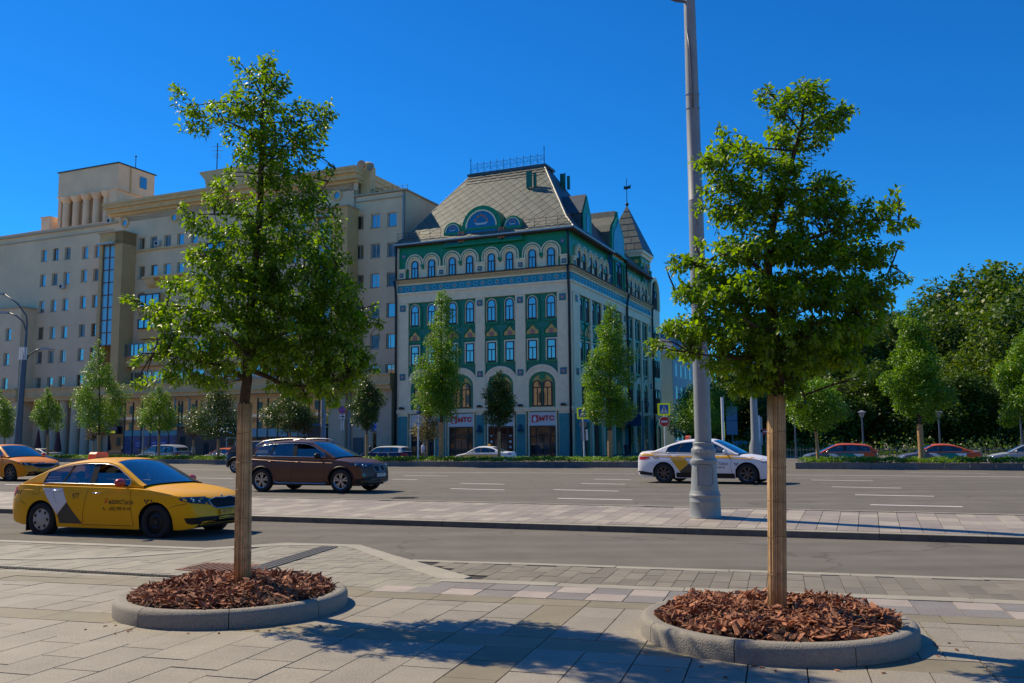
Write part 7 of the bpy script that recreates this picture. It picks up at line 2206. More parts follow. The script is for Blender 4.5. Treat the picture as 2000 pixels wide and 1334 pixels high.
# --- main hipped roof
RZ0, RZ1, RZ2 = 21.05, 22.35, 29.6
base = [(-18.0, -.75), (.78, -.75), (.78, 14.6), (-18.0, 14.6)]; mid_ = [(-17.0, .55), (-.35, .55), (-.35, 13.3), (-17.0, 13.3)]; topq = [(-13.3, 7), (-5, 7), (-5, 9), (-13.3, 9)]
b = MB(); vs = [(x, y, RZ0) for x, y in base] + [(x, y, RZ1) for x, y in mid_] + [(x, y, RZ2) for x, y in topq]
fs = []
for l in (0, 4):
 for i in range(4): fs.append((l + i, l + (i + 1) % 4, l + 4 + (i + 1) % 4, l + 4 + i))
fs.append((8, 9, 10, 11)); b.add(vs, fs); b.build('hipped_roof', roofd_m, house)
# diamond slates on the front slope, each its own piece
def slate_slope(A, B_, C_, D_, dw, dh, m, parent, th=.035, name='slate', limit=300):
 """quad A-B (lower edge) D-C (upper edge)"""
 A, B_, C_, D_ = map(Vector, (A, B_, C_, D_))
 ux = (B_ - A).normalized(); nrm_ = ux.cross(D_ - A).normalized();
 if nrm_.z < 0: nrm_ = -nrm_
 vy = nrm_.cross(ux);
 if vy.z < 0: vy = -vy
 def to2(p): return ((p - A).dot(ux), (p - A).dot(vy))
 poly = [to2(p) for p in (A, B_, C_, D_)]
 def clip(pl, a, b):
  out = []
  def sd(p): return (b[0] - a[0]) * (p[1] - a[1]) - (b[1] - a[1]) * (p[0] - a[0])
  for i in range(len(pl)):
   p, q = pl[i], pl[(i + 1) % len(pl)]; s0, s1 = sd(p), sd(q)
   if s0 >= 0: out.append(p)
   if (s0 >= 0) != (s1 >= 0): t = s0 / (s0 - s1); out.append((p[0] + (q[0] - p[0]) * t, p[1] + (q[1] - p[1]) * t))
  return out
 H_ = poly[2][1]; W_ = max(p[0] for p in poly); shared = None; cnt = 0; M = Matrix((ux, vy, nrm_)).transposed().to_4x4()
 r = 0; y = 0
 while y - dh / 2 < H_:
  x = (dw / 2 if r % 2 else 0)
  while x - dw / 2 < W_:
   dm = [(x, y - dh / 2 + .02), (x + dw / 2 - .015, y), (x, y + dh / 2 - .02), (x - dw / 2 + .015, y)]
   pl = dm
   for i in range(4):
    pl = clip(pl, poly[i], poly[(i + 1) % 4])
    if len(pl) < 3: break
   if len(pl) >= 3:
    ar = abs(sum(pl[i][0] * pl[(i + 1) % len(pl)][1] - pl[(i + 1) % len(pl)][0] * pl[i][1] for i in range(len(pl)))) / 2
    if ar > .03:
     lo = min(p[1] for p in pl)
     def mk(pl, ox, oy):
      bb = MB(); bb.add([(p[0] - ox, p[1] - oy, .004 + th * (1 - (p[1] - (oy - dh / 2)) / dh)) for p in pl] + [(p[0] - ox, p[1] - oy, 0) for p in pl], [tuple(range(len(pl)))] + [(i, len(pl) + i, len(pl) + (i + 1) % len(pl), (i + 1) % len(pl)) for i in range(len(pl))])
      return bb.mesh('slate_shape', m)
     if ar > .97 * (dw - .03) * (dh - .04) / 2:
      if shared is None: shared = mk(dm, x, y)
      me = shared
     else: me = mk(pl, x, y)
     w = A + ux * x + vy * y + nrm_ * .02
     o = link(name, me, parent);
     o.matrix_local = Matrix.Translation(w) @ M @ Matrix.Rotation(rnd.gauss(0, .006), 4, 'X') @ Matrix.Rotation(rnd.gauss(0, .006), 4, 'Y')
     cnt += 1
   x += dw
  y += dh / 2; r += 1
 return cnt
n_ = slate_slope((mid_[0][0], mid_[0][1], RZ1), (mid_[1][0], mid_[1][1], RZ1), (-5, 7, RZ2), (-13.3, 7, RZ2), 1.12, 1.30, roof_m, house)
n_ += slate_slope((base[0][0], base[0][1], RZ0), (base[1][0], base[1][1], RZ0), (mid_[1][0], mid_[1][1], RZ1), (mid_[0][0], mid_[0][1], RZ1), 1.5, 1.84, roof_m, house, name='eaves_slate')
print('slates', n_)
b = MB(); b.tube([(-5, 7, RZ2), (-.35, .55, RZ1), (.78, -.75, RZ0)], .09, 6); b.tube([(-13.3, 7, RZ2), (-17, .55, RZ1), (-18, -.75, RZ0)], .07, 6); b.build('hip_ridge', mat('hip_lead', (.30, .30, .26), .5, .2), house)
b = MB(); b.box(-13.6, -4.7, 6.75, 9.3, RZ2 - .15, RZ2 + .1); b.build('ridge_platform', roofd_m, house)
b = MB()
for z in (-.5, -.9, -1.3): b.tube([(-13.5 - z * .2, 7 + z * .85 - .12, RZ2 + z), (-4.8 + z * -.2, 7 + z * .85 - .12, RZ2 + z)], .035, 4)
b.build('snow_bar', gutter_m, house, kind='stuff')
# ridge railing: panels with scrolls
pnl = MB(); w_ = 8.3 / 11
pnl.tube([(0, 0, 0), (0, 0, 1.25)], .028, 4); pnl.tube([(0, 0, .1), (w_, 0, .1)], .02, 4); pnl.tube([(0, 0, 1.02), (w_, 0, 1.02)], .02, 4)
pnl.tube([(w_ / 2 + .28 * math.cos(u), 0, .56 + .34 * math.sin(u)) for u in [2 * math.pi * i / 12 for i in range(13)]], .018, 4, cap=False)
pnl.tube([(w_ / 2 + .14 * math.cos(u) * (1 - i / 16), 0, .56 + .17 * math.sin(u) * (1 - i / 16)) for i, u in enumerate([2 * math.pi * i / 8 for i in range(13)])], .016, 4, cap=False)
pm2 = pnl.mesh('railing_panel', iron2)
for i in range(11): link('railing_panel', pm2, house, loc=(-13.3 + i * w_, 7.0, RZ2 + .1))
for x, h in ((-13.3, 1.9), (-5.0, 2.1)):
 b = MB(); b.lathe([(.05, 0), (.03, h * .7), (.06, h * .75), (.001, h)], 6, (x, 7.0, RZ2 + .1)); b.build('railing_finial', iron2, house)
# --- arched roof gable (three kokoshniks) over the front
def kok(c, r, zs, z0, y0=-.25, dep=2.2, col=True):
 out = [(c - r, z0)] + [(c + r * math.cos(math.pi - math.pi * i / 16), zs + r * math.sin(math.pi - math.pi * i / 16)) for i in range(17)] + [(c + r, z0)]
 b = MB(); b.prism(out, y0, y0 + dep, 'y'); b.build('gable', grn_m, house, smooth=30)
 b = MB(); b.prism([(c - r * .76, zs - .05)] + [(c + r * .76 * math.cos(math.pi - math.pi * i / 16), zs + r * .76 * math.sin(math.pi - math.pi * i / 16)) for i in range(17)] + [(c + r * .76, zs - .05)], y0 - .03, y0 - .001, 'y'); o = b.build('majolica_lunette', bluet_m, house)
 b = MB(); b.ring([(c + r * .80 * math.cos(math.pi - math.pi * i / 16), zs + r * .80 * math.sin(math.pi - math.pi * i / 16)) for i in range(17)], [(c + r * .74 * math.cos(math.pi - math.pi * i / 16), zs + r * .74 * math.sin(math.pi - math.pi * i / 16)) for i in range(17)], y0 - .10, y0 - .031, 'y'); b.build('white_bead', wb2_m, house)
 b = MB(); b.box(c - r, c + r, y0 - .08, y0 - .002, zs - .28, zs - .06); b.build('gable_shelf', grn_m, house)
 # fruit bowl and flowers in relief
 b = MB(); k = r / 2
 b.prism([(c - .75 * k, zs + .42 * k), (c - .45 * k, zs + .18 * k), (c + .45 * k, zs + .18 * k), (c + .75 * k, zs + .42 * k), (c + .3 * k, zs + .36 * k), (c - .3 * k, zs + .36 * k)], y0 - .07, y0 - .031, 'y'); b.build('bowl_relief', mat('pale_majolica', (.45, .52, .55), .3), o)
 b = MB()
 for (dx, dz) in ((-.6, .62), (0, 1.1), (.6, .62), (-.32, .95), (.32, .95)):
  b.prism([(c + dx * k + .13 * k * math.cos(u), zs + dz * k + .13 * k * math.sin(u)) for u in [2 * math.pi * i / 6 for i in range(6)]], y0 - .07, y0 - .031, 'y')
 b.build('flower_relief', mat('orange_majolica', (.50, .16, .06), .3), o, kind='stuff')
 # tile squares under the shelf
 n = max(2, int(r * 3));
 b = MB(); b.box(c - r * .8, c + r * .8, y0 - .02, y0 - .001, zs - 1.15, zs - .32); b.build('blue_tile_panel', bluet_m, house)
 for i in range(n):
  s = c - r * .62 + 1.24 * r * i / (n - 1); b = MB(); b.box(s - .16, s + .16, y0 - .05, y0 - .021, zs - .9, zs - .56); b.build('relief_tile', rose_m, house)
kok(-8.62, 2.05, 22.05, 20.45, -.28, 2.6); kok(-11.72, .95, 21.85, 20.45, -.22, 1.6); kok(-5.42, .95, 21.85, 20.45, -.22, 1.6)
b = MB()
for s in (-10.95, -10.68, -10.5, -6.75, -6.55, -6.3): b.lathe([(.11, 20.75), (.14, 20.9), (.08, 21.0), (.08, 21.6), (.13, 21.75)], 8, (s, -.36, 0))
b.build('gable_column', rose_m, house, kind='stuff')
b = MB(); b.box(-12.8, -4.3, -.5, -.28, 20.35, 20.5); b.build('gable_ledge', grn_m, house)
# snow guards
for x0, x1 in ((-4.3, .3), (-17.7, -12.9)):
 b = MB()
 n = 5
 for i in range(n): b.tube([(x0 + (x1 - x0) * i / (n - 1), -.4, 21.2), (x0 + (x1 - x0) * i / (n - 1), -.4, 22.3)], .025, 4)
 for z in (21.6, 21.9, 22.2): b.tube([(x0, -.4, z), (x1, -.4, z)], .02, 4)
 b.build('snow_guard', gutter_m, house, kind='stuff')
# antennas
for (x, y, z) in ((-5.3, 4.3, 26.6), (-3.5, 9.0, 27.4)):
 a_ = thing('antenna', 'cluster of green mobile antennas on the roof ' + ('facing the street' if y < 6 else 'behind the right hip'), 'antenna', OB + bx_ * x + by_ * y + Vector((0, 0, z - 1.2)), -TB)
 b = MB(); b.tube([(0, 0, 0), (0, 0, 3.0)], .05, 5); b.tube([(-.5, -.1, .1), (0, 0, 1), (.6, 0, .2)], .04, 4); b.build('mast', gutter_m, a_)
 for (dx, dy, h) in ((-.36, -.1, 1.7), (.0, -.35, 1.6), (.36, .0, 1.4)):
  b = MB(); b.box(dx - .14, dx + .14, dy - .09, dy + .09, 1.2, 1.2 + h); b.build('panel', mat('antenna_green', (.01, .14, .10), .4), a_)
# side roof, dormer, curved gable, turret
b = MB(); b.add([(.75, 12, 21.0), (.75, 27.4, 20.9), (-2.2, 27.4, 24.0), (-2.2, 12, 24.6), (-9, 27.4, 24), (-9, 12, 24.6)], [(0, 1, 2, 3), (3, 2, 4, 5)]); b.build('side_roof', roof_m, house)
b = MB(); b.box(-4, .1, 3.4, 5.9, 21.2, 23.3); b.prism([(3.2, 23.25), (4.65, 25.4), (6.1, 23.25)], -5, .2, 'x'); b.build('dormer', roofd_m, house)
b = MB(); b.prism([(3.42, 21.2), (3.42, 23.3), (4.65, 25.2), (5.88, 23.3), (5.88, 21.2)], .2, .3, 'x'); o = b.build('dormer_face', grn_m, house)
b = MB(TS); b.prism(arch(4.65, 21.6, .7, 1.8), .3, .34, 'y'); b.build('dormer_pane', wglass_m, o)
on_ = [(11.9, 21.3), (12.0, 23.2), (12.5, 24.0), (13.3, 24.6), (13.9, 25.2), (14.2, 25.9), (14.5, 25.2), (15.1, 24.6), (15.9, 24.0), (16.4, 23.2), (16.5, 21.3)]
b = MB(); b.prism([(y + (14.2 - y) * -.04, z + .12) for y, z in on_], -7, .2, 'x'); b.build('curved_gable_roof', roof_m, house)
b = MB(); b.prism(on_, .2, .45, 'x'); b.build('curved_gable', grn_m, house)
b = MB(); b.prism([(14.2 + (y - 14.2) * .78, 21.4 + (z - 21.3) * .8) for y, z in on_], .45, .50, 'x'); b.build('gable_tile_face', mat('pale_blue_tile', (.06, .28, .42), .25, var=.3, vscale=5), house)
# turret
tx0, tx1, ty0, ty1 = -4.2, 0, 24.6, 28.8
b = MB(); b.box(tx0, tx1, ty0, ty1, 17, 23.1); b.build('turret_wall', grn_m, house)
b = MB(); b.box(tx0 - .15, tx1 + .15, ty0 - .15, ty1 + .15, 23.1, 23.5); b.box(tx0 - .35, tx1 + .35, ty0 - .35, ty1 + .35, 23.5, 23.85); b.build('turret_cornice', wb2_m, house)
for (T, s, t) in ((lambda p: (p[0], ty0 - p[1], p[2]), -2.1, 0), (lambda p: (tx1 + p[1], p[0], p[2]), 26.7, 0)):
 b = MB(T); b.ring(arch(s, 21.2, 2.2, 1.5), arch(s, 21.2, 1.9, 1.35), .0, .10, 'y'); b.build('yellow_arch', ochre_m, house)
 b = MB(T); b.prism(arch(s, 20.4, 1.8, 2.05), 0, .05, 'y'); b.build('turret_niche', roofd_m, house)
 for dx in (-1.6, 1.6):
  b = MB(T); b.box(s + dx - .25, s + dx + .25, 0, .08, 22.3, 22.75); b.build('yellow_tile', ochre_m, house)
 for dx in (-1.75, -1.4, 1.4, 1.75):
  b = MB(T); b.lathe([(.13, 20.0), (.10, 20.3), (.10, 21.7), (.15, 21.9)], 8, (s + dx, .16, 0)); b.build('turret_column', tealp_m, house)
b = MB(); b.add([(tx0 - .4, ty0 - .4, 23.87), (tx1 + .4, ty0 - .4, 23.87), (tx1 + .4, ty1 + .4, 23.87), (tx0 - .4, ty1 + .4, 23.87), (-2.1, 26.7, 29.9)], [(0, 1, 4), (1, 2, 4), (2, 3, 4), (3, 0, 4)]); b.build('turret_spire', roofd_m, house)
def tri_slates(A, B_, C_, rows):
 A, B_, C_ = map(Vector, (A, B_, C_)); k = 0
 n_ = (B_ - A).cross(C_ - A).normalized()
 for r in range(rows):
  f0, f1 = r / rows, (r + 1) / rows
  a0, b0 = A.lerp(C_, f0), B_.lerp(C_, f0); a1, b1 = A.lerp(C_, f1), B_.lerp(C_, f1)
  m_ = max(1, round((b0 - a0).length / 1.05))
  for i in range(m_):
   q = [a0.lerp(b0, i / m_ + .006), a0.lerp(b0, (i + 1) / m_ - .006), a1.lerp(b1, (i + 1) / m_ - .006), a1.lerp(b1, i / m_ + .006)]
   q = [q[0] + n_ * .05, q[1] + n_ * .05, q[2] + n_ * .02, q[3] + n_ * .02]
   bb = MB(); bb.add(q + [p - n_ * .05 for p in q], [(0, 1, 2, 3), (0, 4, 5, 1), (1, 5, 6, 2), (3, 7, 4, 0)]); bb.build('spire_slate', roof_m, house)
C_ = (-2.1, 26.7, 29.9)
tri_slates((tx0 - .4, ty0 - .4, 23.87), (tx1 + .4, ty0 - .4, 23.87), C_, 7)
b = MB(); b.ball((-2.1, 26.7, 30.0), .22, 10); b.lathe([(.05, 29.9), (.04, 33.2)], 6, (-2.1, 26.7, 0)); b.prism([(-2.5, 31.9), (-2.1, 31.85), (-1.55, 31.95), (-1.65, 32.12), (-1.5, 32.35), (-2.1, 32.2), (-2.5, 32.33), (-2.4, 32.1)], 26.66, 26.74, 'y'); b.build('weather_vane', iron2, house)
# end bay with the big white arch
b = MB(TS); b.box(27.6, 31.8, -.02, .25, 0, 17.4); b.build('end_bay_wall', wb_m, house)
ringp(TS, 29.7, 17.4, 4.1, 4.0, 3.3, 3.6, -.4, .35, wb2_m, 'end_arch'); b = MB(TS); b.prism(arch(29.7, 17.4, 3.3, 3.6), -.3, .1, 'y'); b.build('end_arch_field', tealp_m, house)
for s in (29.1, 30.3): window(TS, s, 17.6, .8, 2.2, True, .12, house)
b = MB(TS); b.box(28.4, 31.0, .25, .30, 8.8, 15.2); b.build('end_panel', tealp_m, house)
for z in (9.2, 12.6):
 for s in (29.1, 30.3): window(TS, s, z, .7, 2.0, z > 10, .31, house)
for s in (29.1, 30.3): window(TS, s, 4.9, .8, 2.9, True, .26, house)
# --- ground floor
def shop(c, sign=True, m=shopg_m, frame=brownw_m):
 w = 2.55
 for a in (c - w / 2 - .12, c + w / 2): b = MB(TF); b.box(a, a + .12, 0, .22, .1, 4.5); b.build('shop_jamb', wb2_m, house)
 b = MB(TF); b.box(c - w / 2, c + w / 2, 0, .05, .2, 3.15); o = b.build('shop_window', m, house)
 b = MB(TF)
 for x in (-w / 2, -.72, .66, w / 2 - .08): b.box(c + x, c + x + .08, .05, .12, .2, 3.15)
 for z in (.2, 3.05): b.box(c - w / 2, c + w / 2, .05, .13, z, z + .1)
 b.box(c - .72, c + .72, .05, .13, 2.15, 2.23)
 b.ring([(c - 1.15, 2.2), (c - .7, 2.42), (c, 2.5), (c + .7, 2.42), (c + 1.15, 2.2)], [(c - 1.15, 2.1), (c - .7, 2.32), (c, 2.4), (c + .7, 2.32), (c + 1.15, 2.1)], .13, .17, 'y')
 b.build('shop_frame', frame, o)
 for x in (-.33, .33):
  b = MB(TF); b.box(c + x - .28, c + x + .28, .05, .10, .35, 2.05); b.build('door_leaf', mat('door_glass', (.05, .055, .06), .05, spec=.8), o)
 if sign:
  b = MB(TF); b.box(c - w / 2 + .02, c + w / 2 - .02, .05, .20, 3.2, 4.42); g = b.build('sign_board', mat('sign_board_white', (.62, .62, .62), .4), house)
  b = MB(TF); b.box(c - 1.02, c - .42, .20, .26, 3.52, 4.14); r_ = b.build('red_square', sred_m, g)
  b = MB(TF); b.prism([(c - .72 + .17 * math.cos(u) * (1 - .18 * math.sin(u)), 3.80 + .24 * math.sin(u)) for u in [2 * math.pi * i / 16 for i in range(16)]], .26, .28, 'y'); b.build('white_egg', swhite_m, r_)
  for i, ch in enumerate('МТС'):
   vs, fs = text_mesh(ch, .66, .035); x0 = c - .05 + i * .48
   b = MB(); b.add([(x0 + x, -.235, 3.83 + y * .85) for x, y in vs], fs); b.build('letter', sred_m, g, recalc=False)
 else:
  b = MB(TF); b.box(c - w / 2 + .02, c + w / 2 - .02, .05, .16, 3.2, 4.42); b.build('sign_board', mat('sign_board_white', (.62, .62, .62), .4), house)
shop(FB[3]); shop(FB[1]); shop(FB[2], False, mat('red_door_glass', (.06, .012, .012), .1)); shop(FB[0], False)
b = MB(TF);
for x, z in ((-.95, 2.2), (-.95, 1.7), (-.95, 1.2), (.95, 2.2), (.95, 1.7), (.95, 1.2)): b.box(FB[2] + x - .12, FB[2] + x + .1, .14, .16, z, z + .18)
b.build('shop_sticker', swhite_m, house, kind='stuff')
for c in (-8.83, -4.72):
 b = MB(TF); b.lathe([(.001, 3.35), (.12, 3.3), (.16, 3.0), (.30, 2.72), (.30, 2.68)], 10, (c, .55, 0)); b.tube([(c, .3, 3.2), (c, .55, 3.35)], .04, 5); b.build('wall_lamp', mat('lamp_blue_black', (.01, .03, .07), .3), house)
# side ground floor: slim doors, awning, pointed windows
for s in (3.65, 7.2):
 b = MB(TS); b.box(s - .7, s + .5, .02, .08, .2, 3.4); b.build('side_door', brownw_m, house); b = MB(TS); b.box(s - 1.1, s + 1.0, .02, .16, 3.5, 4.4); b.build('sign_board', mat('pale_blue_board', (.20, .36, .48), .5), house)
b = MB(TS); b.prism([(13.2, 3.3), (17.0, 3.3), (17.0, 4.2), (16.3, 4.75), (15.1, 5.0), (13.9, 4.75), (13.2, 4.2)], .0, 1.7, 'y'); b.build('awning', mat('navy_awning', (.01, .03, .09), .6), house)
b = MB(TS); b.box(13.6, 14.8, .02, .1, .1, 3.2); b.build('side_door', tealp_m, house)
for s in (11.0, 18.2, 19.3, 21.2, 22.3, 24.2, 25.3):
 b = MB(TS); b.prism([(s - .35, 1.3), (s - .35, 3.3), (s - .2, 3.8), (s, 4.15), (s + .2, 3.8), (s + .35, 3.3), (s + .35, 1.3)], .02, .07, 'y'); o = b.build('pointed_window', grn_m, house); b = MB(TS); b.box(s - .22, s + .22, .07, .09, 1.5, 3.2); b.build('pane', wglass_m, o)
b = MB(TS); b.ring(arch(29.6, .2, 2.4, 3.9), arch(29.6, .2, 1.6, 3.3), .25, .4, 'y'); b.build('end_portal', grn_m, house)
# ------------------------------------------------------------------ long tan block on the left
tan_m = mat('tan_render', (0.76, 0.55, 0.36), .85, var=.10, vscale=.35, bump=.1, bscale=8, detail=8)
tanw_m = mat('warm_tan_render', (0.62, 0.38, 0.17), .85, var=.08, vscale=.5)
tanl_m = mat('tan_cornice', (0.68, 0.45, 0.22), .8, var=.1, vscale=1.5)
wwht_m = mat('white_window_frame', (.50, .50, .48), .5); wbrn_m = mat('brown_window_frame', (.13, .06, .035), .6); redfr_m = mat('red_steel_frame', (.16, .035, .03), .5)
stone_m = mat('dark_stone_cladding', (.03, .03, .035), .35, var=.2, vscale=1.2)
refl_m = mat('shop_front_glass', (.02, .025, .03), .02, spec=1.0); refl_m.node_tree.nodes['Principled BSDF'].inputs['IOR'].default_value = 2.4
OFF = 2.0
glass_dim = mat('curtained_glass', (.10, .12, .13), .06, spec=.8, var=.5, vscale=2)
block = thing('apartment_block', 'long tan rendered block with small square windows, columns and a roof tower', 'building', OB, -TB)
def TT(p): return (p[0], OFF - p[1], p[2])
def holed(T, s0, s1, z0, z1, t, holes, m, parent, depth=.28, name='wall', poly=None):
 """wall face with real openings and reveals"""
 outer = poly or [(s0, z0), (s1, z0), (s1, z1), (s0, z1)]
 loops = [[Vector((x, z, 0)) for x, z in outer]]
 for (a, b_, c, d) in holes: loops.append([Vector((a, c, 0)), Vector((a, d, 0)), Vector((b_, d, 0)), Vector((b_, c, 0))])
 tri = mgeo.tessellate_polygon(loops); vs = [(v.x, t, v.y) for l in loops for v in l]
 b = MB(T); b.add(vs, [tuple(x) for x in tri])
 for (a, b_, c, d) in holes:
  q = [(a, t, c), (a, t, d), (b_, t, d), (b_, t, c)]; r = [(x, t - depth, z) for x, _, z in q]
  b.add(q + r, [(i, (i + 1) % 4, 4 + (i + 1) % 4, 4 + i) for i in range(4)])
 return b.build(name, m, parent, recalc=True)
WT = {}
def win(T, a, b_, c, d, t, parent, m, kind=0, depth=.22):
 w, h = b_ - a, d - c; k = (round(w, 2), round(h, 2), m.name, kind, T is TT)
 if k not in WT:
  f = MB(T); e = .07
  f.box(0, w, -.06, 0, 0, e); f.box(0, w, -.06, 0, h - e, h); f.box(0, e, -.06, 0, e, h - e); f.box(w - e, w, -.06, 0, e, h - e)
  if kind == 1: f.box(w / 2 - .03, w / 2 + .03, -.05, -.005, e, h - e)
  if kind == 2: f.box(e, w - e, -.05, -.005, h * .5 - .03, h * .5 + .03)
  if kind == 3: f.box(w * .3, w * .3 + .06, -.05, -.005, e, h - e)
  g = MB(T); g.box(e, w - e, -.045, -.03, e, h - e)
  s = MB(T); s.box(-.08, w + .08, 0, depth + .08, -.07, -.01)
  WT[k] = (f.mesh('window_shape', m), g.mesh('pane_shape', wglass_m), s.mesh('sill_shape', snow_m))
 f, g, s = WT[k]
 o = link('window', f, parent, loc=T((a, t - depth, c)) if T is not TT else (a, OFF - (t - depth) - OFF + 0, c))
 link('pane', g, o); link('sill', s, o)
 return o
def T0(p): return (p[0], -p[1], p[2])
def pxwins(cols_rows, w, h, off=OFF, jitter=0):
 """pixel centres -> openings on the facade plane"""
 out = []
 for px, py in cols_rows:
  s, z = fa(px, py, off); out.append((s - w / 2, s + w / 2, z - h / 2, z + h / 2))
 return out
# place frames: local template built with T0, located on the wall plane
def put_windows(holes, t, depth=.22, frames=None):
 for i, (a, b_, c, d) in enumerate(holes):
  m = frames[i % len(frames)] if frames else rnd.choices((wwht_m, wbrn_m), (4, 1))[0]
  kind = rnd.choices((0, 1, 2, 3), (5, 2, 1, 2))[0]
  w, h = b_ - a, d - c; gm_ = wglass_m if rnd.random() < .72 else glass_dim; k = (round(w, 2), round(h, 2), m.name, kind, gm_.name)
  if k not in WT:
   f = MB(T0); e = .08
   f.box(0, w, -.06, 0, 0, e); f.box(0, w, -.06, 0, h - e, h); f.box(0, e, -.06, 0, e, h - e); f.box(w - e, w, -.06, 0, e, h - e)
   if kind == 1: f.box(w / 2 - .03, w / 2 + .03, -.05, -.005, e, h - e)
   if kind == 2: f.box(e, w - e, -.05, -.005, h * .5 - .03, h * .5 + .03)
   if kind == 3: f.box(w * .3, w * .3 + .06, -.05, -.005, e, h - e)
   g = MB(T0); g.box(e, w - e, -.045, -.03, e, h - e)
   s = MB(T0); s.box(-.06, w + .06, .0, depth + .07, -.07, -.012)
   WT[k] = (f.mesh('window_shape', m), g.mesh('pane_shape', gm_), s.mesh('sill_shape', mat('zinc_sill', (.25, .26, .27), .5, .4)))
  f, g, s = WT[k]
  o = link('window', f, block, loc=(a, OFF - (t - depth), c)); link('pane', g, o); link('sill', s, o)
# segment B
cB = [86, 109, 132, 166, 190]
rowsB = {499: 0, 547.5: -2.5, 599: -5, 651: -7, 698: -10, 749.5: -12}
hB = []
for i, (y, dx) in enumerate(rowsB.items()):
 for j, x in enumerate(cB):
  px = x + dx * (1.0 if j < 3 else .9); py = y - (x - 86) * .10 * (1 if y < 600 else .6) + (0 if j < 3 else -1) + (3 if i == 0 and j > 2 else 0)
  if px < 206: hB.append((px, py))
w_, h_ = 1.02, 1.45
hB2 = pxwins(hB, 1.0, 1.5)
# glass stair tower rises in front of s -58.5..-54.8
holed(TT, -92, -57.5, 8.6, 28.1, 0, hB2, tan_m, block); put_windows(hB2, 0)
b = MB(TT); b.box(-92, -58.6, -14, -.28, 0, 28.1); b.build('inner_wall', tan_m, block)
b = MB(TT); b.box(-92, -57.9, -.3, .25, 28.1, 28.35); b.box(-92, -57.9, -1.8, -1.2, 28.1, 29.0); b.box(-92, -58.4, .0, .12, 27.3, 27.45); b.build('parapet', mat('parapet_stone', (.48, .38, .27), .8), block)
# low projecting block A at the far left
hA = []
for (px, py) in ((16, 653), (12, 701.5), (9, 750)): s, z = fa(px, py, 0); hA.append((s - .5, s + .5, z - .75, z + .75))
holed(TT, -92, -71.1, 8.6, 18.5, 2.0, hA, tan_m, block)
b = MB(TT); b.box(-71.5, -71.1, 0.01, 1.98, 8.6, 18.5); b.box(-92, -71.5, .3, 1.6, 18.3, 18.5); b.build('side_wall', tan_m, block)
b = MB(TT); b.box(-92, -70.9, -.2, 2.2, 18.5, 18.7); b.build('parapet', mat('parapet_stone', (.48, .38, .27), .8), block)
for (a, b_, c, d) in hA:
 f, g, s = list(WT.values())[0]; o = link('window', f, block, loc=(a, OFF - 1.78, c)); link('pane', g, o); link('sill', s, o)
# central higher block D
hD = pxwins([(276, 476.5), (300, 473.5), (327, 471), (352.5, 468), (379, 465.5), (276, 532), (301, 529.5), (326, 527), (352, 524.5), (275, 583.5), (420, 461), (446, 458.5), (560, 449), (590, 446), (600, 497), (570, 500), (430, 516), (600, 556), (430, 575), (570, 620), (600, 618), (445, 690)], 1.05, 1.5)
holed(TT, -57.5, -24.5, 8.6, 28.9, 0, hD, tan_m, block); put_windows(hD, 0)
b = MB(TT); b.box(-57.5, -24.5, -14, -.28, 0, 29.5); b.build('inner_wall', tan_m, block)
b = MB(TT); b.box(-58.7, -24.0, -.05, .0, 28.1, 28.9); b.build('frieze_wall', tan_m, block)
b = MB(TT)
for (t, z0, z1) in ((.25, 28.9, 29.2), (.7, 29.2, 29.75), (1.05, 29.75, 30.1), (1.2, 30.1, 30.4)): b.box(-59.0 - t * .3, -24.0 + t * .3, -14, t, z0, z1)
b.build('main_cornice', tanl_m, block)
dm = MB(T0); dm.box(-.16, .16, 0, .4, 0, .36); dme = dm.mesh('dentil', tanl_m)
for i in range(42): link('dentil', dme, block, loc=(-58.3 + i * .82, OFF - .25, 29.22))
# round windows
for px, py in ((244.5, 435.5), (341, 425), (659, 382)):
 s, z = fa(px, py, OFF); b = MB(TT); n = 20
 o1 = [(s + .62 * math.cos(2 * math.pi * i / n), z + .62 * math.sin(2 * math.pi * i / n)) for i in range(n)]; i1 = [(s + .36 * math.cos(2 * math.pi * i / n), z + .36 * math.sin(2 * math.pi * i / n)) for i in range(n)]
 b.ring(o1, i1, .0, .12, 'y', closed=True); o = b.build('round_window', tanl_m, block, smooth=30); b = MB(TT); b.prism(i1, .0, .03, 'y'); b.build('pane', wglass_m, o)
# string course, balcony
b = MB(TT); b.box(-54.9, -27.5, 0, .22, *sorted((fa(300, 489, OFF)[1], fa(300, 485, OFF)[1]))); b.build('string_course', tanl_m, block)
s0, z0 = fa(288, 543, OFF); s1, _ = fa(372, 536, OFF)
b = MB(TT); b.box(s0, s1, 0, .9, z0 - .25, z0); b.build('balcony_slab', tanl_m, block)
for px in (301, 345):
 s, _ = fa(px, 550, OFF); b = MB(TT); b.prism([(0, 0), (.8, 0), (.6, -.7), (.1, -1.2), (0, -1.2)], s - .7, s + .7, 'x')
 b = MB(); b.prism([(OFF, z0 - .25), (OFF - .8, z0 - .25), (OFF - .6, z0 - .9), (OFF, z0 - 1.3)], s - .6, s + .6, 'x'); b.build('balcony_bracket', tanl_m, block)
bm2 = MB(T0); bm2.lathe([(.05, 0), (.08, .12), (.05, .3), (.04, .42)], 6)
def mirror_s(s): return -82.2 - s
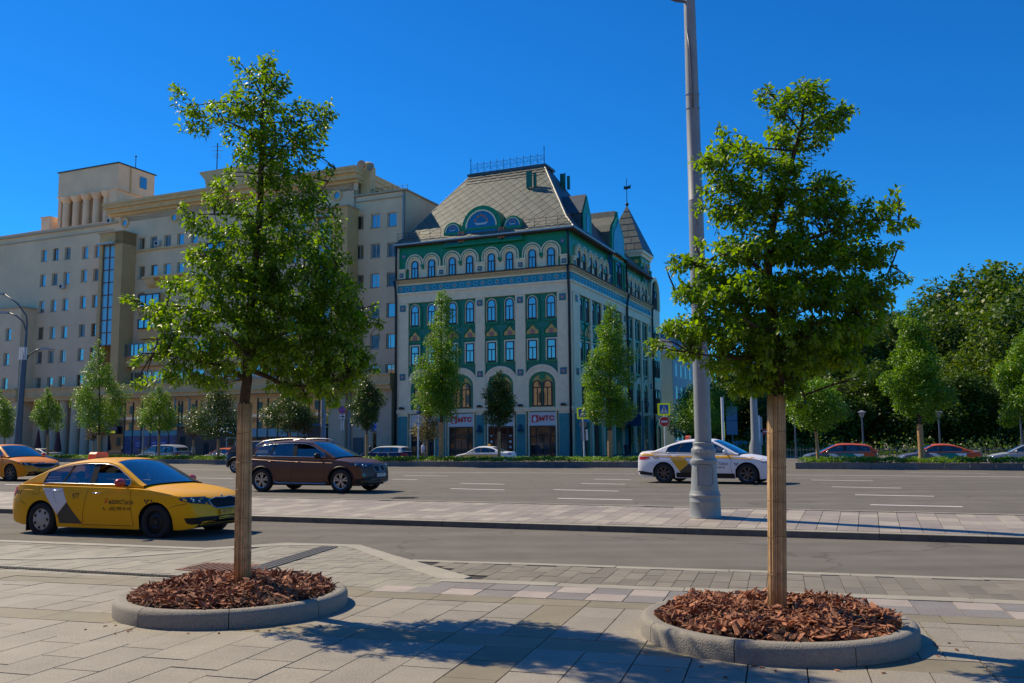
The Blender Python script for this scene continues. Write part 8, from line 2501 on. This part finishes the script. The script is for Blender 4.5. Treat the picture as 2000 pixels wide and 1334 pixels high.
# projecting piers with the glazed stairs (left and its twin on the right)
def stair(sa, sb_, ga, gb, left=True):
 ztop = 26.4 if left else 25.9
 b = MB(TT)
 # pier box with open slot for the glass
 b.box(gb if left else sa, sb_ if left else ga, .02, 2.0, 8.6, ztop); b.box(min(sa, ga), max(sb_, gb), .02, 2.0, 25.0, ztop) if left else b.box(sa, sb_, .02, 2.0, 25.0, ztop)
 if left: b.box(sa, ga, .02, 2.0, 8.6, 25.0)
 else: b.box(gb, sb_, .02, 2.0, 8.6, 25.0)
 b.build('projecting_pier', tanw_m, block)
 b = MB(TT); b.box(sa - .15, sb_ + .15, 0, 2.2, ztop, ztop + .12); b.build('pier_cap', mat('parapet_stone', (.48, .38, .27), .8), block)
 b = MB(TT); b.box(ga - .35, gb + .35, 1.9, 2.6, 25.0, 25.15); b.build('glass_canopy', snow_m, block)
 z = 13.2 if left else 12.5
 b = MB(TT); b.box(ga, gb, 1.7, 1.75, z, 25.0); g = b.build('stair_glazing', glassmat('stair_glass', (.20, .42, .52), 0), block)
 b = MB(TT); b.box(ga, gb, .5, .9, z, 25.0); b.build('stair_hall', mat('stair_hall', (.34, .38, .38), .8), block)
 n = 8;
 b = MB(TT)
 for i in range(n + 1): b.box(ga, gb, 1.76, 1.82, z + (25.0 - z) * i / n - .05, z + (25.0 - z) * i / n + .05)
 for s in (ga, (ga + gb) / 2, gb): b.box(s - .05, s + .05, 1.765, 1.83, z, 25.0)
 b.build('glazing_bar', redfr_m, g, kind='stuff')
stair(-58.48, -54.83, -58.0, -56.04, True)
stair(-27.8, -23.9, -27.6, -25.9, False)
# right block E
hE = pxwins([(701, 434.5), (733, 431), (765.5, 428), (701, 492), (733, 489.5), (765.5, 487), (701, 550), (732, 547.5), (764.5, 545), (701, 608), (731.5, 606.5), (764, 605), (731.5, 667), (763.5, 665.5), (729.5, 728), (762, 725)], 1.12, 1.45)
holed(TT, -24.5, -18.27, 8.3, 27.3, 0, hE, tan_m, block); put_windows(hE, 0, frames=[wwht_m])
b = MB(TT); b.box(-24.5, -18.27, -18, -.28, 0, 27.35); b.box(-18.6, -18.27, -.28, 0, 8.3, 27.3); b.box(-24.5, -24.2, -.28, 0, 8.3, 27.3); b.build('inner_wall', tan_m, block)
b = MB(TT); b.box(-24.4, -18.1, -18.2, .2, 27.35, 27.5); b.box(-24.2, -18.4, 0, .14, 26.7, 26.8); b.build('parapet', mat('parapet_stone', (.48, .38, .27), .8), block)
b = MB(TT); b.tube([(-18.4, .15, 27.0), (-18.42, .15, 21.5)], .1, 6); b.build('downpipe', mat('zinc_pipe', (.25, .30, .34), .4, .4), block)
b = MB(TT)
for i in range(9): b.tube([(-23.4 + i * .6, -1.0, 27.5), (-23.4 + i * .6, -1.0, 28.25)], .025, 4)
for z in (27.9, 28.25): b.tube([(-23.4, -1.0, z), (-18.6, -1.0, z)], .02, 4)
b.build('roof_railing', iron2, block, kind='stuff')
b = MB(TT); b.box(-24.2, -23.0, -1.8, -.8, 27.4, 30.8); b.lathe([(.5, 0), (.62, .15), (.62, .35), (.4, .5)], 12, (-23.6, -1.3, 30.8)); b.build('chimney', tanl_m, block)
b = MB(TT); b.lathe([(.001, -.05), (.5, -.05), (.5, .05), (.001, .05)], 14, (-24.1, -.7, 31.0), ax='y'); b.lathe([(.001, -.05), (.42, -.05), (.42, .05), (.001, .05)], 14, (-22.9, -.6, 30.6), ax='y'); b.build('satellite_dish', mat('dish', (.28, .22, .15), .6), block, kind='stuff')
b = MB(TT); b.box(-18.6, -17.9, -12.5, -11.7, 27.4, 28.6); b.build('vent_stack', roofd_m, block)
# flared bracket capital on the roof (400, 350)
s, z = fa(412, 352, 1.0)
b = MB(TT); b.prism([(s - .5, 30.4), (s + 9, 30.4), (s + 9, 32.3), (s - 1.6, 32.3), (s - 1.3, 31.9), (s - .7, 31.3)], .2, 1.2, 'y'); b.build('roof_loggia', tanl_m, block)
# tower at the back
def TW(p): return (p[0], 6.0 - p[1], p[2])
b = MB(TW); b.box(-73.2, -62.6, -6, 0, 34.1, 37.3); b.box(-73.3, -62.5, -6.1, .1, 33.95, 34.1); b.box(-73.0, -62.8, -6, -1.2, 24, 34); b.box(-64.1, -62.8, -1.2, -.02, 24, 33.95); b.box(-73.1, -72.6, -1.2, -.02, 24, 33.95); b.build('tower_wall', tan_m, block)
b = MB(TW); b.box(-73.35, -62.45, -6.2, .15, 37.3, 37.45); b.build('tower_roof', roofd_m, block)
for s in (-71.9, -70.1, -68.3, -66.5, -64.7):
 b = MB(TW); b.lathe([(.48, 24), (.46, 33.2), (.50, 33.25), (.72, 33.6), (.78, 33.95)], 16, (s, -.35, 0)); b.build('column', tan_m, block, smooth=35)
for s in (-71, -69.2, -67.4, -65.6):
 b = MB(TW); b.box(s - .3, s + .3, -1.18, -1.1, 30.6, 33.6); b.build('pane', wglass_m, block)
b = MB(TW); b.box(-73, -62.8, -1.2, -.75, 29.4, 30.4); b.build('tower_band', tanl_m, block)
b = MB(); b.box(-62.59, -62.5, 9.5, 10.6, 35.0, 36.5); b.build('pane', wglass_m, block)
b = MB(); b.tube([(-62.5, 8.0, 33.9), (-62.5, 8.0, 37.2)], .1, 5); b.build('downpipe', tanl_m, block)
b = MB(TW); b.tube([(-62.9, -3, 37.4), (-62.9, -3, 39.0)], .05, 5); b.ball((-62.9, -3, 39.1), .14, 6); b.build('roof_mast', iron2, block, kind='stuff')
b = MB(TW); b.box(-75.3, -73.7, -1.5, .6, 24, 31.3); b.box(-75.4, -73.6, -1.6, .7, 31.3, 31.5); b.box(-78.5, -75.3, -2, 0, 29.6, 30.0); b.box(-77.8, -75.3, -2, -.2, 28, 29.6); b.build('stepped_roof_block', tan_m, block)
b = MB(TW); b.box(-62.6, -60.5, -4, -1, 26, 31.6); b.box(-60, -58.5, -3, -1, 26, 32.3); b.build('roof_shed', tanl_m, block)
# TV mast
t = thing('tv_mast', 'thin television aerial mast on the tan block roof left of the tree', 'antenna', OB + bx_ * -43.9 + by_ * 3 + Vector((0, 0, 30.3)))
b = MB(); b.tube([(0, 0, 0), (0, 0, 6.0)], .06, 5); b.build('mast', iron2, t)
b = MB()
for z, w in ((5.6, .6), (5.1, .7), (4.6, .5), (4.3, .35)): b.tube([(-w, 0, z), (w, 0, z)], .025, 4)
b.build('aerial_rod', iron2, t, kind='stuff')
# podium cornice
b = MB(TT)
for (t, z0, z1) in ((1.5, 7.05, 7.45), (1.75, 7.45, 7.6), (1.55, 7.6, 8.45), (1.7, 8.45, 8.6)): b.box(-92, -19.0, -.05, t, z0, z1)
for (t, z0, z1) in ((2.3, 7.05, 7.45), (2.5, 7.45, 7.6), (2.3, 7.6, 8.45), (2.45, 8.45, 8.6)): b.box(-92, -71.0, 0, t, z0 + .002, z1 + .002)
b.build('podium_cornice', tanl_m, block)
# colonnade
for i, px in enumerate((80, 100, 120, 143, 163, 182)):
 s, _ = fa(px, 830, 1.0); b = MB(TT); b.lathe([(.62, .2), (.58, .5), (.52, 7.05)], 16, (s, .7, 0)); b.build('column', mat('pale_tan_column', (.60, .47, .32), .8), block, smooth=35)
for px in (66, 90, 110, 131, 153, 173):
 s, _ = fa(px, 830, 3.5); b = MB(TT); b.box(s - .42, s + .42, -1.45, -1.38, 1.0, 6.6); g = b.build('tall_window', wglass_m, block)
 b = MB(TT);
 for z in (3.0, 4.9): b.box(s - .42, s + .42, -1.38, -1.32, z, z + .1)
 b.build('glazing_bar', wwht_m, g, kind='stuff')
b = MB(TT); b.box(-92, -58.0, -3, -1.5, 0, 7.05); b.box(-92, -71.1, -1.5, 2.0, 0, 7.05); b.box(-59.0, -58.0, -1.5, .0, 0, 7.05); b.build('recessed_wall', tan_m, block)
for px in (74, 113):
 s, _ = fa(px, 870, -3); b = thing('folded_umbrella', 'folded maroon cafe parasol ' + ('left' if px < 90 else 'right') + ' of the slim small tree before the columns', 'parasol', OB + bx_ * s + by_ * -3, -TB)
 q = MB(); q.lathe([(.05, 0), (.05, 1.0), (.42, 1.1), (.36, 1.6), (.10, 3.3), (.03, 3.6)], 10); q.build('canopy', mat('maroon_canvas', (.07, .025, .035), .8), b, smooth=40)
# storefront glass
sL, sR = -55.6, -25.0
def sx_(px): return fa(px, 830, OFF - .3)[0]
b = MB(TT); b.box(-58.0, -24.8, -.5, .0, 6.6, 7.05); b.build('lintel', tan_m, block)
edges = [240, 256, 273, 291, 310, 327, 345, 366, 388, 466, 482, 500, 520, 540, 560, 580, 600, 620, 640]
for a, b_ in zip(edges, edges[1:]):
 if a == 388: continue
 s0, s1 = sx_(a), sx_(b_)
 q = MB(TT); q.box(s0 + .05, s1 - .05, .02, .06, 3.4, 6.6); q.build('upper_glazing', refl_m, block)
 q = MB(TT); q.box(s0 - .06, s0 + .06, .0, .14, .3, 6.6); q.build('mullion', mat('bronze_mullion', (.08, .06, .04), .5), block)
 if a < 345:
  q = MB(TT); q.box(s0 + .06, s1 - .06, .02, .08, 2.75, 3.38); q.build('turquoise_transom', mat('turquoise_film', (.07, .34, .42), .3), block)
  q = MB(TT); q.box(s0 + .06, s1 - .06, .02, .07, .3, 2.73); q.build('blue_window_film', mat('blue_film', (.01, .10, .24), .15, var=.5, vscale=1.5), block)
 elif a < 388: pass
 else:
  q = MB(TT); q.box(s0 + .06, s1 - .06, .02, .08, 2.5, 3.38); q.build('pale_transom', mat('pale_aqua_film', (.22, .42, .46), .3), block)
  q = MB(TT); q.box(s0 + .06, s1 - .06, .02, .07, .3, 2.48); q.build('lower_glazing', shopg_m, block)
for px in (268, 300, 318):
 s = sx_(px); q = MB(TT); q.box(s - .5, s + .5, .08, .10, 1.35, 2.2); o = q.build('window_poster', mat('poster_blue', (.01, .06, .35), .3), block); q = MB(TT); q.box(s - .35, s + .2, .10, .11, 1.9, 1.97); q.box(s - .35, s + .3, .10, .11, 1.6, 1.66); q.build('poster_line', swhite_m, o, kind='stuff')
s = sx_(281); q = MB(TT); q.prism([(s - .8, .9), (s - .9, 1.3), (s - .4, 1.2), (s, 1.45), (s + .5, 1.5), (s + .4, 1.1), (s - .1, .7)], .08, .10, 'y'); q.build('poster_picture', mat('poster_skin', (.55, .28, .12), .5), block)
# dark bank front with illuminated lettering
s0, s1 = sx_(345), sx_(466)
q = MB(TT); q.box(s0, s1, 0, .25, 0.2, 3.7); q.build('stone_front', stone_m, block)
for (a, b_, z0, z1, m) in ((352, 362, .3, 2.6, stone_m), (398, 408, .3, 1.9, inter_m), (446, 462, .3, 2.4, shopg_m)):
 q = MB(TT); q.box(sx_(a), sx_(b_), .25, .27, z0, z1); q.build('doorway', m if m is not stone_m else inter_m, block)
q = MB(TT); q.ring([(sx_(443), .3), (sx_(443), 2.5), (sx_(462), 2.5), (sx_(462), .3)], [(sx_(445), .3), (sx_(445), 2.35), (sx_(460), 2.35), (sx_(460), .3)], .27, .33, 'y'); q.build('door_frame', snow_m, block)
q = MB(TT); q.box(sx_(425), sx_(463.5), .25, .42, 2.9, 3.75); g = q.build('bank_sign', mat('sign_navy', (.004, .012, .05), .4), block)
lit_m = mat('lit_letters', (.75, .85, 1.0), .5, emit=.8)
cx = sx_(441)
vs, fs = text_mesh('ВТБ', .62, .02); q = MB(); q.add([(cx + x - .1, OFF - .45, 3.25 + y) for x, y in vs], fs); q.build('lettering', lit_m, g, recalc=False)
vs, fs = text_mesh('БАНК', .36, .01); q = MB(); q.add([(sx_(455) + x, OFF - .45, 3.38 + y) for x, y in vs], fs); q.build('lettering', lit_m, g, recalc=False)
q = MB(); q.tube([(sx_(450), OFF - .45, 3.0), (sx_(461), OFF - .45, 3.0), (sx_(463), OFF - .45, 3.6)], .03, 4); q.build('sign_tube', mat('blue_neon', (.05, .25, .9), .5, emit=1.0), g)
# pitched white canopy bars over the entrance
q = MB(TT); q.tube([(sx_(342), .8, 6.9), (sx_(357), 1.4, 8.0), (sx_(372), .8, 6.9)], .10, 6); q.box(sx_(344), sx_(345.5), .5, .7, 3.7, 6.9); q.box(sx_(372), sx_(373.5), .5, .7, 3.7, 6.9); q.build('entrance_canopy', mat('canopy_steel', (.28, .38, .45), .4), block)
q = MB(TT); q.box(sx_(338), sx_(392), .2, 1.2, 3.72, 4.0); q.build('canopy_roof', mat('canopy_blue', (.015, .07, .14), .5), block)
# small shops left of the glass
q = MB(TT); q.box(-58.0, sx_(239), .0, .1, .2, 6.6); q.build('dark_glazing', glassmat('dark_shop', (.02, .035, .04), 0), block)
q = MB(TT); q.box(sx_(197), sx_(212), .3, .5, 3.0, 3.9); o = q.build('red_sign', mat('sign_crimson', (.40, .01, .03), .4), block)
vs, fs = text_mesh('ГУРИЯ', .32, .01); q = MB(); q.add([(sx_(204) + x, OFF - .52, 3.45 + y) for x, y in vs], fs); q.build('lettering', mat('pale_pink', (.7, .35, .4), .5), o, recalc=False)
q = MB(TT); q.box(sx_(212.5), sx_(232), .3, .5, 3.0, 3.9); o = q.build('black_sign', mat('sign_black', (.01, .01, .012), .4), block)
vs, fs = text_mesh('ПУНДУК', .34, .01); q = MB(); q.add([(sx_(222) + x, OFF - .52, 3.62 + y) for x, y in vs], fs); q.build('lettering', mat('pale_pink', (.7, .35, .4), .5), o, recalc=False)
vs, fs = text_mesh('ПАБ', .34, .01); q = MB(); q.add([(sx_(224) + x, OFF - .52, 3.22 + y) for x, y in vs], fs); q.build('lettering', mat('lit_yellow', (.85, .8, .02), .5, emit=.5), o, recalc=False)
# ribbon windows low on the block
def ribbon(px0, px1, py0, py1, n, m, proj=.0, name='ribbon_window', fm=wwht_m, slope=.0):
 s0, z1 = fa(px0, py0, OFF - proj); s1, _ = fa(px1, py0, OFF - proj); _, z0 = fa(px0, py1, OFF - proj)
 f = MB(TT)
 if proj: f.box(s0 - .1, s1 + .1, .02, proj - .08, z0 - 1.2, z1 + .1)
 if proj: f.build('oriel_box', tanw_m, block)
 f = MB(TT)
 for i in range(n + 1): s = s0 + (s1 - s0) * i / n; f.box(s - .05, s + .05, proj + .02, proj + .12, z0, z1)
 for z in (z0, z1): f.box(s0 - .05, s1 + .05, proj + .02, proj + .13, z - .06, z + .06)
 o = f.build(name, fm, block)
 for i in range(n):
  g = MB(TT); a = s0 + (s1 - s0) * i / n; c = s0 + (s1 - s0) * (i + 1) / n; g.box(a + .05, c - .05, proj + .0, proj + .06, z0 + .06, z1 - .06); g.build('pane', wglass_m, o)
ribbon(236, 308, 674, 697, 8, None, 1.0, 'glazed_balcony', mat('grey_bar', (.2, .2, .2), .5)); ribbon(241, 296, 728, 749, 5, None); ribbon(300, 400, 726, 747, 8, None); ribbon(271, 316, 625, 642, 4, None, .8, 'glazed_balcony', iron2)
ribbon(272, 312, 577, 600, 3, None, .5, 'glazed_balcony', wbrn_m); ribbon(420, 520, 720, 741, 9, None); ribbon(528, 610, 716, 737, 7, None); ribbon(380, 470, 668, 692, 8, None, 1.0, 'glazed_balcony', mat('grey_bar', (.2, .2, .2), .5)); ribbon(395, 440, 478, 492, 4, None, .7, 'glazed_balcony', iron2); ribbon(560, 610, 640, 655, 4, None, .8, 'glazed_balcony', iron2)
# right end of the podium: plain wall with shop
q = MB(TT); q.box(-25.0, -19.2, -.5, .0, 0, 7.05); q.box(-20.9, -19.2, .0, .9, 0, 7.05); q.box(-27.0, -25.0, -.5, .4, 0, 7.05); q.build('end_wall', mat('pale_tan_wall', (.60, .45, .31), .85, var=.08, vscale=1), block)
q = MB(TT); q.box(sx_(688), sx_(707), .05, .12, .2, 2.3); o = q.build('metal_door', mat('grey_green_door', (.07, .10, .10), .5), block)
q = MB(TT); q.box(sx_(723), sx_(761), .02, .20, 2.85, 3.95); q.build('sign_backing', mat('mauve_board', (.22, .13, .13), .6), block)
q = MB(TT); q.box(sx_(728), sx_(750), .05, .10, .3, 2.75); g = q.build('shop_door', shopg_m, block)
q = MB(TT); q.ring([(sx_(726.5), .3), (sx_(726.5), 2.85), (sx_(751), 2.85), (sx_(751), .3)], [(sx_(728.5), .3), (sx_(728.5), 2.7), (sx_(749), 2.7), (sx_(749), .3)], .10, .2, 'y'); q.build('wooden_frame', mat('light_wood', (.42, .24, .08), .5), block)
sc_ = sx_(731)
q = MB(TT); q.prism([(sc_ + .48 * math.cos(2 * math.pi * i / 20), 3.45 + .48 * math.sin(2 * math.pi * i / 20)) for i in range(20)], .2, .26, 'y'); o = q.build('round_logo', mat('logo_blue', (.02, .18, .60), .4), block)
q = MB(TT); q.prism([(sc_ + .42 * math.cos(math.pi * i / 10), 3.5 + .36 * math.sin(math.pi * i / 10)) for i in range(11)], .26, .28, 'y'); q.build('white_half', swhite_m, o)
vs, fs = text_mesh('oQuato', .70, .03); q = MB(); q.add([(sx_(748) + x * .9, OFF - .30, 3.55 + y) for x, y in vs], fs); q.build('lettering', mat('logo_deep_blue', (.01, .06, .62), .4, emit=.15), block, recalc=False)
vs, fs = text_mesh('ПОМОГАТЬ', .30, .01); q = MB(); q.add([(sx_(747) + x, OFF - .30, 3.02 + y) for x, y in vs], fs); q.build('lettering', swhite_m, block, recalc=False)
q = MB(TT); q.tube([(sx_(681), .2, 7.0), (sx_(681), .2, .3)], .12, 6); q.build('downpipe', mat('zinc_pipe', (.25, .30, .34), .4, .4), block)
q = MB(TT); q.box(sx_(560), sx_(640), .2, .8, 3.5, 3.75); q.build('canopy_roof', mat('canopy_blue', (.015, .07, .14), .5), block)
q = MB(TT); q.box(sx_(600), sx_(638), .07, .3, .2, 3.4); q.build('stone_front', stone_m, block)
# air conditioners
acm = MB(T0); acm.box(-.42, .42, 0, .32, -.3, .3); acme = acm.mesh('air_conditioner', mat('ac_white', (.45, .45, .43), .5))
fan = MB(T0); fan.prism([(-.1 + .2 * math.cos(2 * math.pi * i / 12), .2 * math.sin(2 * math.pi * i / 12)) for i in range(12)], .32, .335, 'y'); fanm = fan.mesh('fan_grille', seam_m)
for px, py, lab in ((124, 560, 'air conditioner hanging under a window of the tan block, left of the glazed stair'), (310, 476, 'air conditioner between two top floor windows of the tan block'), (217, 432, 'air conditioner high on the wall below the roof tower columns')):
 s, z = fa(px, py, OFF); t = thing('air_conditioner', lab, 'air conditioner', OB + bx_ * s + by_ * (OFF - .02) + Vector((0, 0, z)), -TB); link('casing', acme, t); link('fan_grille', fanm, t)
# yellowish house at the far left edge
t = thing('far_house', 'pale yellow house with a grey roof peeping in at the far left edge', 'building', OB + bx_ * -96 + by_ * 14, -TB)
b = MB(); b.box(-20, 9.5, 0, 10, 0, 27.5); b.build('wall', mat('yellow_render', (.50, .33, .14), .8), t); b = MB(); b.box(-20, 10, -.8, 10.5, 27.5, 29.2); b.build('cornice', tanl_m, t); b = MB(); b.prism([(-.8, 29.2), (5, 33), (10.8, 29.2)], -20, 10, 'x'); b.build('roof', mat('grey_roof', (.28, .29, .30), .5, .3), t); b = MB(); b.box(6.0, 7.6, 2.0, 3.0, 30.5, 32.6); b.build('chimney', tan_m, t)
# pale blue house down the side street
cp = at(1317, 128, -.25); t = thing('blue_house', 'pale blue house with grey mansard roof down the side street beside the green house', 'building', cp, -TB)
zt = atY(1317, 693, 128).z + .25
b = MB(); b.box(-9, 0, 0, 12, 0, zt); b.build('end_wall', mat('pale_green_render', (.36, .50, .40), .8, var=.05, vscale=.5), t);
b = MB(); b.box(.0, .12, .05, 30, 0, zt); b.box(-9, 0, 12, 30, 0, zt); b.build('blue_wall', mat('pale_blue_render', (.13, .42, .56), .8, var=.05, vscale=.5), t)
b = MB(); b.box(-9.4, .7, -.5, 30.4, zt, zt + .7); b.build('cornice', mat('pale_cornice', (.40, .44, .42), .6), t)
b = MB(); b.add([(-9.3, -.4, zt + .7), (.6, -.4, zt + .7), (.6, 30.3, zt + .7), (-9.3, 30.3, zt + .7), (-7.5, 1.6, zt + 3.6), (-1.2, 1.6, zt + 3.6), (-1.2, 29, zt + 3.6), (-7.5, 29, zt + 3.6)], [(0, 1, 5, 4), (1, 2, 6, 5), (2, 3, 7, 6), (3, 0, 4, 7), (4, 5, 6, 7)]); b.build('mansard_roof', mat('slate_blue_roof', (.12, .17, .22), .5, .2), t)
for (x, y, h) in ((-3.2, 2.0, 7.2), (-1.2, 6, 5.2), (-1.0, 12, 4.8)): b = MB(); b.box(x - .8, x + .8, y - .6, y + .6, zt + 3, zt + h); b.build('chimney', mat('chimney_blue_grey', (.14, .20, .25), .7), t)
fw = MB(); fw.box(.121, .15, -.55, .55, 0, 1.9, 0); fwm = fw.mesh('window_shape', wwht_m); gw = MB(); gw.box(.151, .17, -.47, -.03, .08, 1.82); gw.box(.151, .17, .03, .47, .08, 1.82); gwm = gw.mesh('pane_shape', wglass_m)
for y in (1.6, 4.6, 7.6, 10.6, 13.6, 16.6, 19.6, 22.6):
 for z in (1.0, 4.2, 7.6, 10.9):
  o = link('window', fwm, t, loc=(0, y, z)); link('pane', gwm, o)
b = MB(); b.box(-4.2, -1.6, -.06, -.02, 1.0, 4.6); b.build('ground_window', wglass_m, t)
b = MB(); b.box(.12, .28, .05, 30, 4.0 - .15, 4.0 + .1); b.box(-9, 0, -.14, -.01, 4.0 - .15, 4.0 + .1); b.build('string_course', mat('pale_cornice', (.40, .44, .42), .6), t)
for px, py in ((1327.5, 725), (1340, 731)):
 pass
# building row on the near side of the boulevard, behind the camera (seen only in reflections)
t = thing('opposite_house', 'ochre plastered house across the boulevard, seen only mirrored in the shop glass', 'building', by_ * -30, -TB)
b = MB(); b.box(-230, 90, -14, 0, 0, 19); b.build('wall', mat('ochre_plaster', (.50, .34, .15), .85, var=.1, vscale=.4), t)
wm_ = MB(); wm_.box(-.7, .7, 0, .06, 0, 2.2); wmm = wm_.mesh('window_shape', shopg_m); bw = MB(); bw.box(-230, 90, 0, .3, 8.2, 8.9); bw.build('white_band', swhite_m, t)
for i in range(70):
 for z in (1.2, 5.2, 9.8, 13.4): link('window', wmm, t, loc=(-226 + i * 4.4, 0, z))
